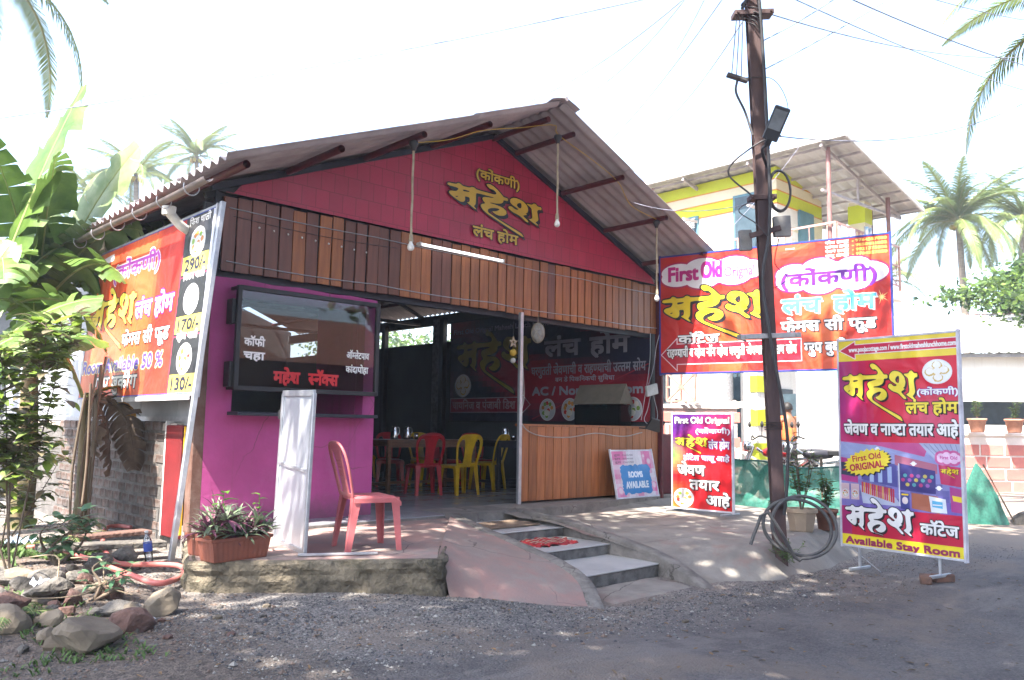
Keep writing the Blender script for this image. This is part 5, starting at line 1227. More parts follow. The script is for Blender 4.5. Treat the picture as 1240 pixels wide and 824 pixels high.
# loose lines near the pole top, insulators
mb = MB(); q = onpole(4.95)-px_*.20-py_*.05
mb.box(q, (.22, .07, .035), rot @ Matrix.Rotation(.35, 3, 'Y'), bev=.004)
for k in range(3): mb.tube([onpole(5.62)-px_*(.17-.03*k)-py_*.05, q+px_*(.05*k-.06)], .005, 5)
mb.tube(cat_rom([q-ax*.02, q-ax*.15-px_*.02, q-ax*.35+px_*.06, onpole(4.35)-px_*.08-py_*.07], 6), .012, 6)
mb.tube(cat_rom([q+px_*.06, onpole(4.9)+px_*.15-py_*.1, onpole(4.6)+px_*.28-py_*.1, onpole(4.4)+px_*.12-py_*.1], 7), .004, 5)
mb.tube(cat_rom([onpole(3.75)-px_*.1, onpole(4.0)-px_*.34-py_*.05, onpole(4.25)-px_*.05-py_*.1, onpole(4.33)+px_*.2-py_*.08], 7), .010, 6)
mb.tube(cat_rom([onpole(3.7)-px_*.1, onpole(3.6)-px_*.24, onpole(3.45)-px_*.1-py_*.09, onpole(3.3)+px_*.02-py_*.1], 6), .006, 5)
mb.tube(cat_rom([onpole(3.3)+px_*.15, onpole(3.05)+px_*.1, onpole(2.9)+px_*.22, onpole(2.8)+px_*.08], 6), .005, 5)
mb.build('service_wiring', mat('weathered_cable', (.09, .085, .09)), up)
# street lamp
sl_ = empty('street_lamp', tuple(onpole(4.0)), label='flat grey LED street lamp head pointing up, fixed on the utility pole', cat='street lamp')
hd = P(940, 150, 8.05); hdir = (P(948, 130, 7.95)-P(931, 170, 8.15)).normalized(); hn = (EYE-hd).normalized(); hn = (hn-hdir*hn.dot(hdir)).normalized(); hs_ = hdir.cross(hn)
hr = Matrix((hs_, hdir, hn)).transposed()
mb = MB(); mb.box(hd, (.155, .34, .05), hr, bev=.018); mb.build('lamp_head', mat('graphite_paint', (.05, .055, .065), rough=.4), sl_)
mb = MB(); mb.box(hd+hn*.027+hdir*.045, (.12, .20, .006), hr, bev=.002); mb.build('lens', mat('led_lens', (.22, .25, .28), rough=.15, bump=0), sl_)
mb = MB(); mb.tube(cat_rom([hd-hdir*.16, hd-hdir*.22, hd-hdir*.30-hs_*.02, onpole(3.95)+px_*.09, onpole(3.70)+px_*.09], 6), [.024]*6+[.015]*19 if False else .016, 8); mb.box(hd-hdir*.19, (.06, .08, .05), hr, bev=.008); mb.build('bracket', M_dark, sl_)
# coil of thick cable at the foot
cc = empty('cable_coil', (7.72, 3.95, -.35), label='coil of thick grey cable leaning at the foot of the utility pole', cat='cable coil')
c = P(968, 641, 7.88); rr2 = random.Random(4); cu = RT; cv = Vector((.10, .14, 1)).normalized()
pts = []
for i in range(76):
    a = math.pi*.95+2*math.pi*i/34; r = .335-.0006*i+.012*math.sin(a*1.7+i*.02); cx_ = .05*math.sin(i*.055)
    pts.append(c+cu*(r*1.0*math.cos(a)+cx_)+cv*(r*.86*math.sin(a)+.02)+fw*(.02*math.sin(i*.3)+.0005*i))
tail = [P(909, 660, 7.75), P(916, 640, 7.78), P(930, 620, 7.8)]
mb = MB(); mb.tube(cat_rom(tail+pts[8:], 2), .0165, 8); mb.build('cable', mat('grey_cable_sheath', (.06, .06, .065), (.09, .088, .085), scale=10, rough=.5), cc)
# weeds at the pole foot
def weed(loc, seed, n, r, h, lab, name='weed', ll=.04, m=None):
    rnd = random.Random(seed); mb = MB(); b = Vector(loc)
    for k in range(n):
        a = rnd.random()*6.28; e = b+Vector((math.cos(a)*r*rnd.random(), math.sin(a)*r*rnd.random(), h*rnd.uniform(.4, 1))); s0 = b+Vector((rnd.uniform(-.2, .2)*r, rnd.uniform(-.2, .2)*r, 0)); mb.tube([s0, s0.lerp(e, .5)+Vector((0, 0, .02)), e], .0018, 4)
        for j in range(6):
            q = s0.lerp(e, .3+.7*j/5); a2 = rnd.random()*6.28; stripleaf(mb, q, (math.cos(a2), math.sin(a2), .5), ll*rnd.uniform(.7, 1.3), ll*.5, .5, 3)
    return tag(mb.build(name, m or M_lfl), lab, 'weed')
M_wd = mat('weed_green', (.10, .17, .05), (.06, .11, .03), scale=8, bump=0, trans=.25)
weed((7.60, 4.05, -.30), 3, 12, .22, .22, 'small green weed growing at the foot of the utility pole', m=M_wd)

# ------------------------------------------------------------------ overhead wires
M_wire = mat('sky_wire', (.25, .26, .34), rough=.5, bump=0)
def wire(a, b, s, lab, r=.0065): mb = MB(); mb.tube(sag(a, b, s, 24), r, 5, caps=False); tag(mb.build('overhead_wire', M_wire), lab, 'wire')
top = onpole(6.9)
wire(P(-60, 152, 9), P(830, -12, 9.5), .10, 'thin wire running from the left edge above the banana plant to the top')
wire(P(585, 140, 14), onpole(6.4), .35, 'thin wire rising from behind the ridge to the pole top')
wire(P(700, 118, 16), onpole(6.7), .35, 'second thin wire behind the ridge rising to the pole')
wire(P(765, 165, 20), onpole(5.7), .4, 'thin wire dropping from the pole towards the yellow house roof')
wire(onpole(6.3), P(1300, 95, 13), .15, 'wire from the pole top running down to the upper right edge', .008)
wire(onpole(6.0), P(1300, 125, 16), .15, 'fainter second wire from the pole top to the right edge')
wire(onpole(4.35)+px_*.2, P(1300, 85, 14), .45, 'sagging wire from the street lamp towards the right edge')
wire(onpole(5.0), P(1120, -30, 12), .05, 'wire rising from the middle of the pole to the upper right')
wire(onpole(5.3), P(1050, -30, 10), .05, 'shorter wire rising steeply beside the pole to the right')
wire(P(972, 172, 16), Vector((10.0, 6.6, 3.45)), .1, 'thin cable slanting from the yellow house down to the banner', .004)
wire(P(905, 320, 16) if False else onpole(3.7), Vector((8.3, 6.55, 3.9)), .12, 'thin cable slanting from the pole to the restaurant roof', .004)

wire(P(690, 210, 18), onpole(6.2), .3, 'third faint wire left of the pole, behind the ridge end')
wire(onpole(6.5), P(1290, 30, 15), .2, 'high faint wire leaving the pole top to the upper right corner')
wire(onpole(5.62)+px_*.18, P(1300, 60, 16), .3, 'wire from the upper crossbar of the pole to the right edge')
wire(P(820, 60, 12), onpole(6.8), .1, 'short wire close to the pole top on its left side')
# ------------------------------------------------------------------ foliage helpers
def leafcloud(mb, pts, size, rnd, mi=None, up=.3):
    for p in pts:
        d = Vector((rnd.gauss(0, 1), rnd.gauss(0, 1), rnd.gauss(0, .6)-up)).normalized(); L_ = size*rnd.uniform(.6, 1.35); s = d.orthogonal().normalized(); s.rotate(Matrix.Rotation(rnd.random()*6.28, 3, d)); n_ = s.cross(d)
        w_ = L_*.28; k = rnd.randrange(3) if mi is None else mi; b = len(mb.v)
        mb.v += [tuple(p), tuple(p+d*L_*.5+s*w_+n_*L_*.06), tuple(p+d*L_), tuple(p+d*L_*.5-s*w_+n_*L_*.06)]
        mb.f.append((b, b+1, b+2)); mb.f.append((b, b+2, b+3)); mb.mi += [k, k]; mb.sm += [False]*2; mb.col += [None]*2
M_bark = mat('grey_bark', (.16, .12, .09), (.09, .07, .05), scale=6, rough=.95, bump=1, bscale=18, stretch=(1, 1, .3))
GL = [mat('leaf_green', (.075, .135, .025), (.05, .10, .02), scale=5, rough=.5, bump=0, trans=.3), mat('leaf_dark', (.04, .085, .02), (.03, .06, .018), scale=5, rough=.5, bump=0, trans=.25), mat('leaf_bright', (.14, .22, .04), (.10, .17, .03), scale=5, rough=.5, bump=0, trans=.35)]
def tree(loc, h, crown, n, leaf, lab, seed, cat='tree', mats=None, clumps=40, name='broadleaf_tree', trunk_r=.25, group=None, hollow=.35):
    rnd = random.Random(seed); t = empty(name, loc, label=lab, cat=cat, group=group); b = Vector(loc); cz = Vector((crown[3], crown[4], h)) ; c = b+cz; rx, ry, rz_ = crown[:3]
    mb = MB(); fork = b.lerp(c, .55); mb.tube([b-Vector((0, 0, .3)), b.lerp(fork, .5)+Vector((.1, .05, 0)), fork], [trunk_r*1.2, trunk_r, trunk_r*.75], 10)
    cl = []
    for k in range(clumps):
        while True:
            v = Vector((rnd.uniform(-1, 1), rnd.uniform(-1, 1), rnd.uniform(-1, 1)))
            if hollow < v.length < 1: break
        cl.append((c+Vector((v.x*rx, v.y*ry, v.z*rz_)), rnd.uniform(.14, .26)))
    for q, s in cl[::3]:
        m_ = fork.lerp(q, .5)+Vector((rnd.uniform(-.1, .1)*rx, rnd.uniform(-.1, .1)*ry, .1*rz_)); mb.tube([fork, m_, q], [trunk_r*.4, trunk_r*.2, trunk_r*.06], 6, caps=False)
    mb.build('trunk', M_bark, t)
    mb = MB(); pts = []
    for i in range(n):
        q, s = cl[rnd.randrange(len(cl))]; v = Vector((rnd.gauss(0, 1), rnd.gauss(0, 1), rnd.gauss(0, .8)))*s*.75; pts.append(q+Vector((v.x*rx, v.y*ry, v.z*rz_)))
    leafcloud(mb, pts, leaf, rnd); o = mb.build('crown', mats or GL, t); o['kind'] = 'stuff'; return t

# palms
def frond_mesh(L_, droop, seed, m, n=34, ll=.55, name='frond', lw=.035, hang=.6, per=3):
    rnd = random.Random(seed); mb = MB(); p = Vector((0, 0, 0)); d = Vector((1, 0, .75)).normalized(); pts = []; ds = []
    for i in range(n+1): pts.append(p.copy()); ds.append(d.copy()); p = p+d*L_/n; d = (d+Vector((0, 0, -droop/n))).normalized()
    mb.tube(pts, [(.035*(1-i/n)+.006)*min(1, L_/3.3) for i in range(n+1)], 5, mi=1)
    for i in range(3, n+1):
        t = i/n; l = ll*math.sin(math.pi*min(1, .18+t*.80))**.7
        for k in range(per):
            for s in (-1, 1):
                q = pts[i-1].lerp(pts[i], k/per); dr = (Vector((0, s, 0))*.85+ds[i]*.75+Vector((0, 0, -.12+rnd.uniform(-.15, .15)))).normalized(); e = q+dr*l*.55; e2 = e+(dr+Vector((0, 0, -hang*rnd.uniform(.7, 1.3)))).normalized()*l*.45; w_ = ds[i]*lw*.5
                b = len(mb.v); mb.v += [tuple(q-w_), tuple(q+w_), tuple(e+w_), tuple(e-w_), tuple(e2)]; mb.f += [(b, b+1, b+2, b+3), (b+3, b+2, b+4)]; mb.mi += [0, 0]; mb.sm += [False]*2; mb.col += [None]*2
    o = mb.build(name, m); dta = o.data; bpy.data.objects.remove(o); return dta
M_pl = mat('palm_leaf', (.11, .165, .045), (.16, .19, .06), scale=1.5, rough=.45, bump=0, trans=.3)
M_pm = mat('palm_midrib', (.22, .22, .08), rough=.5)
M_pt = mat('palm_trunk', (.20, .17, .14), (.13, .11, .09), scale=4, rough=.95, bump=.8, stretch=(1, 1, 4))
FR = [frond_mesh(3.6, 1.6, 1, [M_pl, M_pm]), frond_mesh(3.8, 2.2, 2, [M_pl, M_pm]), frond_mesh(3.3, .9, 3, [M_pl, M_pm])]
def palm(base, crown, n, lab, seed, sc=1.0, group='coconut palms', angs=None):
    rnd = random.Random(seed); t = empty('coconut_palm', base, label=lab, cat='palm tree', group=group); b = Vector(base); c = Vector(crown)
    mb = MB(); mb.tube([b.lerp(c, i/8)+Vector((math.sin(i/8*3.1)*.25, 0, 0)) for i in range(9)], [.2-.08*i/8 for i in range(9)], 10); mb.build('trunk', M_pt, t)
    for k in range(n):
        me = FR[0 if rnd.random() < .5 else 1] if k > n*.3 else FR[2]; o = link('frond', me, t, c-b)
        el = -1.0+1.9*rnd.random() if k > n*.3 else .25+.5*rnd.random(); a = (k*2.399+rnd.random()*.3) if angs is None else angs[k % len(angs)]+rnd.uniform(-.15, .15)
        o.rotation_euler = (rnd.uniform(-.3, .3), -el*.6, a); s = sc*rnd.uniform(.85, 1.12); o.scale = (s, s, s)
    mb = MB(); rn = random.Random(seed+5)
    for k in range(6): q = c+Vector((.25*math.cos(k), .25*math.sin(k), -.25)); mb.lathe(q, [(.1*math.sin(a), -.13*math.cos(a)) for a in [math.pi*i/6 for i in range(7)]], 8)
    mb.build('coconut_bunch', mat('coconut_green', (.22, .22, .05), (.28, .16, .04), scale=3), t); return t
palm((38, 12.0, -.4), (37.3, 11.9, 10.0), 36, 'full coconut palm at the right, behind the low building', 11, 1.0)
palm((44, 12.5, -.4), (43.4, 11.0, 11.2), 30, 'coconut palm just right of and behind the fullest palm', 12, .9)
palm((43, 17.5, -.4), (42.8, 17.4, 8.8), 18, 'slim coconut palm seen just right of the red banner', 13, .8)
_q = P(165, 212, 40); palm((_q.x, _q.y, -.4), tuple(_q), 20, 'coconut palm behind the left roof edge, nearer the banana plants', 14, .85)
_q = P(238, 190, 46); palm((_q.x, _q.y, -.4), tuple(_q), 18, 'coconut palm behind the left roof slope, right one', 15, .85)
_q = P(110, 235, 44); palm((_q.x, _q.y, -.4), tuple(_q), 16, 'coconut palm far left, half behind banana leaves', 16, .75)
_q = P(-45, -50, 12.5); palm((_q.x, _q.y, -.4), tuple(_q), 26, 'coconut palm above the upper left corner whose fronds hang into view', 17, .82)
_q = P(1350, 5, 14); palm((_q.x, _q.y, -.4), tuple(_q), 22, 'coconut palm at the upper right corner whose fronds hang into view', 18, .95)

# banana plants
def banana_leaf(mb, base, d, L_, W_, droop, seed, tears=.5, mi=0, roll=0, n=26, fold=.25):
    rnd = random.Random(seed); d = Vector(d).normalized(); side = d.cross(Vector((0, 0, 1)))
    side = side.normalized() if side.length > .05 else Vector((1, 0, 0)); side.rotate(Matrix.Rotation(roll, 3, d)); p = Vector(base); pts = []; fr = []
    for i in range(n+1):
        up_ = side.cross(d).normalized(); pts.append(p.copy()); fr.append((side.copy(), up_)); p = p+d*L_/n; d = (d+Vector((0, 0, -droop/n*(.4+1.2*i/n)))).normalized(); side = (side-d*side.dot(d)).normalized()
    mb.tube(pts, [.018*(1-i/n)+.003 for i in range(n+1)], 6, mi=3 if mi == 3 else 1)
    for s in (-1, 1):
        i = 2; gap = 0
        while i < n:
            seg = 1 if rnd.random() < tears else rnd.randint(2, 5); j = min(n, i+seg); hang = rnd.uniform(0, .5)*tears*1.6; rows = []
            for q in range(i, j+1):
                t = q/n; w_ = W_*.5*(math.sin(math.pi*(t*.93+.05))**.55); sd, up_ = fr[q]; a = pts[q]; r = []
                sh = ((q-i)/max(1, j-i)-.5)*(-.10)*w_ if seg > 0 else 0
                for k in range(5):
                    f = k/4; lift = fold*w_*f*(1-f*.6)-hang*w_*f*f+.02*W_*math.sin(q*1.9+k)*f
                    r.append(a+sd*s*w_*f+up_*lift+(pts[min(n, q+1)]-pts[q])*(.9*f*f)+Vector((0, 0, -hang*w_*f*f*.5))+(pts[min(n, q+1)]-pts[q-1])*sh*f)
                rows.append(r)
            mb.grid(rows, mi=mi); i = j
M_bl = mat('banana_leaf', (.12, .20, .04), (.06, .12, .025), scale=3, rough=.42, bump=.25, bscale=30, trans=.25, stretch=(1, 1, 1))
M_blp = mat('banana_leaf_sunlit', (.25, .30, .15), (.13, .20, .07), scale=3, rough=.45, bump=.25, bscale=30, trans=.3)  # paler copy of the leaf green, sunlight put into the colour
M_bd = mat('banana_leaf_dry', (.15, .11, .08), (.085, .06, .045), scale=5, rough=.9, bump=.6, bscale=15, trans=.1)
M_bo = mat('yellowed_leaf', (.55, .28, .04), (.40, .18, .03), scale=4, rough=.6, trans=.3)
M_bm = mat('banana_midrib', (.30, .34, .12), rough=.5)
M_bt = mat('banana_stem', (.19, .14, .075), (.08, .07, .035), scale=4, rough=.8, bump=.7, bscale=14, stretch=(2, 2, .5), c3=(.12, .14, .05), s3=1.3, l3=.5)
def banana(base, top, leaves, lab, seed, r=.11):
    t = empty('banana_plant', base, label=lab, cat='banana plant'); b = Vector(base); c = Vector(top)
    leaves = [(d, L_*1.12, W_*(1.35 if mi != 3 else 1), dr, mi, te, ro) for d, L_, W_, dr, mi, te, ro in leaves]
    mb = MB(); mb.tube([b-Vector((0, 0, .1)), b.lerp(c, .3)+Vector((.03, 0, 0)), b.lerp(c, .7), c], [r*1.3, r*1.1, r*.8, r*.45], 12)
    rnd = random.Random(seed)
    mb.build('stem', M_bt, t)
    for k, (d, L_, W_, dr, mi, te, ro) in enumerate(leaves):
        mb = MB(); banana_leaf(mb, c+Vector((rnd.uniform(-.04, .04), rnd.uniform(-.04, .04), -.05)), d, L_, W_, dr, seed*10+k, te, mi, ro); mb.build('leaf', [M_bl, M_bm, M_blp, M_bd, M_bo], t)
    return t
# directions are chosen for each leaf: (direction, length, width, droop, material, tears, roll)
banana((1.85, 10.0, -.25), (2.0, 10.3, 2.15), [((.30, -.05, 1.3), 2.55, .60, .45, 0, .45, .3), ((-.2, .1, 1.2), 2.2, .55, 1.0, 0, .5, -.2), ((.55, .1, .95), 1.9, .5, 1.6, 0, .85, 0), ((-.7, -.3, .8), 1.9, .5, 1.6, 0, .7, 0), ((-.1, -.8, .7), 1.7, .5, 2.0, 0, .8, .3), ((.5, -.7, .4), 1.5, .42, 2.2, 0, .7, -.6), ((.1, .6, .9), 1.7, .5, 1.5, 2, .6, 0)], 'tall banana plant at the left edge with a torn upright leaf', 1)
banana((2.50, 10.6, -.25), (2.57, 10.9, 2.2), [((.42, -.62, 1.75), 2.15, .52, .75, 2, .35, 1.2), ((.6, -.1, 1.2), 2.0, .5, 1.5, 0, .9, .5), ((-.35, -.3, 1.3), 1.9, .5, 1.0, 0, .7, .4), ((.15, .4, 1.3), 1.9, .5, 1.1, 2, .8, .8), ((.25, -.9, .9), 1.8, .48, 1.9, 0, .85, -.5), ((.75, -.4, .5), 1.5, .42, 2.0, 0, .9, .3), ((.7, -.75, 1.1), 1.9, .5, 1.9, 0, .9, .6), ((.35, -.8, 1.3), 1.8, .46, 1.6, 2, .8, -.8), ((.9, -.1, .8), 1.6, .42, 2.1, 0, .9, 0), ((-.1, -.6, 1.5), 1.9, .5, 1.3, 0, .8, .9), ((-.2, -.9, .4), 1.5, .42, 2.2, 0, .8, .3)], 'banana plant beside the left wall with broad sunlit leaves', 2)
banana((2.78, 9.45, -.25), (2.74, 9.30, 1.25), [((.3, -.5, .05), 1.0, .34, 3.8, 3, 1, .9), ((.1, -.6, -.1), .95, .30, 3.4, 3, 1, -.9), ((-.1, -.5, .1), .9, .3, 3.6, 3, 1, 1.4), ((-.35, .1, 1.0), 1.1, .32, 1.4, 0, .3, 0), ((.45, -.35, .35), .62, .16, 1.6, 4, .2, 0), ((.5, -.5, .0), .5, .13, 1.5, 4, .2, .5)], 'short banana stem with dry brown leaves hanging before the brick wall', 3, .07)
banana((1.35, 8.9, -.25), (1.38, 8.9, 1.15), [((.3, .1, 1.3), 1.5, .42, .9, 0, .5, .5), ((.9, .1, 1.0), 1.5, .5, 1.3, 0, .6, .2), ((.8, .5, .9), 1.4, .45, 1.5, 0, .6, -.3), ((.7, -.3, 1.2), 1.5, .45, 1.2, 0, .6, .5), ((-.4, .1, 1.0), 1.4, .4, 1.2, 0, .6, 0), ((.45, -.3, .8), 1.3, .40, 1.6, 0, .7, .4), ((.1, -.6, .6), 1.1, .36, 1.9, 0, .5, 0)], 'banana plant at the far left edge of the yard, nearest the camera', 4)
# guava-like shrub in front
def shrub(base, stems, lab, seed, ll=.10, lw=.05, name='leafy_shrub', mats=None, per=16, f0=.22, rs=.014):
    rnd = random.Random(seed); t = empty(name, base, label=lab, cat='shrub'); b = Vector(base)
    mb = MB(); lf = MB()
    for (tx, ty, tz) in stems:
        tip = Vector((tx, ty, tz)); pts = cat_rom([b, b.lerp(tip, .4)+Vector((rnd.uniform(-.08, .08), rnd.uniform(-.08, .08), 0)), b.lerp(tip, .75)+Vector((rnd.uniform(-.08, .08), rnd.uniform(-.08, .08), 0)), tip], 5); mb.tube(pts, [rs*(1-.75*i/(len(pts)-1)) for i in range(len(pts))], 6)
        L_ = (tip-b).length
        for k in range(int(per*L_)):
            f = rnd.uniform(f0, 1) ; q = b.lerp(tip, f); a = k*2.4; d = Vector((math.cos(a), math.sin(a), rnd.uniform(-.2, .7)))
            tw = q+d*rnd.uniform(.02, .14); mb.tube([q, tw], .0025, 4, caps=False)
            for s in (-1, 1): dd = d.copy(); dd.rotate(Matrix.Rotation(s*.9, 3, 'Z')); stripleaf(lf, tw, dd, ll*rnd.uniform(.7, 1.25), lw*rnd.uniform(.8, 1.2), rnd.uniform(.2, 1.4), 5, rnd.choice([0, 0, 1, 2]), fold=.06)
    mb.build('branch', M_bark, t); o = lf.build('foliage', mats or [mat('guava_leaf', (.17, .23, .07), (.12, .17, .055), scale=6, rough=.35, bump=0, trans=.25), mat('guava_leaf_old', (.19, .17, .10), (.14, .11, .075), scale=6, rough=.4, bump=0, trans=.2), mat('guava_leaf_young', (.24, .34, .06), (.17, .27, .04), scale=6, rough=.35, bump=0, trans=.4)], t); o['kind'] = 'stuff'
shrub((1.62, 7.0, -.22), [(1.40, 6.9, 1.55), (1.68, 6.8, 1.7), (1.84, 7.0, 1.72), (1.2, 7.0, 1.6)], 'tall leafy shrub with small glossy leaves left of the red menu signboard', 5, .15, .075, per=50, f0=.40, rs=.008)
shrub((1.9, 8.6, -.22), [(1.5, 8.4, 1.2), (1.95, 8.3, 1.4), (1.2, 8.6, 1.5), (2.0, 8.9, .8), (2.3, 8.5, .6)], 'dark leafy shrub in the shade behind the tall glossy shrub', 6, .15, .07, per=34, f0=.25, rs=.008)
shrub((1.95, 7.1, -.15), [(1.85, 7.0, .18), (2.05, 7.0, .25), (2.15, 7.15, .18)], 'low sapling with blue green leaves in the rubble by the hose', 8, .13, .055, name='sapling', per=40, mats=[mat('sapling_leaf', (.09, .19, .10), (.06, .14, .07), scale=6, rough=.3, bump=0, trans=.2)]*3)
shrub((1.85, 5.85, -.2), [(1.92, 5.85, .06), (2.02, 5.75, -.02)], 'small sapling with drooping leaves in front of the hose', 9, .08, .04, name='sapling', per=45, mats=[mat('sapling_leaf', (.09, .19, .10))]*3)
# bare twigs
mb = MB(); rnd = random.Random(8)
for k in range(5): mb.tube(cat_rom([(2.3+.1*k, 8.0+.2*k, -.25), (2.3+.1*k+rnd.uniform(-.05, .05), 8.0+.2*k, .5), (2.32+.1*k, 7.95+.2*k, 1.2+.1*k)], 5), .012, 6)
tag(mb.build('bare_sapling_stems', M_bark), 'cluster of bare thin stems before the old brick wall', 'stems')
# ferns
def fern(base, n, L_, lab, seed):
    t = empty('fern', base, label=lab, cat='fern'); rnd = random.Random(seed); me = frond_mesh(L_, 1.6, seed, [M_wd, M_pm], n=20, ll=.085, lw=.010, name='fern_frond', per=1, hang=.3)
    for k in range(n): o = link('fern_frond', me, t, (0, 0, 0), (0, rnd.uniform(-.4, .1), k*2.4)); s = rnd.uniform(.7, 1.1); o.scale = (s, s, s)
fern((2.25, 8.2, -.2), 9, .55, 'fern growing at the foot of the old brick wall', 21); fern((1.35, 5.6, -.2), 8, .38, 'fern among the rubble at the left edge of the picture', 22)
# grass and ground cover
def cover(name, n, reg, ll, lab, seed, m, zf=gz):
    rnd = random.Random(seed); mb = MB()
    for k in range(n):
        x, y = reg(rnd)
        if noise.noise((x*2.2, y*2.2, seed)) < -.05: continue
        z = zf(x, y)
        for j in range(3): a = rnd.random()*6.28; stripleaf(mb, (x, y, z), (math.cos(a)*.7, math.sin(a)*.7, rnd.uniform(.4, 1.4)), ll*rnd.uniform(.5, 1.2), ll*.22, 1.0, 2, fold=.1)
    tag(mb.build(name, m), lab, 'ground cover', kind='stuff')
cover('ground_weeds', 1500, lambda r: (.75+1.0*r.random()**1.5, 4.1+2.9*r.random()), .05, 'low green weeds creeping between the stones at the lower left', 31, M_wd)
cover('wall_grass', 1500, lambda r: (1.3+1.3*r.random(), 7.3+1.9*r.random()), .10, 'thin grass along the foot of the shrubs and brick wall', 32, M_wd)

# ------------------------------------------------------------------ rubble heap
RK = [mat('basalt_stone', (.13, .118, .105), (.075, .07, .065), scale=5, rough=.92, bump=.9, bscale=25, bdist=.03, c3=(.22, .19, .15), s3=4, l3=.55), mat('laterite_stone', (.14, .078, .062), (.09, .055, .048), scale=6, rough=.95, bump=1, bscale=25, bdist=.03), mat('brown_stone', (.20, .165, .12), (.12, .098, .075), scale=4, rough=.92, bump=.6, bscale=25)]
big = [((1.50, 4.84, -.19), .155, (1.2, .95, .86), 2, 'largest pale stone at the lower left corner of the yard', .3), ((2.10, 5.33, -.19), .135, (1.15, .85, .85), 2, 'tilted angular brown stone before the hose loop', .9),
       ((1.62, 6.0, -.12), .13, (1.25, .9, .6), 0, 'flat topped grey stone lying on the heap with pale edge', .2), ((1.30, 5.65, -.14), .14, (1.2, .8, .6), 1, 'reddish block at the left edge of the heap', .5),
       ((2.20, 6.95, -.12), .10, (1.2, .9, .7), 0, 'grey stone inside the bend of the hose', .2), ((2.48, 7.2, -.13), .11, (.8, 1.5, .7), 0, 'long grey block beside the plastic bottle', .1), ((1.98, 5.95, -.18), .09, (1.2, 1, .8), 1, 'red brick lump just below the hose crossing', 1)]
for k, (c, r, sq, mi, lab, ro) in enumerate(big): tag(rock_mb(c, r, 40+k, sq, 3, .5, ro).build('stone', RK[mi]), lab, 'stone')
HOSE = [G(x_, y_, -.17) for x_, y_ in ((62, 667), (95, 676), (130, 688), (160, 699), (190, 707), (213, 700), (224, 690), (190, 682), (160, 684), (140, 684), (128, 673), (124, 659), (128, 648), (158, 646), (80, 672), (112, 682), (175, 703))]
rnd = random.Random(12); KN = ('dark grey', 'dark grey', 'reddish', 'brown')
for k in range(92):
    x = rnd.uniform(1.0, 2.55); y = rnd.uniform(4.9, 7.7)
    if x > 1.95 and y < 5.9: continue
    if any((x-h.x)**2+(y-h.y)**2 < .0225 for h in HOSE): continue
    r = rnd.uniform(.03, .12); q_ = rnd.randrange(4); big_ = r > .075
    tag(rock_mb((x, y, gz(x, y)+r*.28), r, 100+k, (rnd.uniform(.9, 1.5), rnd.uniform(.8, 1.1), rnd.uniform(.6, 1.0)), 3 if big_ else 2, .42, rnd.random()*3).build('broken_stone', RK[(0, 0, 1, 2)[q_]]), '%s %s broken stone in the rubble heap at the lower left' % ('large' if big_ else 'small', KN[q_]), 'stone', 'broken stones in the rubble heap')
for k in range(9): 
    x, y = [(2.45, 5.3), (2.0, 5.1), (2.3, 5.0), (2.55, 4.9), (1.9, 4.75), (2.7, 5.15), (3.3, 4.3), (2.2, 4.6), (5.2, 3.6)][k]; tag(rock_mb((x, y, gz(x, y)+.008), .022+.004*(k % 3), 200+k, (1.3, 1, .7), 1).build('small_stone', RK[k % 3]), 'small loose stone lying on the gravel in front of the terrace', 'stone', 'small loose stones on the gravel')
mb = MB(); mb.tube([(1.9, 7.5, -.07), (2.75, 7.6, -.05)], .02, 6); 
mb = MB(); mb.box((2.45, 7.62, -.10), (1.0, .22, .05), Matrix.Rotation(-.06, 3, 'Z') @ Matrix.Rotation(.03, 3, 'Y'), bev=.008); tag(mb.build('stone_slab', RK[0]), 'long dark slab lying across the rubble behind the stones', 'slab')
mb = MB(); mb.box((2.62, 8.0, -.06), (.7, .2, .04), Matrix.Rotation(.1, 3, 'Z'), bev=.008); tag(mb.build('stone_slab', RK[1]), 'brown slab at the foot of the brick wall, behind the bottle', 'slab')
# hose
hp_ = [(2.10, 8.45, -.16), (2.20, 7.9, -.14), (2.25, 7.35, -.08), (2.33, 6.85, -.07), (2.42, 6.5, -.13), (2.55, 6.33, -.17), (2.72, 6.40, -.17), (2.80, 6.62, -.16), (2.74, 6.88, -.15), (2.55, 7.0, -.12), (2.38, 7.05, -.08), (2.26, 7.25, -.04), (2.27, 7.55, .02), (2.36, 7.85, .05), (2.50, 8.1, .03), (2.68, 8.3, -.02)]
hp = []
for x_, y_, dz_ in ((34, 664, .01), (62, 667, .03), (95, 676, .03), (130, 688, .03), (160, 699, .02), (190, 707, .015), (213, 700, .015), (224, 690, .015), (216, 683, .015), (190, 682, .02), (160, 684, .03), (140, 684, .04), (128, 673, .05), (124, 659, .07), (128, 648, .09), (142, 645, .09), (158, 646, .08)):
    q = G(x_, y_, -.17); hp.append((q.x, q.y, gz(q.x, q.y)+dz_+.045))
mb = MB(); mb.tube(cat_rom(hp, 8), .021, 10); tag(mb.build('garden_hose', mat('pink_hose', (.52, .16, .14), (.45, .13, .12), scale=5, rough=.4, bump=.05)), 'faded pink garden hose looped over the rubble', 'hose')
# vines
mb = MB()
for k, pts in enumerate([[(1.4, 6.5, .0), (1.30, 6.1, -.1), (1.42, 5.75, -.12), (1.7, 5.65, -.12), (1.9, 5.8, -.08)], [(1.6, 6.6, .0), (1.7, 6.2, .05), (1.65, 5.95, -.05)], [(1.85, 6.4, 0), (1.95, 6.1, .02), (1.9, 5.8, -.1), (2.0, 5.6, -.15)]]): mb.tube(cat_rom(pts, 8), .0045, 6)
tag(mb.build('dry_vine', mat('dry_vine_bark', (.26, .20, .13))), 'dry curling vine lying over the rubble stones', 'vine')
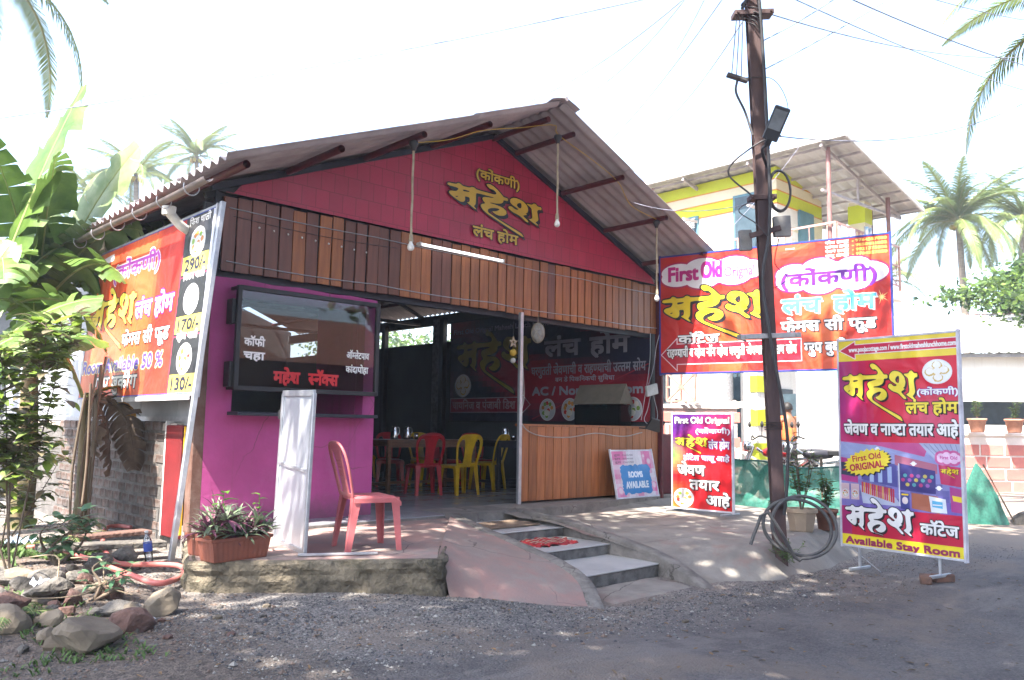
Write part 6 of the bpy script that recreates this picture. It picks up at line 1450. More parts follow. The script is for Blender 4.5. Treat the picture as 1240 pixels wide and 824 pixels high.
# bottle
bt = empty('plastic_bottle', (2.72, 7.10, -.13), label='crushed clear plastic bottle with blue label standing against the cement', cat='bottle'); bo = Vector((2.66, 7.12, -.20)); ba = Vector((-.1, .15, 1)).normalized()
prof = [(0, 0), (.030, .002), (.034, .02), (.031, .05), (.034, .07), (.033, .14), (.035, .16), (.030, .19), (.014, .225), (.013, .245), (0, .245)]
mb = MB(); mb.lathe(bo, prof, 14, ba); mb.build('body', glass_mat('bottle_plastic', (.80, .85, .92), .12, .15), bt)
mb = MB(); mb.lathe(bo, [(.0345, .09), (.0345, .17)], 14, ba); mb.build('label_band', mat('blue_label', (.05, .10, .45)), bt)
mb = MB(); mb.lathe(bo, [(.0, .262), (.015, .262), (.015, .242), (0, .242)], 10, ba); mb.build('cap', mat('white_cap', (.65, .68, .7)), bt)
def scrap(c, s, seed, m, lab, name='plastic_scrap'):
    rows = [[(c[0]+s*(i/8-.5)*(1+.2*noise.noise((j, seed, 0))), c[1]+s*.7*(j/6-.5)*(1+.3*noise.noise((i*.6, seed, 1))), c[2]+s*.28*abs(noise.noise((i*.5, j*.6, seed)))*1.6) for i in range(9)] for j in range(7)]
    mb = MB(); mb.grid(rows, smooth=False); tag(mb.build(name, m), lab, 'litter')
M_scr = mat('dirty_white_plastic', (.60, .62, .66), (.42, .44, .48), scale=8, rough=.35, bump=.3)
scrap((1.50, 5.02, -.24), .12, 3, M_scr, 'crumpled white plastic scrap in front of the largest stone'); scrap((1.62, 6.1, -.11), .16, 5, M_scr, 'pale plastic bag tucked among the rubble stones'); scrap((1.95, 5.2, -.235), .10, 9, mat('grey_leaf_litter', (.32, .34, .36)), 'dull grey scrap lying right of the largest stone')
scrap((1.85, 7.7, -.04), .22, 11, mat('pale_blue_plastic', (.34, .44, .56)), 'pale blue plastic strip at the back of the rubble')

# ------------------------------------------------------------------ trees that shade the road (above and behind the viewpoint)
SH = [mat('mango_leaf', (.055, .10, .025), (.04, .08, .02), scale=4, rough=.5, bump=0, trans=.25)]*3
# ------------------------------------------------------------------ yellow house behind
HX, HY = 15.58, 8.45
H_ = empty('yellow_house', (HX, HY, -.45), label='two storey house with lime and cream bands, balcony and open metal roof', cat='house')
M_wh = mat('white_wall_paint', (.72, .71, .66), (.66, .64, .58), scale=1.5, rough=.8, grime=(.2, .4, (.36, .31, .25))); M_lime = mat('lime_paint', (.50, .56, .03), (.46, .52, .03), scale=2, rough=.7); M_crm = mat('cream_paint', (.66, .60, .42), (.60, .55, .38), scale=2, rough=.8)
M_org = mat('orange_line', (.65, .28, .05)); M_teal = mat('teal_door', (.10, .22, .27), (.07, .17, .21), scale=3, rough=.5); M_pnk = mat('salmon_rail', (.50, .27, .22), rough=.5)
F2, WT = 4.0, 6.5        # upper floor level, wall top
def hb(name, x0, x1, y0, y1, z0, z1, m, bev=0): mb = MB(); mb.box(((x0+x1)/2, (y0+y1)/2, (z0+z1)/2), (x1-x0, y1-y0, z1-z0), bev=bev); return mb.build(name, m, H_)
hb('wall', HX, HX+2.0, HY, HY+9, F2, WT, M_wh); hb('wall', HX+.5, HX+6, HY+.6, HY+9, -.6, F2-.2, M_wh)
hb('balcony_slab', HX-.5, HX+2.6, HY-1.5, HY+9, F2-.22, F2, M_wh, .02)
for z0, z1, m in ((6.26, 6.512, M_lime), (6.02, 6.24, M_crm), (5.74, 6.0, M_lime)):
    hb('painted_band', HX-.012, HX+.3, HY-.012, HY+9, z0, z1, m); hb('painted_band', HX+.301, HX+2.0, HY-.014, HY+.3, z0, z1, m)
for z in (6.25, 6.01, 5.73): hb('orange_line', HX-.02, HX+2.0, HY-.02, HY+9, z-.012, z+.012, M_org)
for z in (5.3, 4.75): hb('cream_line', HX-.006, HX+2.0, HY-.006, HY+9, z-.06, z, M_crm)
hb('side_band', HX+1.2, HX+2.01, HY-.02, HY+.2, 5.3, 5.74, M_crm)
for (y0, y1, z0, z1, lv) in ((10.35, 10.9, 5.2, 5.78, 1), (8.75, 9.45, F2, 6.05, 0), (12.5, 13.2, 5.2, 5.78, 1)):
    w_ = hb('window' if lv else 'door', HX-.05, HX+.05, y0, y1, z0, z1, M_teal)
    mb = MB(); mb.box((HX-.06, (y0+y1)/2, (z0+z1)/2), (.03, y1-y0-.12, z1-z0-.12)); q = mb.build('pane' if lv else 'leaf', mat('dark_glass', (.05, .08, .10), rough=.15), w_, world=False); q.location = -Vector(H_.location)
    mb = MB()
    if lv:
        for k in range(5): mb.box((HX-.085, (y0+y1)/2, z0+.32+.05*k), (.012, y1-y0-.1, .022))
        q = mb.build('louvre', mat('pale_louvre', (.6, .62, .62)), w_, world=False); q.location = -Vector(H_.location)
hb('door', HX+.9, HX+1.55, HY-.05, HY+.05, F2, 5.75, M_teal)
for x, y in ((HX+1.95, HY-1.0), (HX+4.6, HY+.2)): hb('roof_column', x, x+.35, y, y+.35, F2, 5.98, M_crm); hb('column_band', x-.01, x+.36, y-.01, y+.36, 4.6, 5.1, M_lime); hb('column_band', x-.012, x+.362, y-.012, y+.362, 5.5, 5.9, M_lime)
# balcony rail
rail = empty('balcony_rail', (0, 0, 0)); rail.parent = H_; 
def rseg(a, b):
    a = Vector(a); b = Vector(b); L_ = (b-a).length; n_ = max(1, round(L_/1.0)); mb = MB()
    for z in (F2+.12, F2+.55, F2+.98): mb.bar(a+Vector((0, 0, z)), b+Vector((0, 0, z)), .03, .04)
    for k in range(n_+1):
        p = a.lerp(b, k/n_); mb.bar(p+Vector((0, 0, F2)), p+Vector((0, 0, F2+1.0)), .04, .04)
        if k < n_:
            q = a.lerp(b, (k+1)/n_); d = (q-p)
            p1, p2 = p+d*.15, p+d*.85
            mb.bar(p1+Vector((0, 0, F2+.12)), p2+Vector((0, 0, F2+.55)), .018, .018); mb.bar(p2+Vector((0, 0, F2+.12)), p1+Vector((0, 0, F2+.55)), .018, .018)
            for f in (.15, .5, .85): mb.bar(p+d*f+Vector((0, 0, F2+.12)), p+d*f+Vector((0, 0, F2+.98)), .016, .016)
    mb.build('railing', M_pnk, H_)
bpy.data.objects.remove(rail)
rseg((HX-.45, HY-1.45, 0), (HX-.45, HY+9, 0)); rseg((HX-.4, HY-1.46, 0), (HX+2.55, HY-1.46, 0))
# metal roof: high edge over the left side, falling to the right
M_rs = mat('galvanised_roof_sheet', (.50, .48, .46), (.42, .40, .39), scale=2, rough=.5, metal=.2)
def rz(x): return 6.66-.196*(x-15.0)
RY0, RX0, RX1 = 6.68, 15.0, 18.77
n_ = 48; rows = []
for x in (RX0, RX1): rows.append([(x, RY0+12*i/(n_*2), rz(x)+(.03 if i % 2 else 0)) for i in range(n_*2+1)])
mb = MB(); mb.grid(rows, smooth=False); mb.grid([[(a, b, c-.012) for a, b, c in r] for r in rows], smooth=False); mb.build('roof_sheet', M_rs, H_)
mb = MB(); mb.bar((RX0-.02, RY0, rz(RX0)-.03), (RX0-.02, RY0+12, rz(RX0)-.03), .03, .10); mb.bar((RX0, RY0, rz(RX0)-.05), (RX1, RY0, rz(RX1)-.05), .04, .09); mb.bar((RX1, RY0, rz(RX1)-.04), (RX1, RY0+12, rz(RX1)-.04), .03, .08); mb.build('roof_edge', mat('pale_steel', (.55, .53, .52), rough=.5), H_)
M_tr = mat('pinkish_steel', (.40, .36, .36), rough=.6)
for k in range(8): x = RX0+.25+(RX1-RX0-.4)*k/7; mb = MB(); mb.bar((x, RY0+.02, rz(x)-.07), (x, RY0+11.8, rz(x)-.07), .04, .05); mb.build('roof_purlin', M_tr, H_)
for k in range(7): y = RY0+.5+1.6*k; mb = MB(); mb.bar((RX0, y, rz(RX0)-.14), (RX1, y, rz(RX1)-.14), .05, .07); mb.bar((RX0, y, rz(RX1)-.3), (RX1, y, rz(RX1)-.16), .05, .05); mb.bar((RX0+1.6, y, rz(RX1)-.25), (RX0+1.6, y, rz(RX0+1.6)-.15), .04, .04); mb.build('roof_truss', M_tr, H_)
for x, y, zb in ((HX-.35, HY-1.3, F2), (HX+2.2, HY-1.4, F2), (HX-.4, HY+2.9, F2), (HX+2.5, HY-.9, F2)):
    mb = MB(); mb.tube([(x, y, zb), (x, y, rz(x)-.1)], .045, 10); mb.build('roof_post', mat('rusty_rose_post', (.27, .14, .13), rough=.6), H_)
# ground floor: openings, quoins, grilles
GX = HX+.5
for y0, y1, z0, z1 in ((9.3, 10.1, 1.0, 2.5), (11.5, 12.4, 1.0, 2.4)):
    w_ = hb('window', GX-.03, GX+.04, y0, y1, z0, z1, mat('dark_glass', (.05, .08, .10)))
    mb = MB()
    for k in range(7): mb.bar((GX-.05, y0+(y1-y0)*k/6, z0), (GX-.05, y0+(y1-y0)*k/6, z1), .015, .015)
    for z in (z0+.05, (z0+z1)/2, z1-.05): mb.bar((GX-.055, y0, z), (GX-.055, y1, z), .02, .02)
    q = mb.build('grille', M_dark, w_, world=False); q.location = -Vector(H_.location)
hb('lintel_band', GX-.08, GX+.05, 9.1, 10.3, 2.55, 2.68, M_lime); hb('lintel_band', GX-.08, GX+.05, 11.3, 12.6, 2.45, 2.56, M_lime)
q_ = P(913, 500, 15.4); hb('porch_column', q_.x-.17, q_.x+.17, q_.y-.17, q_.y+.17, -.45, 3.78, M_wh)
for k in range(5): hb('quoin', q_.x-.185, q_.x+.185, q_.y-.185, q_.y-.03, .45+.62*k, .75+.62*k, M_lime)
q_ = P(962, 500, 17.2); hb('doorway', q_.x-.2, q_.x+.25, q_.y-.3, q_.y+.15, -.3, 1.75, mat('dark_teal_door', (.05, .08, .10), rough=.5))
q_ = P(884, 500, 16.0); w_ = hb('window', q_.x-.05, q_.x+.1, q_.y-.40, q_.y+.40, .75, 2.0, mat('dark_glass', (.05, .08, .10)))
hb('door', GX-.03, GX+.04, 8.0, 8.0+.0001, -.4, 1.7, M_teal); hb('door', GX+.3, GX+1.1, HY+.56, HY+.66, -.45, 1.9, mat('dark_teal_door', (.05, .08, .10), rough=.5))
hb('plinth', HX-.6, HX+6, HY-1.6, HY+9, -.6, -.2, M_wh)
# washing on the balcony
mb = MB(); rows = [[(HX+.0+.4*i/8, HY-1.5+.03*math.sin(i), F2+.95-.9*j/6+.02*math.sin(i*j)) for i in range(9)] for j in range(7)]; mb.grid(rows); tag(mb.build('hanging_cloth', mat('white_cloth', (.62, .62, .66))), 'white cloth drying over the balcony rail of the yellow house', 'cloth')
mb = MB(); rows = [[(HX+.5+.3*i/8, HY-1.62+.04*math.sin(i*1.7), F2+1.05-.45*j/6) for i in range(9)] for j in range(7)]; mb.grid(rows); tag(mb.build('hanging_cloth', mat('blue_cloth', (.04, .10, .16), (.3, .3, .34), scale=9)), 'dark blue clothes hung on the balcony rail beside the white cloth', 'cloth')
# round grey pillar and stair rail, compound
t = empty('grey_pillar', (13.1, 8.25, -.45), label='round grey cement pillar seen under the red banner', cat='pillar'); mb = MB(); mb.tube([(13.1, 8.25, -.5), (13.1, 8.25, 3.9)], .20, 20); mb.build('shaft', mat('speckled_cement', (.30, .30, .31), (.20, .20, .21), scale=25, rough=.9), t)
mb = MB(); mb.box((13.1, 8.25, 3.95), (.5, .5, .12), bev=.01); mb.build('cap', M_con, t)
def blockwall(name, a, b, z0, z1, th, lab, bw, bh, m, mg):
    """compound wall whose painted blocks are pieces"""
    a = Vector((*a, 0)); b = Vector((*b, 0)); d = (b-a); L_ = d.length; d.normalize(); ang = math.atan2(d.y, d.x)
    t = empty(name, ((a+b)/2)+Vector((0, 0, z0)), label=lab, cat='wall'); mb = MB(); mb.bar(a+Vector((0, 0, (z0+z1)/2)), b+Vector((0, 0, (z0+z1)/2)), th, z1-z0); mb.build('mortar_bed', mg, t)
    mb = MB(); mb.box((0, 0, 0), (bw-.05, .03, bh-.04), bev=.006); o = mb.build('block', m); me = o.data; bpy.data.objects.remove(o)
    nrm = Vector((d.y, -d.x, 0)); nr = int((z1-z0)/bh); nc = int(L_/bw)
    if nrm.dot(-a) < 0: nrm = -nrm
    for j in range(nr):
        for i in range(nc): p = a+d*(bw*(i+.5+(.25 if j % 2 else 0)))+nrm*(th/2+.004)+Vector((0, 0, z0+bh*(j+.5))); link('block', me, t, p-t.location, (0, 0, ang))
    mb = MB(); mb.bar(a+Vector((0, 0, z1+.04)), b+Vector((0, 0, z1+.04)), th+.08, .08, bev=.01); mb.build('coping', mg, t); return t
M_blk = mat('faded_red_block', (.48, .17, .14), (.40, .14, .12), scale=3, rough=.8, rand=.15); M_mg = mat('pale_mortar', (.62, .56, .52), (.55, .50, .46), scale=4)
blockwall('compound_wall', (27.0, 3.2), (19.2, 10.2), -.45, .95, .2, 'long faded red block wall with pale joints at the right edge', .62, .30, M_blk, M_mg)
blockwall('compound_wall', (12.2, 9.3), (13.1, 7.95), -.45, 1.35, .2, 'short pink block wall behind the small standee', .40, .22, M_blk, M_mg)
mb = MB(); rows = [[(12.45+.9*i/14, 8.9-1.1*i/14+.03*math.sin(i), 1.45+.10*abs(noise.noise((i*.6, j*.8, 0)))*2-.03*j) for i in range(15)] for j in range(5)]; 
rows = [[(x+.05*j, y-.1*j, z) for x, y, z in r] for j, r in enumerate(rows)]; mb.grid(rows); tag(mb.build('draped_cloth', mat('dusty_cloth', (.40, .33, .28), (.3, .24, .2), scale=6)), 'dusty cloth heaped on the short pink block wall', 'cloth')
t = empty('stair_railing', (13.0, 7.6, .2), label='white sloping stair rail behind the small standee', cat='railing')
mb = MB(); mb.bar((12.2, 8.1, .95), (13.4, 7.0, .15), .04, .04); mb.bar((12.2, 8.1, .65), (13.4, 7.0, -.12), .03, .03)
for k in range(6): p = Vector((12.2, 8.1, .95)).lerp(Vector((13.4, 7.0, .15)), k/5); mb.bar(p, p-Vector((0, 0, .7)), .025, .025)
mb.build('rails', mat('white_wall_paint', (.72, .71, .66)), t)
t = empty('window_grille', (12.2, 8.9, 2.0), label='salmon crossed window grille under the left end of the banner', cat='grille')
mb = MB(); a, b = P(808, 452, 15), P(842, 452, 14.6); c, d = P(808, 486, 15), P(842, 486, 14.6)
for p, q in ((a, b), (c, d), (a, c), (b, d), (a, d), (b, c), (a.lerp(b, .5), c.lerp(d, .5)), (a.lerp(c, .5), b.lerp(d, .5))): mb.bar(p, q, .035, .035)
mb.build('bars', M_pnk, t)
# white striped tarpaulin
t = empty('tarpaulin_screen', (13.2, 6.9, 0), label='white tarpaulin screen with pale blue stripes hanging under the banner', cat='tarpaulin')
A_, B2 = P(966, 500, 14.0), P(1026, 500, 13.2); A_.z = B2.z = 0; zt, zb = 2.6, .10
rows = [[A_.lerp(B2, i/24)+Vector((.03*math.sin(i*.9+j*.2), .03*math.sin(i*.9), zb+(zt-zb)*j/20)) for i in range(25)] for j in range(21)]
mb = MB()
for j in range(20):
    for i in range(24): mb.quad(rows[j][i], rows[j][i+1], rows[j+1][i+1], rows[j+1][i], smooth=True, mi=1 if j in (18, 16, 14) else 0)
mb.build('sheet', [mat('white_tarp', (.66, .67, .68), rough=.6), mat('pale_blue_stripe', (.35, .55, .66))], t)
for p in (A_, B2): mb = MB(); mb.tube([p-Vector((0, 0, .45)), p+Vector((0, 0, 2.65))], .025, 8); mb.build('pole', M_steel, t)
# green shade net along the apron
t = empty('shade_net', (11.0, 5.9, -.1), label='sagging green shade net strung behind the utility pole', cat='net')
M_net = mat('green_net', (.05, .26, .20), (.035, .18, .14), scale=30, rough=.8, bump=.5, bscale=120, trans=.3, c3=(.10, .34, .27), s3=2)
nt_ = M_net.node_tree; ou = nt_.nodes['Material Output']; prev = ou.inputs[0].links[0].from_socket; tp_ = nt_.nodes.new('ShaderNodeBsdfTransparent'); mx_ = nt_.nodes.new('ShaderNodeMixShader'); mx_.inputs[0].default_value = .18; nt_.links.new(prev, mx_.inputs[1]); nt_.links.new(tp_.outputs[0], mx_.inputs[2]); nt_.links.new(mx_.outputs[0], ou.inputs[0])
A_, B2 = Vector((10.95, 7.0, 0)), Vector((11.25, 3.9, 0)); rows = []
for j in range(15):
    r = []
    for i in range(50):
        f = i/49; top_ = .60-.13*math.sin(math.pi*f)*1.0-.02*math.sin(f*19); p = A_.lerp(B2, f); zz = -.16+(top_+.16)*j/14; r.append((p.x+.05*math.sin(i*.5+j*.25)*(1-j/14*.6)+.03*math.sin(i*1.3), p.y, zz))
    rows.append(r)
mb = MB(); mb.grid(rows); mb.build('net_sheet', M_net, t)
mb = MB(); mb.tube([Vector(p) for p in rows[-1]], .012, 6); mb.build('top_cord', mat('teal_cord', (.03, .14, .13)), t)
for f in (0, .5, 1): p = A_.lerp(B2, f); mb = MB(); mb.tube([(p.x+.06, p.y, -.3), (p.x+.06, p.y, .62)], .02, 8); mb.build('stake', M_bark, t)
# green wrapped mound by the tall standee
t = empty('net_wrapped_plant', (14.5, 4.4, -.45), label='upright bundle wrapped in green net, right of the tall standee', cat='wrapped plant')
mb = MB(); c = Vector((14.48, 4.40, 0)); rows = []
for j in range(13):
    f = j/12; r_ = .30*(1-f**2.1)+.015; rows.append([c+RT*(r_*math.cos(a)*(1+.22*noise.noise((math.cos(a)*3.5, math.sin(a)*3.5, j*.12))+.12*noise.noise((math.cos(a)*9, math.sin(a)*9, j*.5)))-.12*f)+Vector((0, .35*r_*math.sin(a), -.50+1.02*f)) for a in [2*math.pi*i/60 for i in range(61)]])
mb.grid(rows); mb.build('net_cover', M_net, t)
mb = MB(); mb.tube([c+Vector((-.02, 0, .5)), P(1228, 632, 12.9)], .012, 6); mb.build('tie_stick', M_bark, t)
tag(rock_mb((15.0, 4.0, -.38), .20, 77, (1.2, 1, .8), 2).build('stone', RK[0]), 'rounded grey stone at the right edge by the green bundle', 'stone')
# potted plants
def pot(loc, r, h, lab, seed, m, leaves=True, sq=False, ph=.9, group=None):
    t = empty('potted_plant', loc, label=lab, cat='potted plant', group=group); rnd = random.Random(seed)
    mb = MB(); mb.lathe(loc, [(0, 0), (r*.72, 0), (r*.78, h*.08), (r*.98, h*.82), (r*1.1, h*.84), (r*1.1, h), (r*.95, h), (r*.9, h*.8), (0, h*.8)], 8 if sq else 18, smooth=not sq); mb.build('pot', m, t)
    mb = MB(); b = Vector(loc)+Vector((0, 0, h*.8))
    for k in range(7):
        tip = b+Vector((rnd.uniform(-.5, .5)*ph*.35, rnd.uniform(-.5, .5)*ph*.35, ph*rnd.uniform(.5, 1))); mb.tube([b, b.lerp(tip, .5)+Vector((.02, 0, 0)), tip], [.008, .006, .003], 5, mi=1)
        for j in range(18): q = b.lerp(tip, rnd.uniform(.25, 1)); a = rnd.random()*6.28; stripleaf(mb, q+Vector((rnd.uniform(-.06, .06), rnd.uniform(-.06, .06), 0)), (math.cos(a), math.sin(a), .4), .07, .035, .6, 3)
    o = mb.build('plant', [M_wd, M_bark], t); return t
pot((8.95, 4.62, -.16), .17, .26, 'beige square pot with a thin tall plant behind the cable coil', 3, mat('beige_pot', (.36, .28, .20), (.30, .23, .17)), sq=True, ph=1.0)
pot((9.35, 4.52, -.16), .12, .24, 'brown pot with leafy plant, right of the beige pot', 4, mat('brown_pot', (.22, .10, .07)), ph=.45)
for i, (px, lb) in enumerate(((1229, 'potted plant on the red block wall, nearest the right edge'), (1184, 'potted plant on the red block wall, just right of the tall standee'))):
    q = P(px, 530, 20.2); pot((q.x, q.y, 1.03), .20, .34, lb, 20+i, mat('terracotta_pot', (.42, .20, .13)), ph=.6, group='pots on the red block wall')
# low white building with long sheet roof at right
t = empty('low_white_building', (26, 6.5, -.45), label='low white building with a long pale sheet roof behind the red block wall', cat='building')
a = Vector((21.6, 13.2, 0)); b = Vector((30, 1.2, 0)); d = (b-a).normalized(); n2 = Vector((d.y, -d.x, 0)); n2 = n2 if n2.dot(-a) > 0 else -n2
def bx(z0, z1, off, dep, m, name, l0=0, l1=14.6): mb = MB(); mb.bar(a+d*l0+n2*off+Vector((0, 0, (z0+z1)/2)), a+d*l1+n2*off+Vector((0, 0, (z0+z1)/2)), dep, z1-z0); return mb.build(name, m, t)
bx(1.9, 3.15, 0, .2, M_wh, 'wall'); bx(-.45, 1.25, -.1, .2, M_wh, 'wall'); bx(1.2, 1.95, -.9, .2, mat('dark_recess', (.05, .07, .09)), 'verandah_back'); bx(3.12, 3.22, .35, .06, mat('grey_fascia', (.30, .31, .33)), 'fascia')
mb = MB(); rows = []
for s in (0, 1): rows.append([a+d*(14.8*i/120)+n2*(.5-4.5*s)+Vector((0, 0, 3.22+1.65*s+(.03 if i % 2 else 0))) for i in range(121)])
mb.grid(rows, smooth=False); mb.build('roof_sheet', mat('pale_roof_sheet', (.60, .58, .57), (.50, .47, .46), scale=.8, rough=.7, stretch=(.3, 2, 1)), t)
mb = MB()
for i in range(60): p = a+d*(14.8*i/60)+n2*(-4.0)+Vector((0, 0, 4.89)); mb.bar(p, p+d*.18, .10, .05)
mb.build('ridge_tile', mat('brown_ridge', (.33, .24, .21)), t)
# leafy bush over it, and background trees
tree((31.5, 6.6, -.4), 5.6, (3.6, 3.6, 1.5, 0, 0), 17000, .22, 'rounded bright green bush crown above the low white building', 51, 'tree', clumps=60, name='bushy_tree')
tree((39, 7, -.4), 5.0, (4, 4, 2.0, 0, 0), 11000, .26, 'green tree beyond the low building at the right edge', 52, 'tree', clumps=40, name='bushy_tree')
for i, (x, y, h, r, lb) in enumerate(((48, 22, 4.0, 5, 'distant low green tree right of the banner'), (30, 42, 4, 6, 'distant green tree hidden behind the roof, centre'), (16, 46, 4.0, 6, 'distant green tree left of the restaurant'), (2, 38, 4, 6, 'distant green tree at the far left'), (55, 8, 4, 6, 'distant green tree beyond the right edge'))):
    tree((x, y, -.4), h, (r, r, 3.2, 0, 0), 7000, .32, lb, 60+i, clumps=30, name='distant_tree')
# man in an orange shirt beyond the tarpaulin
def skin(name, chain, radii, m, parent, lv=2):
    """chain: {key:(pos)}, edges between keys grown into one continuous surface"""
    keys = list(chain); me = bpy.data.meshes.new(name); edges = radii[1]
    me.from_pydata([chain[k] for k in keys], [(keys.index(a), keys.index(b)) for a, b in edges], [])
    o = bpy.data.objects.new(name, me); COL.objects.link(o); md = o.modifiers.new('s', 'SKIN'); md.use_smooth_shade = True
    for i, k in enumerate(keys):
        r = radii[0][k]; me.skin_vertices[0].data[i].radius = (r, r) if not isinstance(r, tuple) else r
    me.skin_vertices[0].data[0].use_root = True
    o.modifiers.new('u', 'SUBSURF').levels = lv; o.modifiers[-1].render_levels = lv
    dg = bpy.context.evaluated_depsgraph_get(); me2 = bpy.data.meshes.new_from_object(o.evaluated_get(dg)); bpy.data.objects.remove(o)
    me2.materials.clear(); me2.materials.append(m)
    for p in me2.polygons: p.use_smooth = True
    o = bpy.data.objects.new(name, me2); COL.objects.link(o); o.parent = parent; return o
pq = P(956, 545, 15.2)
pn = empty('person', (pq.x, pq.y, -.2), rz=1.1, label='man in an orange shirt standing by the motorcycles, seen from behind', cat='person')
M_skn = mat('brown_skin', (.20, .10, .06), (.17, .085, .05), rough=.55, bump=0)
J = dict(pelvis=(0, 0, .93), chest=(0.02, 0, 1.30), neck=(.03, 0, 1.47), head=(.05, 0, 1.60), crown=(.05, 0, 1.68), hl=(0, .10, .90), kl=(.02, .11, .50), al=(-.02, .12, .09), tl=(.10, .13, .03), hr=(0, -.10, .90), kr=(.03, -.11, .50), ar=(0, -.12, .09), tr=(.12, -.13, .03),
         sl=(.02, .17, 1.40), el=(.03, .24, 1.12), wl=(.14, .22, .90), ml=(.18, .21, .83), sr=(.02, -.17, 1.40), er=(.05, -.24, 1.12), wr=(.22, -.20, .98), mr=(.28, -.19, .94))
RD = dict(pelvis=(.13, .11), chest=(.15, .12), neck=.055, head=(.085, .095), crown=.07, hl=.085, kl=.058, al=.042, tl=.035, hr=.085, kr=.058, ar=.042, tr=.035, sl=.06, el=.042, wl=.028, ml=.032, sr=.06, er=.042, wr=.028, mr=.032)
ED = [('pelvis', 'chest'), ('chest', 'neck'), ('neck', 'head'), ('head', 'crown'), ('pelvis', 'hl'), ('hl', 'kl'), ('kl', 'al'), ('al', 'tl'), ('pelvis', 'hr'), ('hr', 'kr'), ('kr', 'ar'), ('ar', 'tr'), ('chest', 'sl'), ('sl', 'el'), ('el', 'wl'), ('wl', 'ml'), ('chest', 'sr'), ('sr', 'er'), ('er', 'wr'), ('wr', 'mr')]
for s, w_ in (('l', 1), ('r', -1)):
    mx, my, mz = J['m'+s]
    for f in range(4): J['f%s%d' % (s, f)] = (mx+.05-.005*abs(f-1), my+(f-1.5)*.016, mz-.055); RD['f%s%d' % (s, f)] = .009; ED.append(('m'+s, 'f%s%d' % (s, f)))
    J['th'+s] = (mx+.045, my-w_*.04, mz-.01); RD['th'+s] = .010; ED.append(('m'+s, 'th'+s))
skin('body', J, (RD, ED), M_skn, pn)
sk = ['chest', 'waist', 'neckb', 'sl', 'ml_', 'sr', 'mr_']
JS = dict(chest=J['chest'], waist=(0, 0, .92), neckb=(.03, 0, 1.43), sl=J['sl'], ml_=(.03, .235, 1.16), sr=J['sr'], mr_=(.045, -.235, 1.16)); RS = dict(chest=(.175, .145), waist=(.165, .135), neckb=.07, sl=.078, ml_=.065, sr=.078, mr_=.065)
skin('shirt', JS, (RS, [('chest', 'waist'), ('chest', 'neckb'), ('chest', 'sl'), ('sl', 'ml_'), ('chest', 'sr'), ('sr', 'mr_')]), mat('orange_shirt', (.62, .17, .05), (.52, .13, .04), rough=.9), pn)
JP = dict(pelvis=(0, 0, .92), hl=J['hl'], kl=J['kl'], al=(-.02, .12, .14), hr=J['hr'], kr=J['kr'], ar=(0, -.12, .14)); RP = dict(pelvis=(.15, .13), hl=.10, kl=.075, al=.06, hr=.10, kr=.075, ar=.06)
skin('trousers', JP, (RP, [('pelvis', 'hl'), ('hl', 'kl'), ('kl', 'al'), ('pelvis', 'hr'), ('hr', 'kr'), ('kr', 'ar')]), mat('dark_trousers', (.06, .06, .08), rough=.9), pn)
mb = MB(); mb.lathe((.04, 0, 1.60), [(.10*math.cos(a)+.002, .115*math.sin(a)) for a in [-.2+1.77*k/8 for k in range(9)]], 16); mb.build('hair', mat('black_hair', (.012, .01, .01), rough=.6), pn, world=False)
mb = MB(); mb.lathe((.135, 0, 1.575), [(0, .02), (.012, .01), (.018, -.008), (0, -.015)], 8)
for s in (-1, 1): mb.lathe((.128, s*.035, 1.605), [(0, .008), (.010, 0), (0, -.008)], 8); mb.lathe((.04, s*.095, 1.59), [(0, .03), (.012, .015), (.012, -.015), (0, -.03)], 8)
mb.build('face_features', M_skn, pn, world=False)
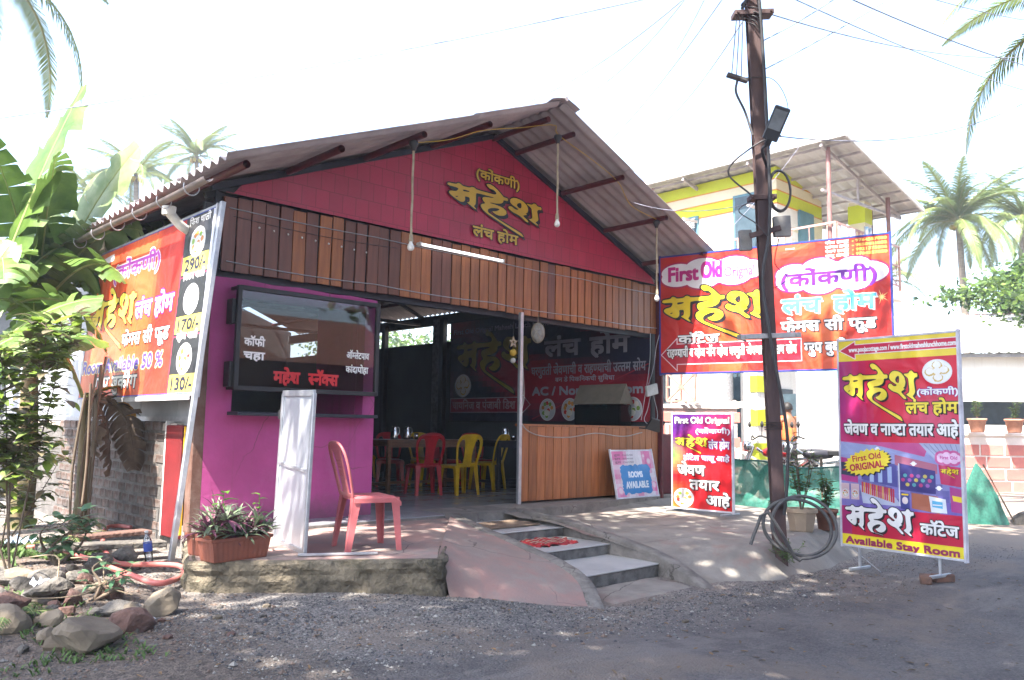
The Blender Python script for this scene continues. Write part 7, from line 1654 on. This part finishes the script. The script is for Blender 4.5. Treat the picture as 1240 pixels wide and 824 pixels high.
# motorcycles
def moto(loc, rz_, lab, col):
    t = empty('motorcycle', (0, 0, 0), label=lab, cat='motorcycle'); bk_ = mat('tyre_rubber', (.03, .03, .032), rough=.8); ch = mat('chrome', (.6, .6, .6), rough=.2, metal=1, bump=0); cm = mat('bike_paint_%s' % col[0], col[1], rough=.3, bump=0)
    for x in (-.63, .63):
        w_ = MB(); w_.tube([(x+.29*math.cos(a), 0, .32+.29*math.sin(a)) for a in [2*math.pi*i/28 for i in range(29)]], .045, 8, caps=False); wo = w_.build('wheel', bk_, t)
        w_ = MB(); w_.tube([(x+.235*math.cos(a), 0, .32+.235*math.sin(a)) for a in [2*math.pi*i/24 for i in range(25)]], .016, 6, caps=False); w_.tube([(x, -.05, .32), (x, .05, .32)], .05, 10)
        for k in range(10): a = k*.628; w_.tube([(x, 0, .32), (x+.235*math.cos(a), 0, .32+.235*math.sin(a))], .004, 4)
        w_.build('rim', ch, wo, world=False)
        m_ = MB(); m_.grid([[(x+.36*math.cos(a), s*.06, .32+.36*math.sin(a)) for a in [.3+2.2*i/12 for i in range(13)]] for s in (-1, 1)]); m_.build('mudguard', cm, t)
    m_ = MB(); m_.grid([[(.02+.25*math.cos(a), .11*math.sin(b)*q, .78+.085*math.cos(b)*q) for b in [2*math.pi*k/14 for k in range(15)]] for a, q in ((3.14, .05), (2.6, .7), (2.0, .95), (1.4, 1), (.9, .95), (.5, .6), (0, .05))]); m_.build('fuel_tank', cm, t)
    m_ = MB(); m_.box((-.42, 0, .80), (.62, .24, .09), bev=.03); m_.build('seat', mat('black_vinyl', (.02, .02, .022), rough=.5), t)
    m_ = MB(); m_.box((.02, 0, .42), (.34, .22, .30), bev=.05); m_.tube([(.1, .14, .4), (-.2, .16, .25), (-.8, .17, .30)], [.025, .03, .045], 8); m_.build('engine', mat('engine_grey', (.14, .14, .15), rough=.4, metal=.6), t)
    m_ = MB(); m_.tube([(.63, .07, .32), (.42, .07, .88)], .022, 8); m_.tube([(.63, -.07, .32), (.42, -.07, .88)], .022, 8); m_.tube([(.36, .02, .85), (.0, 0, .62), (-.5, 0, .7), (-.63, .08, .34)], .025, 8); m_.build('frame', ch, t)
    m_ = MB(); m_.tube(cat_rom([(.28, -.36, 1.02), (.36, -.2, 1.05), (.42, 0, .98), (.36, .2, 1.05), (.28, .36, 1.02)], 5), .014, 8); m_.build('handlebar', bk_, t)
    m_ = MB(); m_.lathe((.50, 0, .88), [(.0, .07), (.085, .06), (.095, 0), (.05, -.09), (0, -.1)], 14, Vector((1, 0, 0))); m_.build('headlight', ch, t)
    for s in (-1, 1): m_ = MB(); m_.tube([(.34, s*.25, 1.04), (.36, s*.32, 1.2)], .006, 5); m_.lathe((.36, s*.33, 1.24), [(0, .03), (.05, .01), (.05, -.01), (0, -.03)], 10, Vector((1, 0, 0))); m_.build('mirror', bk_, t)
    t.location = loc; t.rotation_euler = (0, 0, rz_)
_m = P(942, 560, 13.6); moto((_m.x, _m.y, -.16), 2.4, 'red motorcycle nearest the green net, partly hidden by the pole', ('red', (.30, .015, .02)))
_m = P(985, 560, 13.5); moto((_m.x-.3, _m.y-.25, -.16), 2.2, 'black motorcycle parked right of the red one, in front of the tarpaulin', ('black', (.03, .03, .04)))
mb = MB(); rows = [[(11.0+1.6*i, 5.0+1.6*j-0, -.235+.0) for i in range(4)] for j in range(4)]; mb.grid(rows); S(mb.build('yard_paving', M_conlt))
# seat on the far yard edge beyond the panel: red plastic chair
c = copy_tree(rc); c.location = (11.2, 7.3, -.18); c.rotation_euler = (0, 0, 2.9); c['label'] = 'red plastic chair outside beyond the maroon panel, left of the small standee'; 
if 'group' in c: del c['group']

# ------------------------------------------------------------------ across the road, behind the viewpoint (seen in the glass)
t = empty('house_across_road', (9, -9, -.45), label='tiled brick house on the other side of the road', cat='house')
mb = MB(); mb.box((9, -9, 1.2), (12, 5, 3.3)); mb.build('wall', mat('plain_brickwork', (.24, .13, .10), (.18, .10, .08), scale=8), t)
mb = MB(); mb.add([(2.4, -6, 2.7), (15.6, -6, 2.7), (15.6, -9, 4.4), (2.4, -9, 4.4)], [(0, 1, 2, 3)]); mb.add([(2.4, -12, 2.7), (15.6, -12, 2.7), (15.6, -9, 4.4), (2.4, -9, 4.4)], [(3, 2, 1, 0)]); mb.build('roof', mat('clay_tile', (.25, .11, .07), (.17, .08, .055), scale=8), t)
tree((-3.2, -2.6, -.45), 9.0, (6.3, 4.7, 1.6, 4.2, 3.5), 27000, .27, 'big mango tree whose crown shades the road in front', 71, clumps=110, name='shade_tree', trunk_r=.4, mats=SH, hollow=.1)
tree((13.5, -3.2, -.45), 8.6, (5.0, 3.4, 1.5, -4.5, 3.0), 15000, .29, 'mango tree shading the right part of the road', 72, clumps=60, name='shade_tree', trunk_r=.35, mats=SH, hollow=.1)
tree((-7, 3.2, -.45), 7.5, (2.6, 1.8, 1.6, 2.5, .2), 4000, .26, 'mango tree left of the yard, outside the picture', 73, clumps=40, name='shade_tree', trunk_r=.3, mats=SH, hollow=.1)
tree((22, -10, -.45), 6, (7, 5, 4, 0, 0), 5000, .5, 'tree beside the house across the road, right', 74, clumps=40, name='distant_tree')
tree((-4, -11, -.45), 6, (7, 5, 4, 0, 0), 5000, .5, 'tree beside the house across the road, left', 75, clumps=40, name='distant_tree')
# fallen leaves on the ground
rnd = random.Random(99); mb = MB()
for k in range(420):
    x = rnd.uniform(1.2, 10); y = rnd.uniform(1.6, 5.2)
    if on_pave(x, y): continue
    a = rnd.random()*6.28; stripleaf(mb, (x, y, gz(x, y)+.008), (math.cos(a), math.sin(a), rnd.uniform(-.05, .15)), rnd.uniform(.02, .06), rnd.uniform(.01, .022), rnd.uniform(-.5, .5), 3, rnd.randrange(2), fold=.3)
tag(mb.build('fallen_leaves', [mat('dry_leaf', (.22, .13, .06), rough=.8, bump=0), mat('old_leaf', (.12, .085, .05), rough=.8, bump=0)]), 'small dry leaves scattered on the road and gravel', 'leaf litter', kind='stuff')
# haze volume added to whiten distant things, in place of lens glare
hz_ = MB(); hz_.box((75, 75, 9.8), (1100, 1100, 22.5)); ho = hz_.build('haze', bpy.data.materials.new('glare_haze'))
hm = ho.data.materials[0]; hm.use_nodes = True; hn_ = hm.node_tree.nodes; hn_.remove(hn_['Principled BSDF']); pv = hn_.new('ShaderNodeVolumePrincipled')
pv.inputs['Density'].default_value = .002; pv.inputs['Color'].default_value = (.93, .96, 1, 1); pv.inputs['Anisotropy'].default_value = .3
hm.node_tree.links.new(pv.outputs[0], hn_['Material Output'].inputs['Volume']); ho['kind'] = 'stuff'
ho['label'] = 'thin haze added over the whole place to whiten the distance'; ho['category'] = 'haze'
